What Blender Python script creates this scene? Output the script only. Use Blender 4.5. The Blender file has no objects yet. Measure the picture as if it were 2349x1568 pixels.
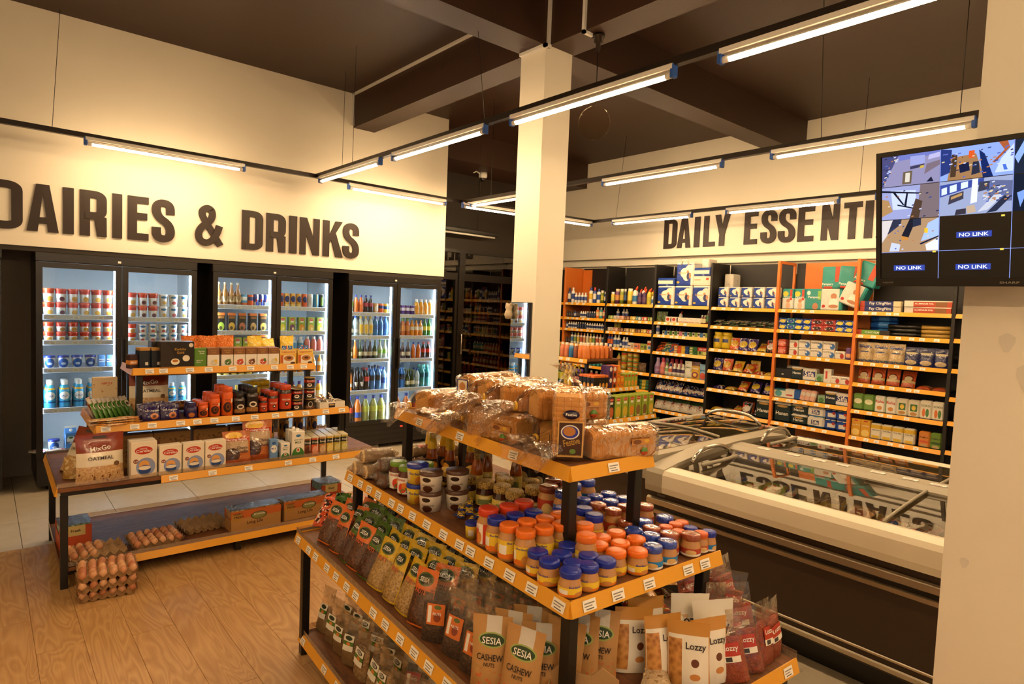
import bpy, bmesh, math, random
from mathutils import Vector, Matrix, noise as mnoise
S = bpy.context.scene
COL = S.collection
RAD = math.radians
rnd = random.Random(11)

# ------------------------------------------------------------------ camera
CAM_H = 1.75
YAW, PITCH, ROLL, FPX = RAD(49.44587), RAD(-3.26519), RAD(2.30617), 1430.55
_f = Vector((math.cos(PITCH) * math.cos(YAW), math.cos(PITCH) * math.sin(YAW), math.sin(PITCH)))
_r = Vector((math.sin(YAW), -math.cos(YAW), 0))
_u = _r.cross(_f)
_r2 = _r * math.cos(ROLL) + _u * math.sin(ROLL)
_u2 = _r2.cross(_f)
cd = bpy.data.cameras.new('camera')
cd.sensor_fit = 'HORIZONTAL'
cd.sensor_width = 36
cd.lens = FPX * 36 / 2349
cd.clip_start = 0.05
cam = bpy.data.objects.new('camera', cd)
COL.objects.link(cam)
cam.matrix_world = Matrix(((_r2.x, _u2.x, -_f.x, 0), (_r2.y, _u2.y, -_f.y, 0), (_r2.z, _u2.z, -_f.z, CAM_H), (0, 0, 0, 1)))
S.camera = cam
# ------------------------------------------------------------------ world, exposure
w = bpy.data.worlds.new('world')
S.world = w
w.use_nodes = True
w.node_tree.nodes['Background'].inputs[0].default_value = (0.85, 0.93, 1.0, 1)
w.node_tree.nodes['Background'].inputs[1].default_value = 0.4
S.view_settings.view_transform = 'Standard'
S.view_settings.look = 'None'
S.view_settings.gamma = 1
S.view_settings.use_curve_mapping = False
S.view_settings.exposure = 0.58
cy = S.cycles
cy.max_bounces = 5; cy.diffuse_bounces = 2; cy.glossy_bounces = 3; cy.transmission_bounces = 2; cy.transparent_max_bounces = 9
cy.use_adaptive_sampling = True; cy.adaptive_threshold = .1; cy.adaptive_min_samples = 16
cy.caustics_reflective = False; cy.caustics_refractive = False
cy.sample_clamp_indirect = 6
TUBE_COL, TUBE_W = (1.0, 0.675, 0.36), 104.0      # warm fluorescent tubes
LED_COL, LED_W = (0.80, 0.90, 1.0), 24.0        # cool strips inside the fridges

# ------------------------------------------------------------------ materials
def lin(h):
    if not isinstance(h, str):
        return tuple(h) + ((1,) if len(h) == 3 else ())
    c = [int(h[i:i + 2], 16) / 255 for i in (0, 2, 4)]
    return tuple(v / 12.92 if v <= .04045 else ((v + .055) / 1.055) ** 2.4 for v in c) + (1,)

MATS = {}
class NT:
    def __init__(s, name):
        s.m = bpy.data.materials.new(name)
        s.m.use_nodes = True
        s.t = s.m.node_tree
        s.t.nodes.clear()
        s.out = s.n('ShaderNodeOutputMaterial')
    def n(s, typ, **k):
        x = s.t.nodes.new(typ)
        for a, b in k.items():
            setattr(x, a, b)
        return x
    def l(s, a, b):
        s.t.links.new(a, b)
    def set(s, sock, v):
        if isinstance(v, bpy.types.NodeSocket):
            s.l(v, sock)
        else:
            sock.default_value = v
    def math(s, op, a, b=0.5, c=0.0):
        x = s.n('ShaderNodeMath', operation=op)
        s.set(x.inputs[0], a); s.set(x.inputs[1], b); s.set(x.inputs[2], c)
        return x.outputs[0]
    def mix(s, f, a, b):
        x = s.n('ShaderNodeMix', data_type='RGBA')
        s.set(x.inputs[0], f); s.set(x.inputs[6], a); s.set(x.inputs[7], b)
        return x.outputs[2]
    def noise(s, vec, scale, detail=3, rough=.55, dist=0):
        x = s.n('ShaderNodeTexNoise')
        s.l(vec, x.inputs['Vector'])
        x.inputs['Scale'].default_value = scale; x.inputs['Detail'].default_value = detail
        x.inputs['Roughness'].default_value = rough; x.inputs['Distortion'].default_value = dist
        return x.outputs['Fac']
    def vor(s, vec, scale):
        x = s.n('ShaderNodeTexVoronoi')
        s.l(vec, x.inputs['Vector']); x.inputs['Scale'].default_value = scale
        return x
    def bump(s, h, st=.3, d=.01):
        x = s.n('ShaderNodeBump')
        s.l(h, x.inputs['Height']); x.inputs['Strength'].default_value = st; x.inputs['Distance'].default_value = d
        return x.outputs[0]
    def bsdf(s, col, rough=.5, metal=0, normal=None, **k):
        b = s.n('ShaderNodeBsdfPrincipled')
        s.set(b.inputs['Base Color'], col); s.set(b.inputs['Roughness'], rough); b.inputs['Metallic'].default_value = metal
        if normal is not None:
            s.l(normal, b.inputs['Normal'])
        for a, v in k.items():
            s.set(b.inputs[a.replace('_', ' ')], v)
        return b
    def done(s, b):
        s.l(b.outputs[0], s.out.inputs[0])
        return s.m

def M(name, col, rough=.5, metal=0, vary=.06, vscale=6, bump=0, bscale=60, emit=0, **k):
    """plain procedural surface: colour, faint mottling, optional fine relief"""
    if name in MATS:
        return MATS[name]
    t = NT(name)
    tc = t.n('ShaderNodeTexCoord').outputs['Object']
    c = lin(col)
    f = t.noise(tc, vscale)
    dark = tuple(v * (1 - 2 * vary) for v in c[:3]) + (1,)
    lite = tuple(min(1, v * (1 + vary)) for v in c[:3]) + (1,)
    cc = t.mix(f, dark, lite)
    nrm = t.bump(t.noise(tc, bscale), bump, .01) if bump else None
    b = t.bsdf(cc, rough, metal, nrm, **k)
    if emit:
        t.set(b.inputs['Emission Color'], c)
        b.inputs['Emission Strength'].default_value = emit
    MATS[name] = t.done(b)
    return MATS[name]

def EM(name, col, st):
    if name not in MATS:
        t = NT(name)
        e = t.n('ShaderNodeEmission')
        e.inputs[0].default_value = lin(col); e.inputs[1].default_value = st
        t.l(e.outputs[0], t.out.inputs[0])
        MATS[name] = t.m
        if st < 2:
            t.m.cycles.emission_sampling = 'NONE'
    return MATS[name]

def PK(name, base, *ops, rough=.45, wr=0, wscale=35, coat=0):
    """printed packaging: flat print laid out in the pack's own 0..1 box (x across, z up).
    r x0 x1 z0 z1 col | d cx cz rx rz col | n scale thr col z0 z1 | v scale colA colB x0 x1 z0 z1"""
    if name in MATS:
        return MATS[name]
    t = NT(name)
    tc = t.n('ShaderNodeTexCoord')
    sp = t.n('ShaderNodeSeparateXYZ')
    t.l(tc.outputs['Generated'], sp.inputs[0])
    x, z, ob = sp.outputs[0], sp.outputs[2], tc.outputs['Object']
    def within(s, a, b):
        return t.math('COMPARE', s, (a + b) / 2, (b - a) / 2 + 1e-4)
    col = lin(base)
    hgt = None
    for o in ops:
        if o[0] == 'r':
            if o[1] <= 0 and o[2] >= 1:
                f = within(z, o[3], o[4])
            else:
                f = t.math('MULTIPLY', within(x, o[1], o[2]), within(z, o[3], o[4]))
            col = t.mix(f, col, lin(o[5]))
        elif o[0] == 'd':
            a = t.math('DIVIDE', t.math('SUBTRACT', x, o[1]), o[3])
            b = t.math('DIVIDE', t.math('SUBTRACT', z, o[2]), o[4])
            q = t.math('ADD', t.math('MULTIPLY', a, a), t.math('MULTIPLY', b, b))
            col = t.mix(t.math('LESS_THAN', q, 1.0), col, lin(o[5]))
        elif o[0] == 'n':
            f = t.math('GREATER_THAN', t.noise(ob, o[1], 2), o[2])
            if len(o) > 4:
                f = t.math('MULTIPLY', f, within(z, o[4], o[5]))
            col = t.mix(f, col, lin(o[3]))
        elif o[0] == 'v':
            vv = t.vor(ob, o[1])
            c2 = t.mix(t.math('MULTIPLY', vv.outputs['Distance'], 1.3), lin(o[2]), lin(o[3]))
            f = t.math('MULTIPLY', within(x, o[4], o[5]), within(z, o[6], o[7]))
            col = t.mix(f, col, c2)
    nrm = t.bump(t.noise(ob, wscale, 2, .5, .6), wr, .02) if wr else None
    b = t.bsdf(col, rough, 0, nrm)
    if coat:
        b.inputs['Coat Weight'].default_value = coat
        b.inputs['Coat Roughness'].default_value = .08
    MATS[name] = t.done(b)
    return MATS[name]

def FILM(name, tint='fff6e8', gloss=.16, haze=.05, scale=40, st=.6, rough=.12, amt=.8):
    """thin clear plastic: mostly see-through, creased highlights, a little milky"""
    if name in MATS:
        return MATS[name]
    t = NT(name)
    ob = t.n('ShaderNodeTexCoord').outputs['Object']
    nrm = t.bump(t.noise(ob, scale, 2, .5, 1.2), st, .02)
    tr = t.n('ShaderNodeBsdfTransparent'); tr.inputs[0].default_value = lin(tint)
    gl = t.n('ShaderNodeBsdfGlossy'); gl.inputs['Roughness'].default_value = rough; t.l(nrm, gl.inputs['Normal'])
    di = t.n('ShaderNodeBsdfDiffuse'); di.inputs[0].default_value = lin('f4ead8')
    lw = t.n('ShaderNodeLayerWeight'); lw.inputs[0].default_value = .35; t.l(nrm, lw.inputs['Normal'])
    f = t.math('MULTIPLY_ADD', lw.outputs['Fresnel'], amt, gloss * .5)
    m1 = t.n('ShaderNodeMixShader'); m1.inputs[0].default_value = haze
    t.l(tr.outputs[0], m1.inputs[1]); t.l(di.outputs[0], m1.inputs[2])
    m2 = t.n('ShaderNodeMixShader'); t.l(t.math('MINIMUM', f, .75), m2.inputs[0])
    t.l(m1.outputs[0], m2.inputs[1]); t.l(gl.outputs[0], m2.inputs[2])
    t.l(m2.outputs[0], t.out.inputs[0])
    MATS[name] = t.m
    return t.m

def GLASS(name, tint='ffffff', base=.05, haze=0.0, blend=.25, amt=.9):
    """flat pane: clear straight through, mirror reflection growing at grazing angles"""
    if name in MATS:
        return MATS[name]
    t = NT(name)
    tr = t.n('ShaderNodeBsdfTransparent'); tr.inputs[0].default_value = lin(tint)
    gl = t.n('ShaderNodeBsdfGlossy'); gl.inputs['Roughness'].default_value = .01
    lw = t.n('ShaderNodeLayerWeight'); lw.inputs[0].default_value = blend
    f = t.math('MULTIPLY_ADD', lw.outputs['Fresnel'], amt, base)
    m2 = t.n('ShaderNodeMixShader'); t.l(f, m2.inputs[0])
    t.l(tr.outputs[0], m2.inputs[1]); t.l(gl.outputs[0], m2.inputs[2])
    t.l(m2.outputs[0], t.out.inputs[0])
    MATS[name] = t.m
    return t.m

# ------------------------------------------------------------------ mesh builder
class MB:
    def __init__(s):
        s.v = []; s.f = []; s.mi = []; s.sm = []
    def add(s, vs, fs, mi=0, smooth=False):
        o = len(s.v)
        s.v += [tuple(q) for q in vs]
        s.f += [tuple(i + o for i in q) for q in fs]
        s.mi += [mi] * len(fs) if isinstance(mi, int) else list(mi)
        s.sm += [smooth] * len(fs)
        return s
    def box(s, x0, x1, y0, y1, z0, z1, mi=0):
        return s.add([(x0, y0, z0), (x1, y0, z0), (x1, y1, z0), (x0, y1, z0), (x0, y0, z1), (x1, y0, z1), (x1, y1, z1), (x0, y1, z1)],
                     [(3, 2, 1, 0), (4, 5, 6, 7), (0, 1, 5, 4), (1, 2, 6, 5), (2, 3, 7, 6), (3, 0, 4, 7)], mi)
    def cbox(s, x0, x1, y0, y1, z0, z1, b=.004, mi=0):
        """box with chamfered edges"""
        vs = []; idx = {}
        X = (x0, x1); Y = (y0, y1); Z = (z0, z1); sg = (1, -1)
        for i in (0, 1):
            for j in (0, 1):
                for k in (0, 1):
                    for a in range(3):
                        p = [X[i], Y[j], Z[k]]
                        d = [sg[i] * b, sg[j] * b, sg[k] * b]
                        for q in range(3):
                            if q != a:
                                p[q] += d[q]
                        idx[i, j, k, a] = len(vs); vs.append(p)
        fs = []
        for k in (0, 1):
            fs.append([idx[0, 0, k, 2], idx[1, 0, k, 2], idx[1, 1, k, 2], idx[0, 1, k, 2]])
            fs.append([idx[0, k, 0, 1], idx[1, k, 0, 1], idx[1, k, 1, 1], idx[0, k, 1, 1]])
            fs.append([idx[k, 0, 0, 0], idx[k, 1, 0, 0], idx[k, 1, 1, 0], idx[k, 0, 1, 0]])
        for i in (0, 1):
            for j in (0, 1):
                fs.append([idx[i, j, 0, 0], idx[i, j, 1, 0], idx[i, j, 1, 1], idx[i, j, 0, 1]])
                fs.append([idx[i, 0, j, 0], idx[i, 1, j, 0], idx[i, 1, j, 2], idx[i, 0, j, 2]])
                fs.append([idx[0, i, j, 1], idx[1, i, j, 1], idx[1, i, j, 2], idx[0, i, j, 2]])
                for k in (0, 1):
                    fs.append([idx[i, j, k, 0], idx[i, j, k, 1], idx[i, j, k, 2]])
        c = Vector(((x0 + x1) / 2, (y0 + y1) / 2, (z0 + z1) / 2))
        out = []
        for q in fs:
            p = [Vector(vs[i]) for i in q]
            n = (p[1] - p[0]).cross(p[2] - p[0])
            m = sum(p, Vector()) / len(p)
            out.append(tuple(q) if n.dot(m - c) > 0 else tuple(reversed(q)))
        return s.add(vs, out, mi)
    def lathe(s, prof, n=16, mi=0, cx=0, cy=0, a0=0, a1=2 * math.pi, smooth=True, knurl=0, sq=0):
        """profile [(r, z)] bottom to top; mi one index or one per ring; sq squares the section"""
        full = abs(a1 - a0 - 2 * math.pi) < 1e-6
        m = n if full else n + 1
        vs = []
        for r, z in prof:
            for i in range(m):
                a = a0 + (a1 - a0) * i / n
                k = r * (1 + (knurl if i % 2 else 0))
                if sq:
                    k *= 1 / (abs(math.cos(a)) ** sq + abs(math.sin(a)) ** sq) ** (1 / sq)
                vs.append((cx + k * math.cos(a), cy + k * math.sin(a), z))
        fs = []; ms = []
        for j in range(len(prof) - 1):
            for i in range(n):
                b = (i + 1) % m
                fs.append((j * m + i, j * m + b, (j + 1) * m + b, (j + 1) * m + i))
                ms.append(mi if isinstance(mi, int) else mi[j])
        return s.add(vs, fs, ms, smooth)
    def tube(s, pts, r, n=8, mi=0, closed=False):
        P = [Vector(p) for p in pts]
        rings = []
        prev = None
        for i, p in enumerate(P):
            if closed:
                d = P[(i + 1) % len(P)] - P[i - 1]
            else:
                d = P[min(i + 1, len(P) - 1)] - P[max(i - 1, 0)]
            d.normalize()
            a = d.cross(Vector((0, 0, 1))) if prev is None else prev - d * prev.dot(d)
            if a.length < 1e-4:
                a = d.cross(Vector((1, 0, 0)))
            a.normalize(); prev = a
            b = d.cross(a)
            rings.append([p + (a * math.cos(2 * math.pi * k / n) + b * math.sin(2 * math.pi * k / n)) * r for k in range(n)])
        vs = [q for g in rings for q in g]
        fs = []
        L = len(P)
        for j in range(L if closed else L - 1):
            for k in range(n):
                fs.append((j * n + k, j * n + (k + 1) % n, ((j + 1) % L) * n + (k + 1) % n, ((j + 1) % L) * n + k))
        if not closed:
            fs.append(tuple(range(n - 1, -1, -1))); fs.append(tuple((L - 1) * n + k for k in range(n)))
        return s.add(vs, fs, mi, True)
    def prism(s, poly, y0, y1, mi=0):
        """polygon in x,z pushed from y0 to y1"""
        n = len(poly)
        vs = [(x, y0, z) for x, z in poly] + [(x, y1, z) for x, z in poly]
        fs = [tuple(range(n)), tuple(range(2 * n - 1, n - 1, -1))]
        fs += [(i, n + i, n + (i + 1) % n, (i + 1) % n) for i in range(n)]
        return s.add(vs, fs, mi)
    def grid(s, fn, nu, nv, mi=0, smooth=True):
        vs = [fn(i / nu, j / nv) for j in range(nv + 1) for i in range(nu + 1)]
        fs = [(j * (nu + 1) + i, j * (nu + 1) + i + 1, (j + 1) * (nu + 1) + i + 1, (j + 1) * (nu + 1) + i) for j in range(nv) for i in range(nu)]
        return s.add(vs, fs, mi, smooth)
    def xf(s, mat):
        s.v = [tuple(mat @ Vector(p)) for p in s.v]
        return s
    def mesh(s, name, *mats):
        me = bpy.data.meshes.new(name)
        me.from_pydata(s.v, [], s.f)
        me.polygons.foreach_set('use_smooth', s.sm)
        for m in mats:
            me.materials.append(m)
        if len(mats) > 1:
            me.polygons.foreach_set('material_index', [min(i, len(mats) - 1) for i in s.mi])
        me.update()
        return me

# ------------------------------------------------------------------ objects
def ob(name, mesh, parent=None, loc=(0, 0, 0), rot=None, label=None):
    o = bpy.data.objects.new(name, mesh)
    COL.objects.link(o)
    o.location = loc
    if rot is not None:
        o.rotation_euler = rot
    if parent is not None:
        o.parent = parent
    if label:
        o['label'] = label
    return o

def struct(name, mesh, loc=(0, 0, 0), rot=None, parent=None):
    o = ob(name, mesh, parent, loc, rot)
    if parent is None:
        o['kind'] = 'structure'
    return o

def tag(o, label, cat, group=None):
    o['label'] = label; o['category'] = cat
    if group:
        o['group'] = group
    return o

def thing(name, label, cat, loc=(0, 0, 0), rot=None, group=None):
    return tag(ob(name, None, None, loc, rot), label, cat, group)

ORD = 'first second third fourth fifth sixth seventh eighth ninth tenth eleventh twelfth thirteenth fourteenth fifteenth sixteenth seventeenth eighteenth nineteenth twentieth'.split()
def ordinal(i):
    if i < 20:
        return ORD[i]
    t = ('twenty', 'thirty', 'forty', 'fifty', 'sixty', 'seventy', 'eighty', 'ninety')[(i + 1) // 10 - 2]
    r = (i + 1) % 10
    return t + '-' + ORD[r - 1] if r else t[:-1] + 'ieth'

def px_x(p):
    d = Vector(p) - Vector((0, 0, CAM_H))
    q = d.dot(_f)
    return 1174.5 + FPX * d.dot(_r2) / q if q > .01 else 0

WAIT = []       # (object, what it is, category, where it stands)
def later(o, desc, cat, where, pos=None):
    o['category'] = cat
    WAIT.append((o, desc, where, Vector(pos) if pos is not None else o.location.copy()))
    return o

def finish_labels():
    g = {}
    for w_ in WAIT:
        g.setdefault((w_[1], w_[2]), []).append(w_)
    for (desc, where), L in g.items():
        if len(L) == 1:
            L[0][0]['label'] = desc + ' ' + where
            continue
        L.sort(key=lambda q: px_x(q[3]))
        for i, q in enumerate(L):
            pos = 'leftmost' if i == 0 else 'rightmost' if i == len(L) - 1 else ordinal(i) + ' from left'
            q[0]['label'] = desc + ' ' + where + ', ' + pos
            q[0]['group'] = desc + 's ' + where
            if len(q[0]['label'].split()) > 16:
                q[0]['label'] = (desc + ' ' + where + ', ' + pos).replace(' from left', ' along').replace(', front island', ' in front').replace('of left island', 'at left')
                if len(q[0]['label'].split()) > 16:
                    print('LONG', q[0]['label'])

# ------------------------------------------------------------------ lettering
TXT = {}
def make_texts(strings):
    obs = []
    for t in strings:
        c = bpy.data.curves.new('t', 'FONT')
        c.body = t
        c.resolution_u = 2
        bold = t.endswith('\u200b')
        c.offset = .012
        o = bpy.data.objects.new('t', c)
        COL.objects.link(o)
        obs.append((t, o, c))
    dg = bpy.context.evaluated_depsgraph_get()
    for t, o, c in obs:
        me = bpy.data.meshes.new_from_object(o.evaluated_get(dg))
        vs = [(v.co.x, v.co.y) for v in me.vertices]
        fs = [tuple(p.vertices) for p in me.polygons]
        bpy.data.meshes.remove(me)
        bpy.data.objects.remove(o); bpy.data.curves.remove(c)
        x0 = min(v[0] for v in vs); x1 = max(v[0] for v in vs)
        y0 = min(v[1] for v in vs); y1 = max(v[1] for v in vs)
        TXT[t] = ([((v[0] - (x0 + x1) / 2) / (x1 - x0), (v[1] - (y0 + y1) / 2) / (x1 - x0)) for v in vs], fs, (y1 - y0) / (x1 - x0))

def letter(mb, t, w_, cx=0, cz=0, y=0, h=None, mi=0, bend=None, tilt=0):
    """flat print of text t, w_ wide, centred at cx, cz on the plane y (facing -y); bend = cylinder radius"""
    vs, fs, asp = TXT[t]
    k = w_ if h is None else h / asp
    out = []
    for a, b in vs:
        x, z = a * w_, b * k
        if tilt:
            x, z = x * math.cos(tilt) - z * math.sin(tilt), x * math.sin(tilt) + z * math.cos(tilt)
        x += cx; z += cz
        if bend:
            an = x / bend
            out.append((bend * math.sin(an), -bend * math.cos(an), z))
        else:
            out.append((x, y, z))
    return mb.add(out, fs, mi)

make_texts(['SESIA', 'CASHEW', 'NUTS', 'NUT', 'Lozzy', 'Blue Band', 'Cerelac', 'MixGo', 'OATMEAL', 'Kericho', 'Gold', 'Cappuccino', 'NESCAFE', 'COCOA', 'MacCoffee', 'LOW FAT', 'MILK', 'LALA', 'DAIRY', 'FRESH', 'Long Life', 'Morning Harvest', 'Choco', 'Shells', 'Festive', 'Hanan', 'Sifa', 'KOTEX', 'Pampers', 'Softcare', 'ALUMINIUM FOIL', 'CLING FILM', 'Corn Flour', 'SOKO', 'Raha', 'FAMILA', '25% OFF', 'FANTA', 'SHARP', 'AQUOS', 'NO LINK', 'GREEN TEA', 'LEMON', 'Fresh', 'Downy', 'Delamere', 'NESTLE', '6-36', 'LEO', 'Fay ClingFilm', 'Toto Afya', 'Brookside', 'VitraVac', 'CHOCOLATE', 'Coffee', 'Del Monte', 'RANEE', 'OMO', 'Sun Top', 'off', 'Hot Chocolate', 'Whole Meal Brown Bread', 'CAMERA'])
# ------------------------------------------------------------------ shared surfaces
WALL = M('cream_paint', 'f1ead9', .55, vary=.03, vscale=1.5, bump=.04, bscale=120)
WALL2 = M('grey_paint', '8d8272', .6, vary=.05, vscale=2)
CEIL = M('dark_brown_paint', '3a2212', .55, vary=.1, vscale=1.2, bump=.05, bscale=30)
BLACK = M('black_metal', '15130f', .38, 0, vary=.1)
BLACKP = M('black_panel', '191512', .5, vary=.12, vscale=3)
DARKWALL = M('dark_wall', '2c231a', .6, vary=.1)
WHITEP = M('white_plastic', 'efece4', .4, vary=.02)
CHROME = M('brushed_metal', 'cfc9bd', .22, 1, vary=.05)
YEL = M('yellow_strip', 'eaa62e', .35, vary=.05, vscale=3)
TAGM = PK('price_tag', 'f6f2ea', ('r', .1, .9, .62, .74, '8a8378'), ('r', .1, .7, .38, .48, '8a8378'), ('r', .2, .8, .12, .22, '55504a'))
ORANGE = M('orange_panel', 'd9762c', .45, vary=.05)

def wood(name, dark, lite, sx, sy, rough=.4, rings=13, bump=.12):
    t = NT(name)
    tc = t.n('ShaderNodeTexCoord').outputs['Object']
    oi = t.n('ShaderNodeObjectInfo').outputs['Random']
    mp = t.n('ShaderNodeMapping')
    t.l(tc, mp.inputs[0])
    cb = t.n('ShaderNodeCombineXYZ')
    for i in range(3):
        t.l(t.math('MULTIPLY', oi, (37., 91., 53.)[i]), cb.inputs[i])
    t.l(cb.outputs[0], mp.inputs[1])
    mp.inputs[3].default_value = (sx, sy, 1)
    n1 = t.noise(mp.outputs[0], 1.0, 2, .5, .6)
    ring = t.math('PINGPONG', t.math('MULTIPLY', n1, rings), .5)
    mp2 = t.n('ShaderNodeMapping'); t.l(tc, mp2.inputs[0]); t.l(cb.outputs[0], mp2.inputs[1])
    mp2.inputs[3].default_value = (sx * 22, sy * 2.2, 20)
    fine = t.noise(mp2.outputs[0], 1.0, 3)
    f = t.math('ADD', t.math('MULTIPLY', ring, 1.1), t.math('MULTIPLY', fine, .55))
    c = t.mix(t.math('SUBTRACT', f, .1), lin(dark), lin(lite))
    c = t.mix(t.math('MULTIPLY', oi, .22), c, lin(dark))
    MATS[name] = t.done(t.bsdf(c, rough, 0, t.bump(f, bump, .004)))
    return MATS[name]

PLANK = wood('oak_tile', 'a67a46', 'd0a670', 7, 1.1, .38, 15)
BOARD = wood('walnut_board', '5a341c', '8a5630', 2.0, 16, .6, 5, .04)
BOARDY = wood('walnut_board_lengthwise', '4a2a16', '7a4a28', 16, 2.0, .35, 5, .04)
def tile_mat():
    t = NT('beige_tile')
    tc = t.n('ShaderNodeTexCoord').outputs['Object']
    c = t.mix(t.noise(tc, 9, 4), lin('b7aa92'), lin('cfc3ac'))
    return t.done(t.bsdf(c, .42))
TILE = tile_mat()

# ------------------------------------------------------------------ floor
X0, X1, Y0, Y1, ZC = -3.0, 7.6, -3.0, 9.4, 4.04
WX, WY = 2.71, 5.2
floor = struct('floor', MB().box(X0, X1, Y0, Y1, -.12, -.012).mesh('floor', M('grout', '6d5f4c', .8)))
pm = MB().cbox(-.0962, .0962, -.599, .599, -.011, 0, .0012).mesh('plank', PLANK)
k = 0
x = WX - .1935 / 2
while x > -1.3:
    off = (3.63, 4.03, 3.56, 4.0)[k % 4] + .6
    for j in range(-5, 2):
        yc = off + j * 1.2
        if yc - .6 >= WY - .02 or yc < -2.4:
            continue
        if yc + .6 > WY:
            h = (WY - (yc - .6)) / 2
            if h < .02:
                continue
            o = ob('plank', MB().cbox(-.0962, .0962, -h + .001, h - .001, -.011, 0, .0012).mesh('plank', PLANK), floor, (x, WY - h, 0))
        else:
            o = ob('plank', pm, floor, (x, yc, 0))
    x -= .1935; k += 1
tm = MB().cbox(-.301, .301, -.301, .301, -.011, 0, .0015).mesh('tile', TILE)
for i in range(-2, 13):
    for j in range(0, 7):
        ob('tile', tm, floor, (.21 + .605 * (i + .5), WY + .605 * (j + .5), 0))
for i in range(0, 8):
    for j in range(0, 10):
        ob('tile', tm, floor, (WX + .605 * (i + .5), WY - .605 * (j + .5), 0))

# ------------------------------------------------------------------ walls and ceiling
struct('ceiling', MB().box(X0, X1, Y0, Y1, ZC, ZC + .15).mesh('ceiling', CEIL))
struct('wall_left_upper', MB().box(X0, 4.47, 6.6, 7.3, 2.09, ZC).mesh('w', WALL))
struct('wall_left', MB().box(X0, 4.47, 7.26, 7.4, 0, 2.09).mesh('w', WALL2))
struct('trim_1', MB().box(X0, 4.47, 6.61, 6.66, 2.05, 2.09).mesh('t', DARKWALL))  # dark strip whose colour stands for the shade in the gap above the fridges
struct('wall_right_upper', MB().box(7.34, X1, Y0, 8.9, 2.535, ZC).mesh('w', WALL))
struct('wall_right', MB().box(7.5, 7.62, Y0, 8.9, 0, 2.535).mesh('w', WALL))
struct('trim_2', MB().box(7.42, 7.5, Y0, 8.9, 2.43, 2.5).box(7.45, 7.5, Y0, 8.9, 2.5, 2.534).mesh('t', WALL))
# shop front behind the camera: wall with two daylight openings, framed and glazed
struct('wall_rear', MB().box(X0, -1.6, Y0 - .1, Y0, 0, ZC).box(.6, 1.2, Y0 - .1, Y0, 0, 2.6).box(3.4, X1, Y0 - .1, Y0, 0, ZC).box(-1.6, 3.4, Y0 - .1, Y0, 2.6, ZC).box(-1.6, .6, Y0 - .1, Y0, 0, .3).box(1.2, 3.4, Y0 - .1, Y0, 0, .3).mesh('w', WALL))
for n_, xa in ((1, -1.6), (2, 1.2)):
    wn = struct('window_%d' % n_, MB().box(xa, xa + .05, Y0 - .08, Y0 - .02, .3, 2.6).box(xa + 2.15, xa + 2.2, Y0 - .08, Y0 - .02, .3, 2.6).box(xa + .05, xa + 2.15, Y0 - .08, Y0 - .02, .3, .35).box(xa + .05, xa + 2.15, Y0 - .08, Y0 - .02, 2.55, 2.6).box(xa + 1.075, xa + 1.125, Y0 - .08, Y0 - .02, .35, 2.55).mesh('f', BLACK))
    for q in (0, 1):
        ob('pane', MB().box(xa + .05 + 1.075 * q, xa + 1.075 + 1.075 * q, Y0 - .053, Y0 - .047, .35, 2.55).mesh('pane', GLASS('window_glass', 'f6faf8', .03, blend=.15)), wn)
struct('wall_side', MB().box(X0 - .1, X0, Y0, Y1, 0, ZC).mesh('w', WALL))
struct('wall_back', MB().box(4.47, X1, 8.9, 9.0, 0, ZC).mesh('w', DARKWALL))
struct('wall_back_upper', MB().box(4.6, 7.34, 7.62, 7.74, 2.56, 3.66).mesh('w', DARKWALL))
struct('ceiling_back', MB().box(4.47, 7.34, 6.9, 8.9, 3.66, ZC).mesh('w', CEIL))
# beams crossing over the column
struct('ceiling_beam', MB().box(3.19, 3.45, Y0, 6.6, 3.668, ZC).mesh('b', CEIL))
struct('ceiling_beam', MB().box(X0, 7.34, 3.45, 3.715, 3.667, ZC - .001).mesh('b', CEIL))
col = struct('column', MB().box(3.155, 3.43, 3.44, 3.712, 0, 3.667).mesh('c', WALL))
pil = struct('pillar', MB().box(2.36, 2.75, -1.2, .578, 0, ZC).mesh('c', WALL))
for (py, pz, s) in ((.46, 1.7, .02), (.40, 1.6, .03), (.52, 1.0, .012)):
    ob('bare_patch', MB().prism([(math.cos(a) * s * (1 + .3 * math.sin(3 * a)), math.sin(a) * s * 1.5) for a in [i * .628 for i in range(10)]], 0, .0015).mesh('p', M('bare_plaster', 'e6e0d4', .8)), pil, (2.3592, py, pz), (0, 0, RAD(-90)))

# white surface conduits along the beams
conduit = M('white_conduit', 'e9e6df', .4, vary=.02)
def run(label, pts, r=.011):
    m = MB()
    for a, b in zip(pts, pts[1:]):
        lo = [min(a[i], b[i]) - r for i in range(3)]; hi = [max(a[i], b[i]) + r for i in range(3)]
        m.box(lo[0], hi[0], lo[1], hi[1], lo[2], hi[2])
    tag(ob('cable_conduit', m.mesh('conduit', conduit)), label, 'conduit')
run('white cable conduit along ceiling edge of beam ending at the left sign wall', [(3.178, 6.588, 3.70), (3.178, 6.588, 4.028), (3.178, 3.73, 4.028)])
run('white cable conduit dropping down beam side onto top of square column', [(3.178, 3.438, 4.02), (3.178, 3.438, 3.655), (3.143, 3.428, 3.655), (3.143, 3.70, 3.655)])
run('white cable conduit dropping down beam to dark pendant lamp holder', [(3.178, 3.085, 4.02), (3.178, 3.085, 3.656), (3.25, 3.085, 3.656)])

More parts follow.
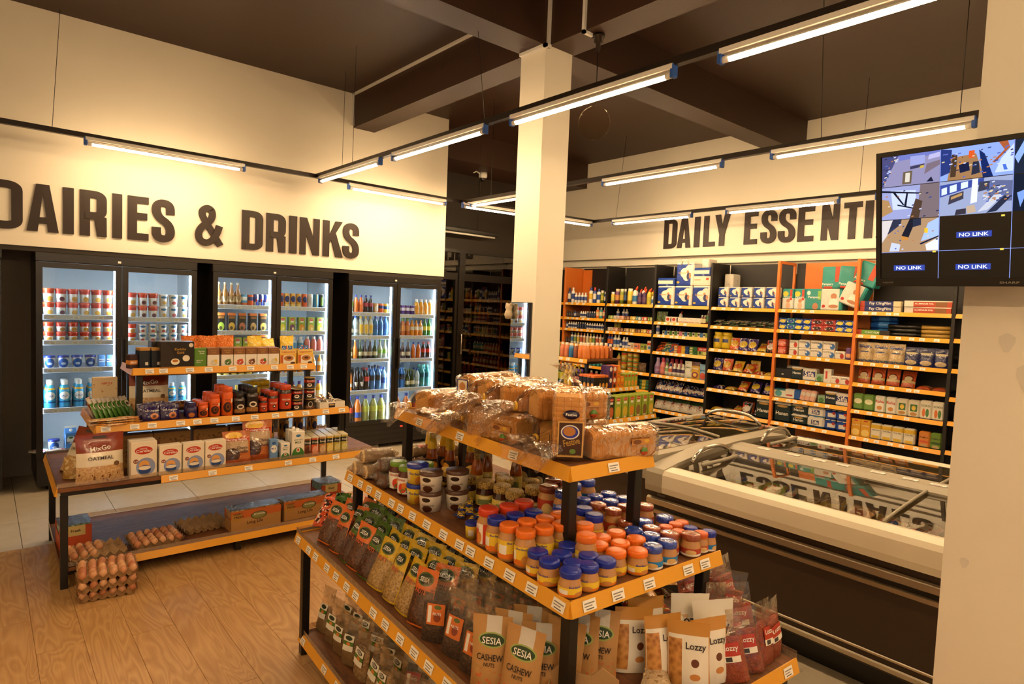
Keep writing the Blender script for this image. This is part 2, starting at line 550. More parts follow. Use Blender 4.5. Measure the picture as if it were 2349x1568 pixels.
# pendant lamp holder with clear globe under the beam
pd = thing('pendant_lamp', 'dark pendant lamp holder with clear glass globe on cord under ceiling beam', 'lamp', (3.30, 3.06, 3.592))
bz = M('bronze', '2a2018', .3, .8)
ob('holder', MB().lathe([(.0, .075), (.045, .07), (.045, .055), (.03, .05), (.032, .02), (.018, .01), (.015, -.03), (.006, -.05)], 16).mesh('h', bz), pd)
ob('cord', MB().tube([(0, 0, -.04), (.002, 0, -.2), (0, 0, -.41)], .004, 6).mesh('c', BLACK), pd)
ob('globe', MB().lathe([(.001, -.645)] + [(.115 * math.sin(a), -.53 - .115 * math.cos(a)) for a in [i * math.pi / 12 for i in range(1, 12)]] + [(.02, -.415), (.02, -.395)], 24).mesh('g', GLASS('globe_glass', 'fffaf2', .0, blend=.05, amt=.25)), pd)

# ------------------------------------------------------------------ sign lettering built stroke by stroke
def bez(p, c, q, n=7):
    return [((1 - t) ** 2 * p[0] + 2 * t * (1 - t) * c[0] + t * t * q[0], (1 - t) ** 2 * p[1] + 2 * t * (1 - t) * c[1] + t * t * q[1]) for t in [i / n for i in range(n + 1)]]
def glyph(ch, w_, h, T=.074, th=.062):
    mb = MB()
    D = .014; cnt = [0]
    def poly(p):
        a = sum(p[i][0] * p[(i + 1) % len(p)][1] - p[(i + 1) % len(p)][0] * p[i][1] for i in range(len(p)))
        cnt[0] += 1
        mb.prism(p if a > 0 else p[::-1], -D - .00025 * cnt[0], 0)
    def rect(x0, x1, z0, z1):
        poly([(x0, z0), (x1, z0), (x1, z1), (x0, z1)])
    def stroke(pts):
        P = [(T / 2 + u * (w_ - T), th / 2 + v * (h - th)) for u, v in pts]
        A = []; B = []
        for i, p in enumerate(P):
            a = P[max(0, i - 1)]; b = P[min(len(P) - 1, i + 1)]
            dx, dz = b[0] - a[0], b[1] - a[1]
            l = math.hypot(dx, dz) or 1
            nx, nz = -dz / l * T / 2, dx / l * th / 2
            A.append((p[0] + nx, p[1] + nz)); B.append((p[0] - nx, p[1] - nz))
        for i in range(len(P) - 1):
            poly([A[i], B[i], B[i + 1], A[i + 1]])
    if ch == 'I':
        rect(0, w_, 0, h)
    elif ch in 'DR':
        rect(0, T, 0, h)
        lo = 0 if ch == 'D' else .44
        stroke([(0, 1), (.45, 1)] + bez((.5, 1), (1, 1), (1, .86)) + [(1, lo + .14)] + bez((1, lo + .14), (1, lo), (.5, lo)) + [(0, lo)])
        if ch == 'R':
            poly([(w_ - T * .96, 0), (w_, 0), (w_ - T * .02, h * .42), (w_ - T * 1.0, h * .5), (w_ - T * 1.3, h * .46)])
    elif ch == 'A':
        a = T * 1.2
        poly([(0, 0), (T * .98, 0), (w_ / 2 + .12 * T, h), (w_ / 2 - a / 2, h)])
        poly([(w_, 0), (w_ - T * .98, 0), (w_ / 2 - .12 * T, h), (w_ / 2 + a / 2, h)])
        rect(.26 * w_, .74 * w_, .17 * h, .17 * h + th * .85)
    elif ch == 'E':
        rect(0, T, 0, h); rect(T * .9, w_, 0, th); rect(T * .9, w_, h - th, h); rect(T * .9, w_ * .93, .47 * h, .47 * h + th)
    elif ch == 'L':
        rect(0, T, 0, h); rect(T * .9, w_, 0, th)
    elif ch == 'T':
        rect(w_ / 2 - T / 2, w_ / 2 + T / 2, 0, h); rect(0, w_, h - th, h)
    elif ch == 'N':
        rect(0, T * .9, 0, h); rect(w_ - T * .9, w_, 0, h); poly([(0, h), (T, h), (w_, 0), (w_ - T, 0)])
    elif ch == 'K':
        rect(0, T, 0, h); poly([(T * .9, .34 * h), (T * .9, .56 * h), (w_ - T * 1.1, h), (w_, h)])
        poly([(.40 * w_, .50 * h), (.66 * w_, .66 * h), (w_ + .01, 0), (w_ - T * 1.05, 0)])
    elif ch == 'Y':
        rect(w_ / 2 - T / 2, w_ / 2 + T / 2, 0, .42 * h)
        poly([(0, h), (T * 1.05, h), (w_ / 2 + .25 * T, .42 * h), (w_ / 2 - .5 * T, .36 * h)])
        poly([(w_, h), (w_ - T * 1.05, h), (w_ / 2 - .25 * T, .42 * h), (w_ / 2 + .5 * T, .36 * h)])
    elif ch == 'S':
        stroke([(1, .69), (1, .80)] + bez((1, .80), (1, 1), (.5, 1)) + bez((.5, 1), (0, 1), (0, .80)) + bez((0, .8), (0, .62), (.5, .51)) + bez((.5, .51), (1, .40), (1, .20)) + bez((1, .2), (1, 0), (.5, 0)) + bez((.5, 0), (0, 0), (0, .2)) + [(0, .31)])
    elif ch == '&':
        T = T * .84
        stroke([(1.02, -.06), (.3, .64)] + bez((.3, .64), (.1, .82), (.18, .92)) + bez((.18, .92), (.38, 1.08), (.58, .95)) + bez((.58, .95), (.72, .78), (.45, .6)) + bez((.45, .6), (.0, .42), (0, .22)) + bez((0, .22), (.02, 0), (.36, 0)) + bez((.36, 0), (.75, .02), (.95, .52)))
    return mb
SIGN = M('dark_sign_letter', '2a1a10', .5, vary=.05)
sg = thing('wall_sign', 'large dark raised letters reading DAIRIES & DRINKS above the fridges', 'sign', (0, 6.6, 2.217))
for ch, a, b in (('D', .035, .276), ('A', .301, .517), ('I', .547, .623), ('R', .665, .862), ('I', .904, .979), ('E', 1.021, 1.188), ('S', 1.212, 1.403), ('&', 1.578, 1.837), ('D', 2.01, 2.217), ('R', 2.251, 2.451), ('I', 2.488, 2.572), ('N', 2.604, 2.821), ('K', 2.861, 3.086), ('S', 3.091, 3.287)):
    ob('letter', glyph(ch, b - a, .392).mesh('letter_' + ch, SIGN), sg, (a, -.001, 0))
sg = thing('wall_sign', 'large dark raised letters reading DAILY ESSENTIALS above the wall shelves', 'sign', (7.34, 0, 2.642), (0, 0, RAD(-90)))
for ch, a, b in (('D', 5.373, 5.16), ('A', 5.15, 4.938), ('I', 4.882, 4.80), ('L', 4.74, 4.569), ('Y', 4.577, 4.361), ('E', 4.158, 3.985), ('S', 3.935, 3.738), ('S', 3.713, 3.508), ('E', 3.48, 3.295), ('N', 3.211, 3.02), ('T', 2.973, 2.785), ('I', 2.751, 2.67), ('A', 2.63, 2.41), ('L', 2.36, 2.19), ('S', 2.16, 1.97)):
    ob('letter', glyph(ch, a - b, .405).mesh('letter_' + ch, SIGN), sg, (-a, -.001, 0))

# ------------------------------------------------------------------ suspended tube lights
RAILM = M('dark_rail', '241a12', .4, .3)
TUBEM = EM('lit_tube', TUBE_COL, TUBE_W)
BLUEP = M('blue_plastic', '2f5fb8', .4)
RZ = 2.95
def rail(label, a, b, cables):
    t = thing('light_rail', label, 'light rail', (a[0], a[1], RZ))
    d = Vector((b[0] - a[0], b[1] - a[1], 0)); L = d.length
    o = ob('bar', MB().box(0, L, -.02, .02, -.018, .02).mesh('bar', RAILM), t, rot=(0, 0, math.atan2(d.y, d.x)))
    for (s, top) in cables:
        p = d * s
        ob('cable', MB().tube([(p.x, p.y, .02), (top[0] - a[0], top[1] - a[1], ZC - RZ - .005)], .0022, 5).mesh('cable', BLACK), t)
    return t
_ry = Matrix.Rotation(RAD(90), 4, 'Y')
tube_m = MB().lathe([(.006, -.575), (.0145, -.573), (.0145, .573), (.006, .575)], 8, a0=RAD(-100), a1=RAD(100)).xf(_ry).mesh('tube', TUBEM)
back_m = MB().lathe([(.006, -.575), (.0146, -.573), (.0146, .573), (.006, .575)], 6, a0=RAD(100), a1=RAD(260)).xf(_ry).mesh('tube_back', WHITEP)
collar_m = MB().lathe([(.0, -.02), (.0155, -.019), (.0155, .019), (.0, .02)], 10).xf(Matrix.Rotation(RAD(90), 4, 'Y')).mesh('collar', WHITEP)
batten_m = MB().cbox(-.605, .605, -.02, .02, .022, .052, .004).mesh('batten', WHITEP)
cap_m = MB().cbox(-.012, .012, -.019, .019, -.016, .05, .004).mesh('end_cap', BLUEP)
NTUBE = 0
def tube(x, y, ang, label):
    t = thing('tube_light', label, 'tube light', (x, y, 2.892), (0, 0, RAD(ang)), 'suspended tube lights')
    ob('batten', batten_m, t); ob('tube', tube_m, t); ob('tube_back', back_m, t)
    for s in (-1, 1):
        ob('collar', collar_m, t, (s * .577, 0, 0)); ob('end_cap', cap_m, t, (s * .6, 0, 0))
    return t
rail('long dark rail in front of the DAIRIES & DRINKS sign', (-2.6, 5.93), (4.7, 6.07), ((.415, (.52, 6.5)), (.74, (2.809, 6.015)), (.985, (4.6, 6.1))))
rail('nearest dark rail running over the bread island towards left sign', (2.54, 6.0), (2.56, -2.7), ((.085, (2.6, 5.36)), (.305, (2.75, 3.78)), (.7, (2.55, -.1))))
rail('dark rail behind the column above the chest freezers', (4.34, 6.06), (4.35, -2.7), ((.06, (4.35, 5.55)), (.47, (4.36, 2.0)), (.56, (4.34, 1.15))))
rail('farthest dark rail in front of the DAILY ESSENTIALS sign', (6.4, 5.9), (6.36, -2.7), ((.05, (6.45, 5.4)), (.4, (6.4, 2.45)), (.65, (6.38, .3))))
rail('short dark cross rail joining two rails behind the column', (4.36, 6.03), (6.4, 5.86), ((.5, (5.4, 5.95)),))
rail('added dark rail for fill tubes over the unseen left side of the shop', (-1.1, 5.93), (-1.1, -2.0), ((.3, (-1.1, 3.5)), (.8, (-1.1, -.4))))  # out-of-view rail, added to carry fill tubes on the left
rail('added dark rail for fill tubes along the unseen shop window behind', (-2.6, -2.0), (6.36, -2.0), ((.2, (-.8, -2.0)), (.7, (3.7, -2.0))))  # unseen rail added for more fill light from behind
rail('added dark rail for fill tubes over the unseen shop entrance behind', (-2.6, -.9), (6.36, -.9), ((.2, (-.8, -.9)), (.7, (3.7, -.9))))  # rail added behind the camera to hold fill tubes
for (x, y, a, lab) in (
    (1.24, 5.992, 1, 'lit tube light left of the rail corner before the DAIRIES sign'),
    (3.48, 6.04, 1, 'lit tube light right of the rail corner before the left sign wall'),
    (2.54, 5.343, 90, 'lit tube light at the far rail corner, shortest looking on the near rail'),
    (2.54, 3.924, 90, 'lit tube light second from the rail corner, left of the column'),
    (2.545, 2.46, 90, 'lit tube light crossing in front of the square column'),
    (2.55, 1.01, 90, 'lit tube light nearest the camera at top right of the photo'),
    (2.56, -.6, 90, 'lit tube light on the near rail beside the pillar'),
    (4.345, 5.3, 90, 'lit tube light half hidden behind left side of column, upper of two'),
    (4.9, 5.96, -5, 'lit tube light half hidden behind left side of column, lower of two'),
    (4.34, 3.28, 90, 'lit tube light just right of the column above the freezers'),
    (4.34, 1.68, 90, 'lit tube light above the freezers, left of the pillar'),
    (4.35, .1, 90, 'lit tube light on the freezer rail behind the pillar'),
    (6.38, 4.9, 90, 'lit tube light left of the DAILY sign letters'),
    (6.37, 3.24, 90, 'lit tube light above the ESSENTIALS sign letters'),
    (6.37, 1.7, 90, 'lit tube light behind the television on the farthest rail'),
    (5.75, 5.91, -5, 'lit tube light seen end-on right of the column'),
    (.6, -2.0, 0, 'added fill tube light nearest the shop window, middle one'),  # tubes on the window rail are added fill, out of view
    (2.2, -2.0, 0, 'added fill tube light nearest the shop window, right one'),
    (-1.1, .3, 90, 'added fill tube light on the left-hand rail, nearest the window'),  # left-hand tubes are added to light the island fronts
    (-1.1, 1.9, 90, 'added fill tube light on the left-hand rail, middle one'),
    (-1.1, 3.5, 90, 'added fill tube light on the left-hand rail, nearest the fridges'),
    (.2, -.9, 0, 'added fill tube light over the entrance, left one'),  # entrance tubes are added to brighten surfaces facing the camera
    (1.6, -.9, 0, 'added fill tube light over the entrance, right one')):
    tube(x, y, a, lab)
# unlit black tube fitting in the dark back area
t = thing('tube_light', 'unlit black tube fitting hanging in dark area behind the fridges', 'tube light', (5.35, 7.35, 2.76), (0, 0, RAD(2)))
ob('housing', MB().cbox(-.55, .55, -.06, .06, .02, .07, .006).mesh('h', BLACK), t)
ob('tube', MB().lathe([(.0, -.53), (.014, -.53), (.014, .53), (.0, .53)], 10).xf(Matrix.Rotation(RAD(90), 4, 'Y')).mesh('t', WHITEP), t)
ob('cable', MB().tube([(.2, 0, .07), (.2, 0, .88)], .003, 5).mesh('c', BLACK), t)

# dome camera on the back ceiling
t = thing('dome_camera', 'white dome security camera fixed high in dark back corner', 'camera', (5.55, 7.28, 3.6))
ob('base', MB().lathe([(0, .06), (.06, .06), (.062, .0), (.05, -.02)], 18).mesh('b', WHITEP), t)
ob('dome', MB().lathe([(.045, -.02), (.042, -.045), (.028, -.065), (.001, -.072)], 16).mesh('d', M('smoked_dome', '1a1512', .1)), t)
ob('bracket', MB().tube([(-.05, 0, .03), (-.12, 0, .06), (-.17, 0, .03)], .008, 6).mesh('k', WHITEP), t)
# ------------------------------------------------------------------ helpers for fixtures
def ring(mb, x0, x1, z0, z1, t, y0, y1, mi=0, tt=None, tb=None):
    tt = tt or t; tb = tb or t
    o = [(x0, z0), (x1, z0), (x1, z1), (x0, z1)]
    i = [(x0 + t, z0 + tb), (x1 - t, z0 + tb), (x1 - t, z1 - tt), (x0 + t, z1 - tt)]
    vs = [(x, y0, z) for x, z in o] + [(x, y0, z) for x, z in i] + [(x, y1, z) for x, z in o] + [(x, y1, z) for x, z in i]
    fs = []
    for k in range(4):
        n = (k + 1) % 4
        fs += [(k, n, 4 + n, 4 + k), (8 + n, 8 + k, 12 + k, 12 + n), (k, 8 + k, 8 + n, n), (4 + k, 4 + n, 12 + n, 12 + k)]
    return mb.add(vs, fs, mi)
TAGMESH = {}
def tag_mesh(w_=.05, h=.03):
    if (w_, h) not in TAGMESH:
        TAGMESH[w_, h] = MB().box(-w_ / 2, w_ / 2, -.0012, 0, -h / 2, h / 2).mesh('price_tag', TAGM)
    return TAGMESH[w_, h]

# ------------------------------------------------------------------ fridges
FG = GLASS('fridge_door_glass', 'f4fbff', .025, blend=.12)
LINING = M('fridge_lining', 'dfe6ea', .45, vary=.02)
FBLK = M('fridge_black', '17120e', .32, vary=.08)
SHELFW = M('white_wire_shelf', 'dfe4ea', .4)
STRIPW = M('frosted_price_strip', 'd7dbe8', .3)
LEDM = EM('fridge_led', LED_COL, LED_W)
FW, FD, FH = 1.235, .62, 2.045
def fridge(x0, label, left, right, lit=True):
    t = thing('display_fridge', label, 'fridge', (x0, 6.6, 0))
    m = MB()
    m.box(0, .02, 0, FD, .06, FH).box(FW - .02, FW, 0, FD, .06, FH).box(.02, FW - .02, FD - .02, FD, .06, FH).box(.02, FW - .02, 0, FD - .02, 1.99, FH).box(.02, FW - .02, .02, FD - .02, .06, .3)
    ob('cabinet', m.mesh('cabinet', FBLK), t)
    m = MB()
    m.box(.021, .035, .01, FD - .04, .3, 1.985).box(FW - .035, FW - .021, .01, FD - .04, .3, 1.985).box(.03, FW - .03, FD - .04, FD - .021, .3, 1.985)
    m.box(.03, FW - .03, .01, FD - .03, 1.97, 1.989).box(.03, FW - .03, .01, FD - .03, .3, .315)
    ob('lining', m.mesh('lining', LINING), t)
    h = ob('header', MB().cbox(-.005, FW + .005, -.045, .0, 1.968, FH + .004, .006).mesh('header', FBLK), t)
    ob('sticker', MB().box(-.012, .012, -.0015, 0, -.009, .009).mesh('sticker', WHITEP), h, (FW / 2 - .02, -.0455, 2.0))
    ob('base_panel', MB().cbox(0, FW, -.03, .02, .05, .298, .004).mesh('base', FBLK), t)
    m = MB()
    for r in range(3):
        for q in range(34):
            x = .12 + q * .029
            m.add([(x, -.0306, .09 + r * .06), (x + .008, -.0306, .09 + r * .06), (x + .022, -.0306, .118 + r * .06), (x + .014, -.0306, .118 + r * .06)], [(0, 1, 2, 3)])
    g = ob('grille_slots', m.mesh('slots', M('slot_black', '030303', .8)), t); g['kind'] = 'stuff'
    ob('temperature_display', MB().box(FW / 2 + .1, FW / 2 + .135, -.032, -.0301, .235, .25).mesh('display', EM('red_digits', (1, .05, .02), 1.2)), t)
    for q in (.1, FW - .1):
        ob('foot', MB().lathe([(.0, 0), (.03, 0), (.03, .06), (0, .06)], 10, cx=q, cy=.08).mesh('foot', BLACK), t)
    for i, (a, b) in enumerate(((.0, FW / 2 - .003), (FW / 2 + .003, FW))):
        d = ob('door', ring(MB(), a, b, .3, 1.966, .046, -.045, -.001).mesh('door', FBLK), t)
        ob('glass', MB().box(a + .044, b - .044, -.028, -.022, .344, 1.922).mesh('glass', FG), d)
        hx = b - .03 if i == 0 else a + .03
        ob('handle', MB().cbox(hx - .012, hx + .012, -.075, -.047, .95, 1.32, .004).mesh('handle', BLACK), d)
        if lit:
            ob('light_strip', MB().box(b - .052, b - .040, .006, .03, .34, 1.93).mesh('led', LEDM), t)
            if i == 0:
                ob('light_strip', MB().box(a + .04, a + .048, .006, .03, .34, 1.93).mesh('led', LEDM), t)
        for z in (left, right)[i]:
            s = ob('shelf', MB().box(a + .03, b - .03, .03, FD - .06, z - .012, z).mesh('shelf', SHELFW), t)
            ob('price_strip', MB().cbox(a + .038, b - .038, .008, .03, z - .03, z + .014, .003).mesh('strip', STRIPW), s)
            for q in range(3):
                ob('price_tag', tag_mesh(.045, .022), s, (a + .12 + q * .16 + rnd.uniform(-.03, .03), .0075, z - .008))
    return t
F1L, F1R = (1.51, 1.29, 1.05, .70), (1.50, 1.28, 1.05, .70)
F2L, F2R = (1.64, 1.38, 1.16, .93, .62), (1.64, 1.38, 1.16, .93, .62)
F3L, F3R = (1.60, 1.33, 1.06, .69), (1.59, 1.33, 1.05, .69)
fridge(.358, 'black double glass door fridge holding yoghurt tubs and blue milk bottles', F1L, F1R)
fridge(1.738, 'black double glass door fridge in the middle holding cans and cartons', F2L, F2R)
fridge(3.165, 'black double glass door fridge on the right holding soda and water bottles', F3L, F3R)
fridge(-1.10, 'black upright fridge at the extreme left edge', (1.5, 1.2, .8), (1.5, 1.2, .8), lit=False)

# ------------------------------------------------------------------ stepped islands
LIP = FILM('clear_lip', 'fff4e4', .25, .10, 20, .3)
def island(label, c, ang, levels, strips, tags, legs=True, ztop=None):
    """levels [(z, length, width)] from floor up; local x = long side, -y = front"""
    t = thing('display_island', label, 'shelf island', (c[0], c[1], 0), (0, 0, RAD(ang)))
    tz, tl, tw = levels[1]
    for i, (z, L, W) in enumerate(levels):
        b = ob('shelf_board', MB().cbox(-L / 2, L / 2, -W / 2, W / 2, z - .022, z, .002).mesh('board', BOARDY if False else BOARD), t)
        ob('frame', ring(MB(), -L / 2 + .02, L / 2 - .02, -W / 2 + .02, W / 2 - .02, .03, -.05, -.0225).xf(Matrix(((1, 0, 0, 0), (0, 0, 1, 0), (0, 1, 0, z), (0, 0, 0, 1)))).mesh('frame', BLACK), b)
        sh = .044
        for side in strips[i]:
            s0 = strips[i][side]
            if side in 'fb':
                y = -W / 2 if side == 'f' else W / 2
                sg = -1 if side == 'f' else 1
                x0, x1 = -L / 2 + s0 * L, L / 2
                m = MB().add([(x0, y, z + .006), (x1, y, z + .006), (x1, y + sg * .014, z - sh + .006), (x0, y + sg * .014, z - sh + .006),
                              (x0, y - sg * .004, z + .006), (x1, y - sg * .004, z + .006), (x1, y, z - sh), (x0, y, z - sh)],
                             [(0, 3, 2, 1), (4, 5, 6, 7), (0, 1, 5, 4), (3, 7, 6, 2), (0, 4, 7, 3), (1, 2, 6, 5)])
            else:
                x = L / 2 if side == 'r' else -L / 2
                sg = 1 if side == 'r' else -1
                y0, y1 = -W / 2, W / 2
                m = MB().add([(x, y0, z + .006), (x, y1, z + .006), (x + sg * .014, y1, z - sh + .006), (x + sg * .014, y0, z - sh + .006),
                              (x - sg * .004, y0, z + .006), (x - sg * .004, y1, z + .006), (x, y1, z - sh), (x, y0, z - sh)],
                             [(0, 3, 2, 1), (4, 5, 6, 7), (0, 1, 5, 4), (3, 7, 6, 2), (0, 4, 7, 3), (1, 2, 6, 5)])
            ob('price_strip', m.mesh('strip', YEL), b)
            n = tags[i].get(side, 0)
            tilt = math.atan2(.014, sh)
            for q in range(n):
                u = (q + .5) / n + rnd.uniform(-.22, .22) / n
                if side in 'fb':
                    ob('price_tag', tag_mesh(), b, (x0 + (x1 - x0) * u, y + sg * .0088, z - .016), (-tilt if side == 'f' else tilt, rnd.uniform(-.05, .05), 0 if side == 'f' else math.pi))
                else:
                    ob('price_tag', tag_mesh(), b, (x + sg * .0088, y0 + (y1 - y0) * u, z - .016), (-tilt, 0, RAD(90) if side == 'r' else RAD(-90)))
        if i in (0, 1):
            m = MB().box(-L / 2, L / 2, -W / 2 - .0008, -W / 2, z + .007, z + .032)
            ob('clear_lip', m.mesh('lip', LIP), b)
            ob('clear_lip', MB().box(-L / 2 - .0008, -L / 2, -W / 2, W / 2, z + .001, z + .03).mesh('lip', LIP), b)
            ob('clear_lip', MB().box(-L / 2, L / 2, W / 2, W / 2 + .0008, z + .001, z + .03).mesh('lip', LIP), b)
    q = .019
    for sx in (-1, 1):
        for sy in (-1, 1):
            cx, cy = sx * (tl / 2 - .035), sy * (tw / 2 - .035)
            ob('leg', MB().cbox(cx - q, cx + q, cy - q, cy + q, 0, tz - .05, .003).mesh('leg', BLACK), t)
            for a, b_ in ((1, 2), (2, 3)):
                z0 = levels[a][0]; z1, L, W = levels[b_]
                cx2, cy2 = sx * (L / 2 - .04), sy * (W / 2 - .04)
                ob('post', MB().cbox(cx2 - q, cx2 + q, cy2 - q, cy2 + q, z0, z1 - .05, .003).mesh('post', BLACK), t)
    for sy in (-1, 1):
        ob('foot', MB().cbox(-q, q, sy * (levels[0][2] / 2 - .06) - q, sy * (levels[0][2] / 2 - .06) + q, 0, levels[0][0] - .022, .003).mesh('foot', BLACK), t)
    return t
LV1 = [(.12, 2.0, .93), (.60, 2.03, .98), (.922, 1.63, .73), (1.25, 1.20, .43)]
LV2 = [(.10, 1.96, .98), (.60, 1.98, 1.03), (.935, 1.57, .70), (1.25, 1.19, .39)]
G1C, G1A = (1.35, 4.81), -.6
G2C, G2A = (1.632, 1.918), -93.3
G3C, G3A = (5.42, 5.30), -90.0
G1 = island('stepped wooden island with yellow edges carrying tea, coffee and eggs, left', G1C, G1A, LV1,
            [{'f': .06}, {'f': .26, 'l': 0}, {'f': 0, 'l': 0, 'r': 0}, {'f': 0, 'l': 0, 'r': 0}], [{}, {'f': 7}, {'f': 13}, {'f': 9}])
G2 = island('stepped wooden island with yellow edges carrying bread, spreads and nuts, front', G2C, G2A, LV2,
            [{'f': 0, 'r': 0}, {'f': 0, 'r': 0, 'l': 0}, {'f': 0, 'r': 0, 'l': 0}, {'f': 0, 'r': 0, 'l': 0}], [{'f': 9}, {'f': 17, 'r': 5}, {'f': 15, 'r': 5}, {'f': 3, 'r': 1}])
G3 = island('stepped wooden island with juices and soda bottles behind the column', G3C, G3A,
            [(.13, 1.96, .92), (.585, 2.0, .94), (.885, 1.6, .78), (1.19, 1.2, .58)],
            [{}, {'f': 0, 'r': 0}, {'f': 0, 'r': 0}, {'f': 0}], [{}, {'f': 8, 'r': 7}, {'f': 8, 'r': 8}, {'f': 7}])

# ------------------------------------------------------------------ wall shelving
SX, SB = 6.9, 7.29
UPY = [7.70, 6.85, 6.00, 5.155, 4.305, 3.455, 2.61, 1.755, .9]
LOWZ = (1.845, 1.622, 1.452, 1.225, .917, .68, .452, .2)
HIZ = (1.84, 1.611, 1.33, 1.064, .837, .562, .2)
SZ = [LOWZ, LOWZ, LOWZ, LOWZ, HIZ, HIZ, (1.841, 1.605, 1.324, 1.104, .825, .55, .2), HIZ]
BAYN = ['far left end bay beside the dark partition', 'orange sided bay with lotions', 'black bay with cleaning sprays and soaps', 'black bay with large blue nappy packs', 'black bay with detergent bags', 'orange bay with green nappies and tissue', 'black bay with flour and pasta', 'narrow bay beside the pillar']
DARKORANGE = ORANGE
stripmesh = {}
for i in range(8):
    ya, yb = UPY[i], UPY[i + 1]
    wdt = ya - yb
    t = thing('shelf_bay', 'tall wall shelving, ' + BAYN[i], 'shelving', (SX, ya, 0), (0, 0, RAD(-90)), 'wall shelving bays')
    om = i in (1, 5)
    # local: x to the right along the wall, y into the wall
    dp = SB - SX
    H = 2.385
    for (xx, mat_, n_) in ((0, ORANGE if i in (1, 5, 6) else BLACKP, 1), (wdt - .016, ORANGE if i == 5 else BLACKP, i == 7)):
        if not n_:
            continue
        m = MB().cbox(xx - .016, xx + .016, -.012, .028, 0, H, .003)
        ob('upright', m.mesh('upright', mat_), t)
        if i in (0, 1, 2, 3, 4):
            ob('side_panel', MB().box(xx - .006, xx + .006, .028, dp, 0, H).mesh('side', mat_ if i != 1 else ORANGE), t)
        else:
            ob('side_rail', MB().box(xx - .012, xx + .012, .028, dp, H - .03, H).mesh('rail', mat_), t)
            ob('back_post', MB().box(xx - .012, xx + .012, dp - .03, dp, 0, H - .03).mesh('post', mat_), t)
    if i == 5:
        ob('back_panel', MB().box(.12, wdt - .017, dp, dp + .012, .1, H).mesh('back', ORANGE), t)
        ob('back_panel', MB().box(.017, .119, dp, dp + .012, .1, H).mesh('back', BLACKP), t)
    else:
        ob('back_panel', MB().box(.017, wdt - .017, dp, dp + .012, .1, H - (.25 if i == 6 else 0)).mesh('back', BLACKP), t)
        if i == 1:
            ob('inner_side', MB().box(.017, .2, dp - .012, dp - .001, 1.63, H - .02).mesh('side', ORANGE), t)
    for z in SZ[i]:
        s = ob('shelf', MB().box(.017, wdt - .017, 0, dp, z - .02, z).mesh('shelf', BLACKP), t)
        ob('price_strip', MB().add([(.017, .0, z + .004), (wdt - .017, .0, z + .004), (wdt - .017, -.02, z - .036), (.017, -.02, z - .036), (.017, .0, z - .036), (wdt - .017, .0, z - .036)],
                                   [(0, 3, 2, 1), (3, 4, 5, 2), (0, 1, 5, 4), (0, 4, 3), (1, 2, 5)]).mesh('strip', YEL), s)
        if 0 < i < 7 and z > .4:
            for q in range(rnd.choice((5, 6, 7))if z < 1.8 else 4):
                ob('price_tag', tag_mesh(.045, .028), s, (.06 + rnd.random() * .02 + q * (wdt - .1) / 7 + rnd.uniform(-.01, .03), -.0115, z - .0165), (RAD(-26.5), 0, 0))

# ------------------------------------------------------------------ glass partition and dark store behind
pf = thing('glass_partition', 'black framed glass partition with door in front of dark liquor shelves', 'partition', (4.47, 7.62, 0))
m = ring(MB(), 0, .93, 0, 2.16, .05, -.03, .03)
ob('door_frame', m.mesh('frame', FBLK), pf)
ob('frame', ring(MB(), .93, 2.88, 0, 2.16, .06, -.03, .03).mesh('frame', FBLK), pf)
ob('transom_frame', ring(MB(), 0, 1.0, 2.16, 2.56, .05, -.03, .03).mesh('frame', FBLK), pf)
ob('transom_frame', ring(MB(), 1.0, 2.88, 2.16, 2.56, .05, -.03, .03).mesh('frame', FBLK), pf)
ob('mullion', MB().box(.93, 1.03, -.05, .05, 0, 2.3).mesh('mullion', FBLK), pf)
PG = GLASS('partition_glass', 'b8aa98', .06, blend=.2)
ob('pane', MB().box(.05, .88, -.004, .004, .05, 2.11).mesh('pane', PG), pf)
ob('pane', MB().box(1.03, 2.82, -.004, .004, .06, 2.10).mesh('pane', PG), pf)
ob('pane', MB().box(.05, .95, -.004, .004, 2.21, 2.51).mesh('pane', PG), pf)
ob('pane', MB().box(1.05, 2.83, -.004, .004, 2.21, 2.51).mesh('pane', PG), pf)
ob('handle', MB().tube([(.98, -.06, 1.0), (.98, -.09, 1.02), (.98, -.09, 1.3), (.98, -.06, 1.32)], .012, 8).mesh('handle', CHROME), pf)

# ------------------------------------------------------------------ mirror on the column
mr = thing('mirror', 'tall narrow mirror on the column reflecting fridge shelves', 'mirror', (3.154, 3.575, .72), (0, 0, RAD(-90)))
ob('glass', MB().box(-.128, .105, -.006, -.001, 0, 1.06).mesh('glass', M('mirror_silver', 'dfe3e3', .02, 1, vary=0)), mr)
ob('backing', MB().box(-.132, .109, -.0012, 0, -.004, 1.064).mesh('backing', BLACK), mr)

# ------------------------------------------------------------------ television on the pillar
tv = thing('television', 'wall television on pillar showing security camera views and NO LINK tiles', 'television', (2.195, .775, 1.862), (RAD(10.5), 0, RAD(-90)))
TW, TH = .685, .412
ob('case', MB().cbox(0, TW, .003, .045, 0, TH, .006).mesh('case', M('tv_black', '0d0b0a', .25)), tv)
bzl = ob('bezel', ring(MB(), 0, TW, 0, TH, .013, -.004, .006, tb=.024).mesh('bezel', M('tv_bezel', '17120f', .2)), tv)
sc = ob('screen', MB().box(.012, TW - .012, .001, .004, .022, TH - .012).mesh('screen', M('tv_screen_off', '0c0908', .12, vary=0, emit=.2)), tv)
XC = [.015, .17, .341, .505, .670]
ZR = [.020, .106, .206, .306, .398]
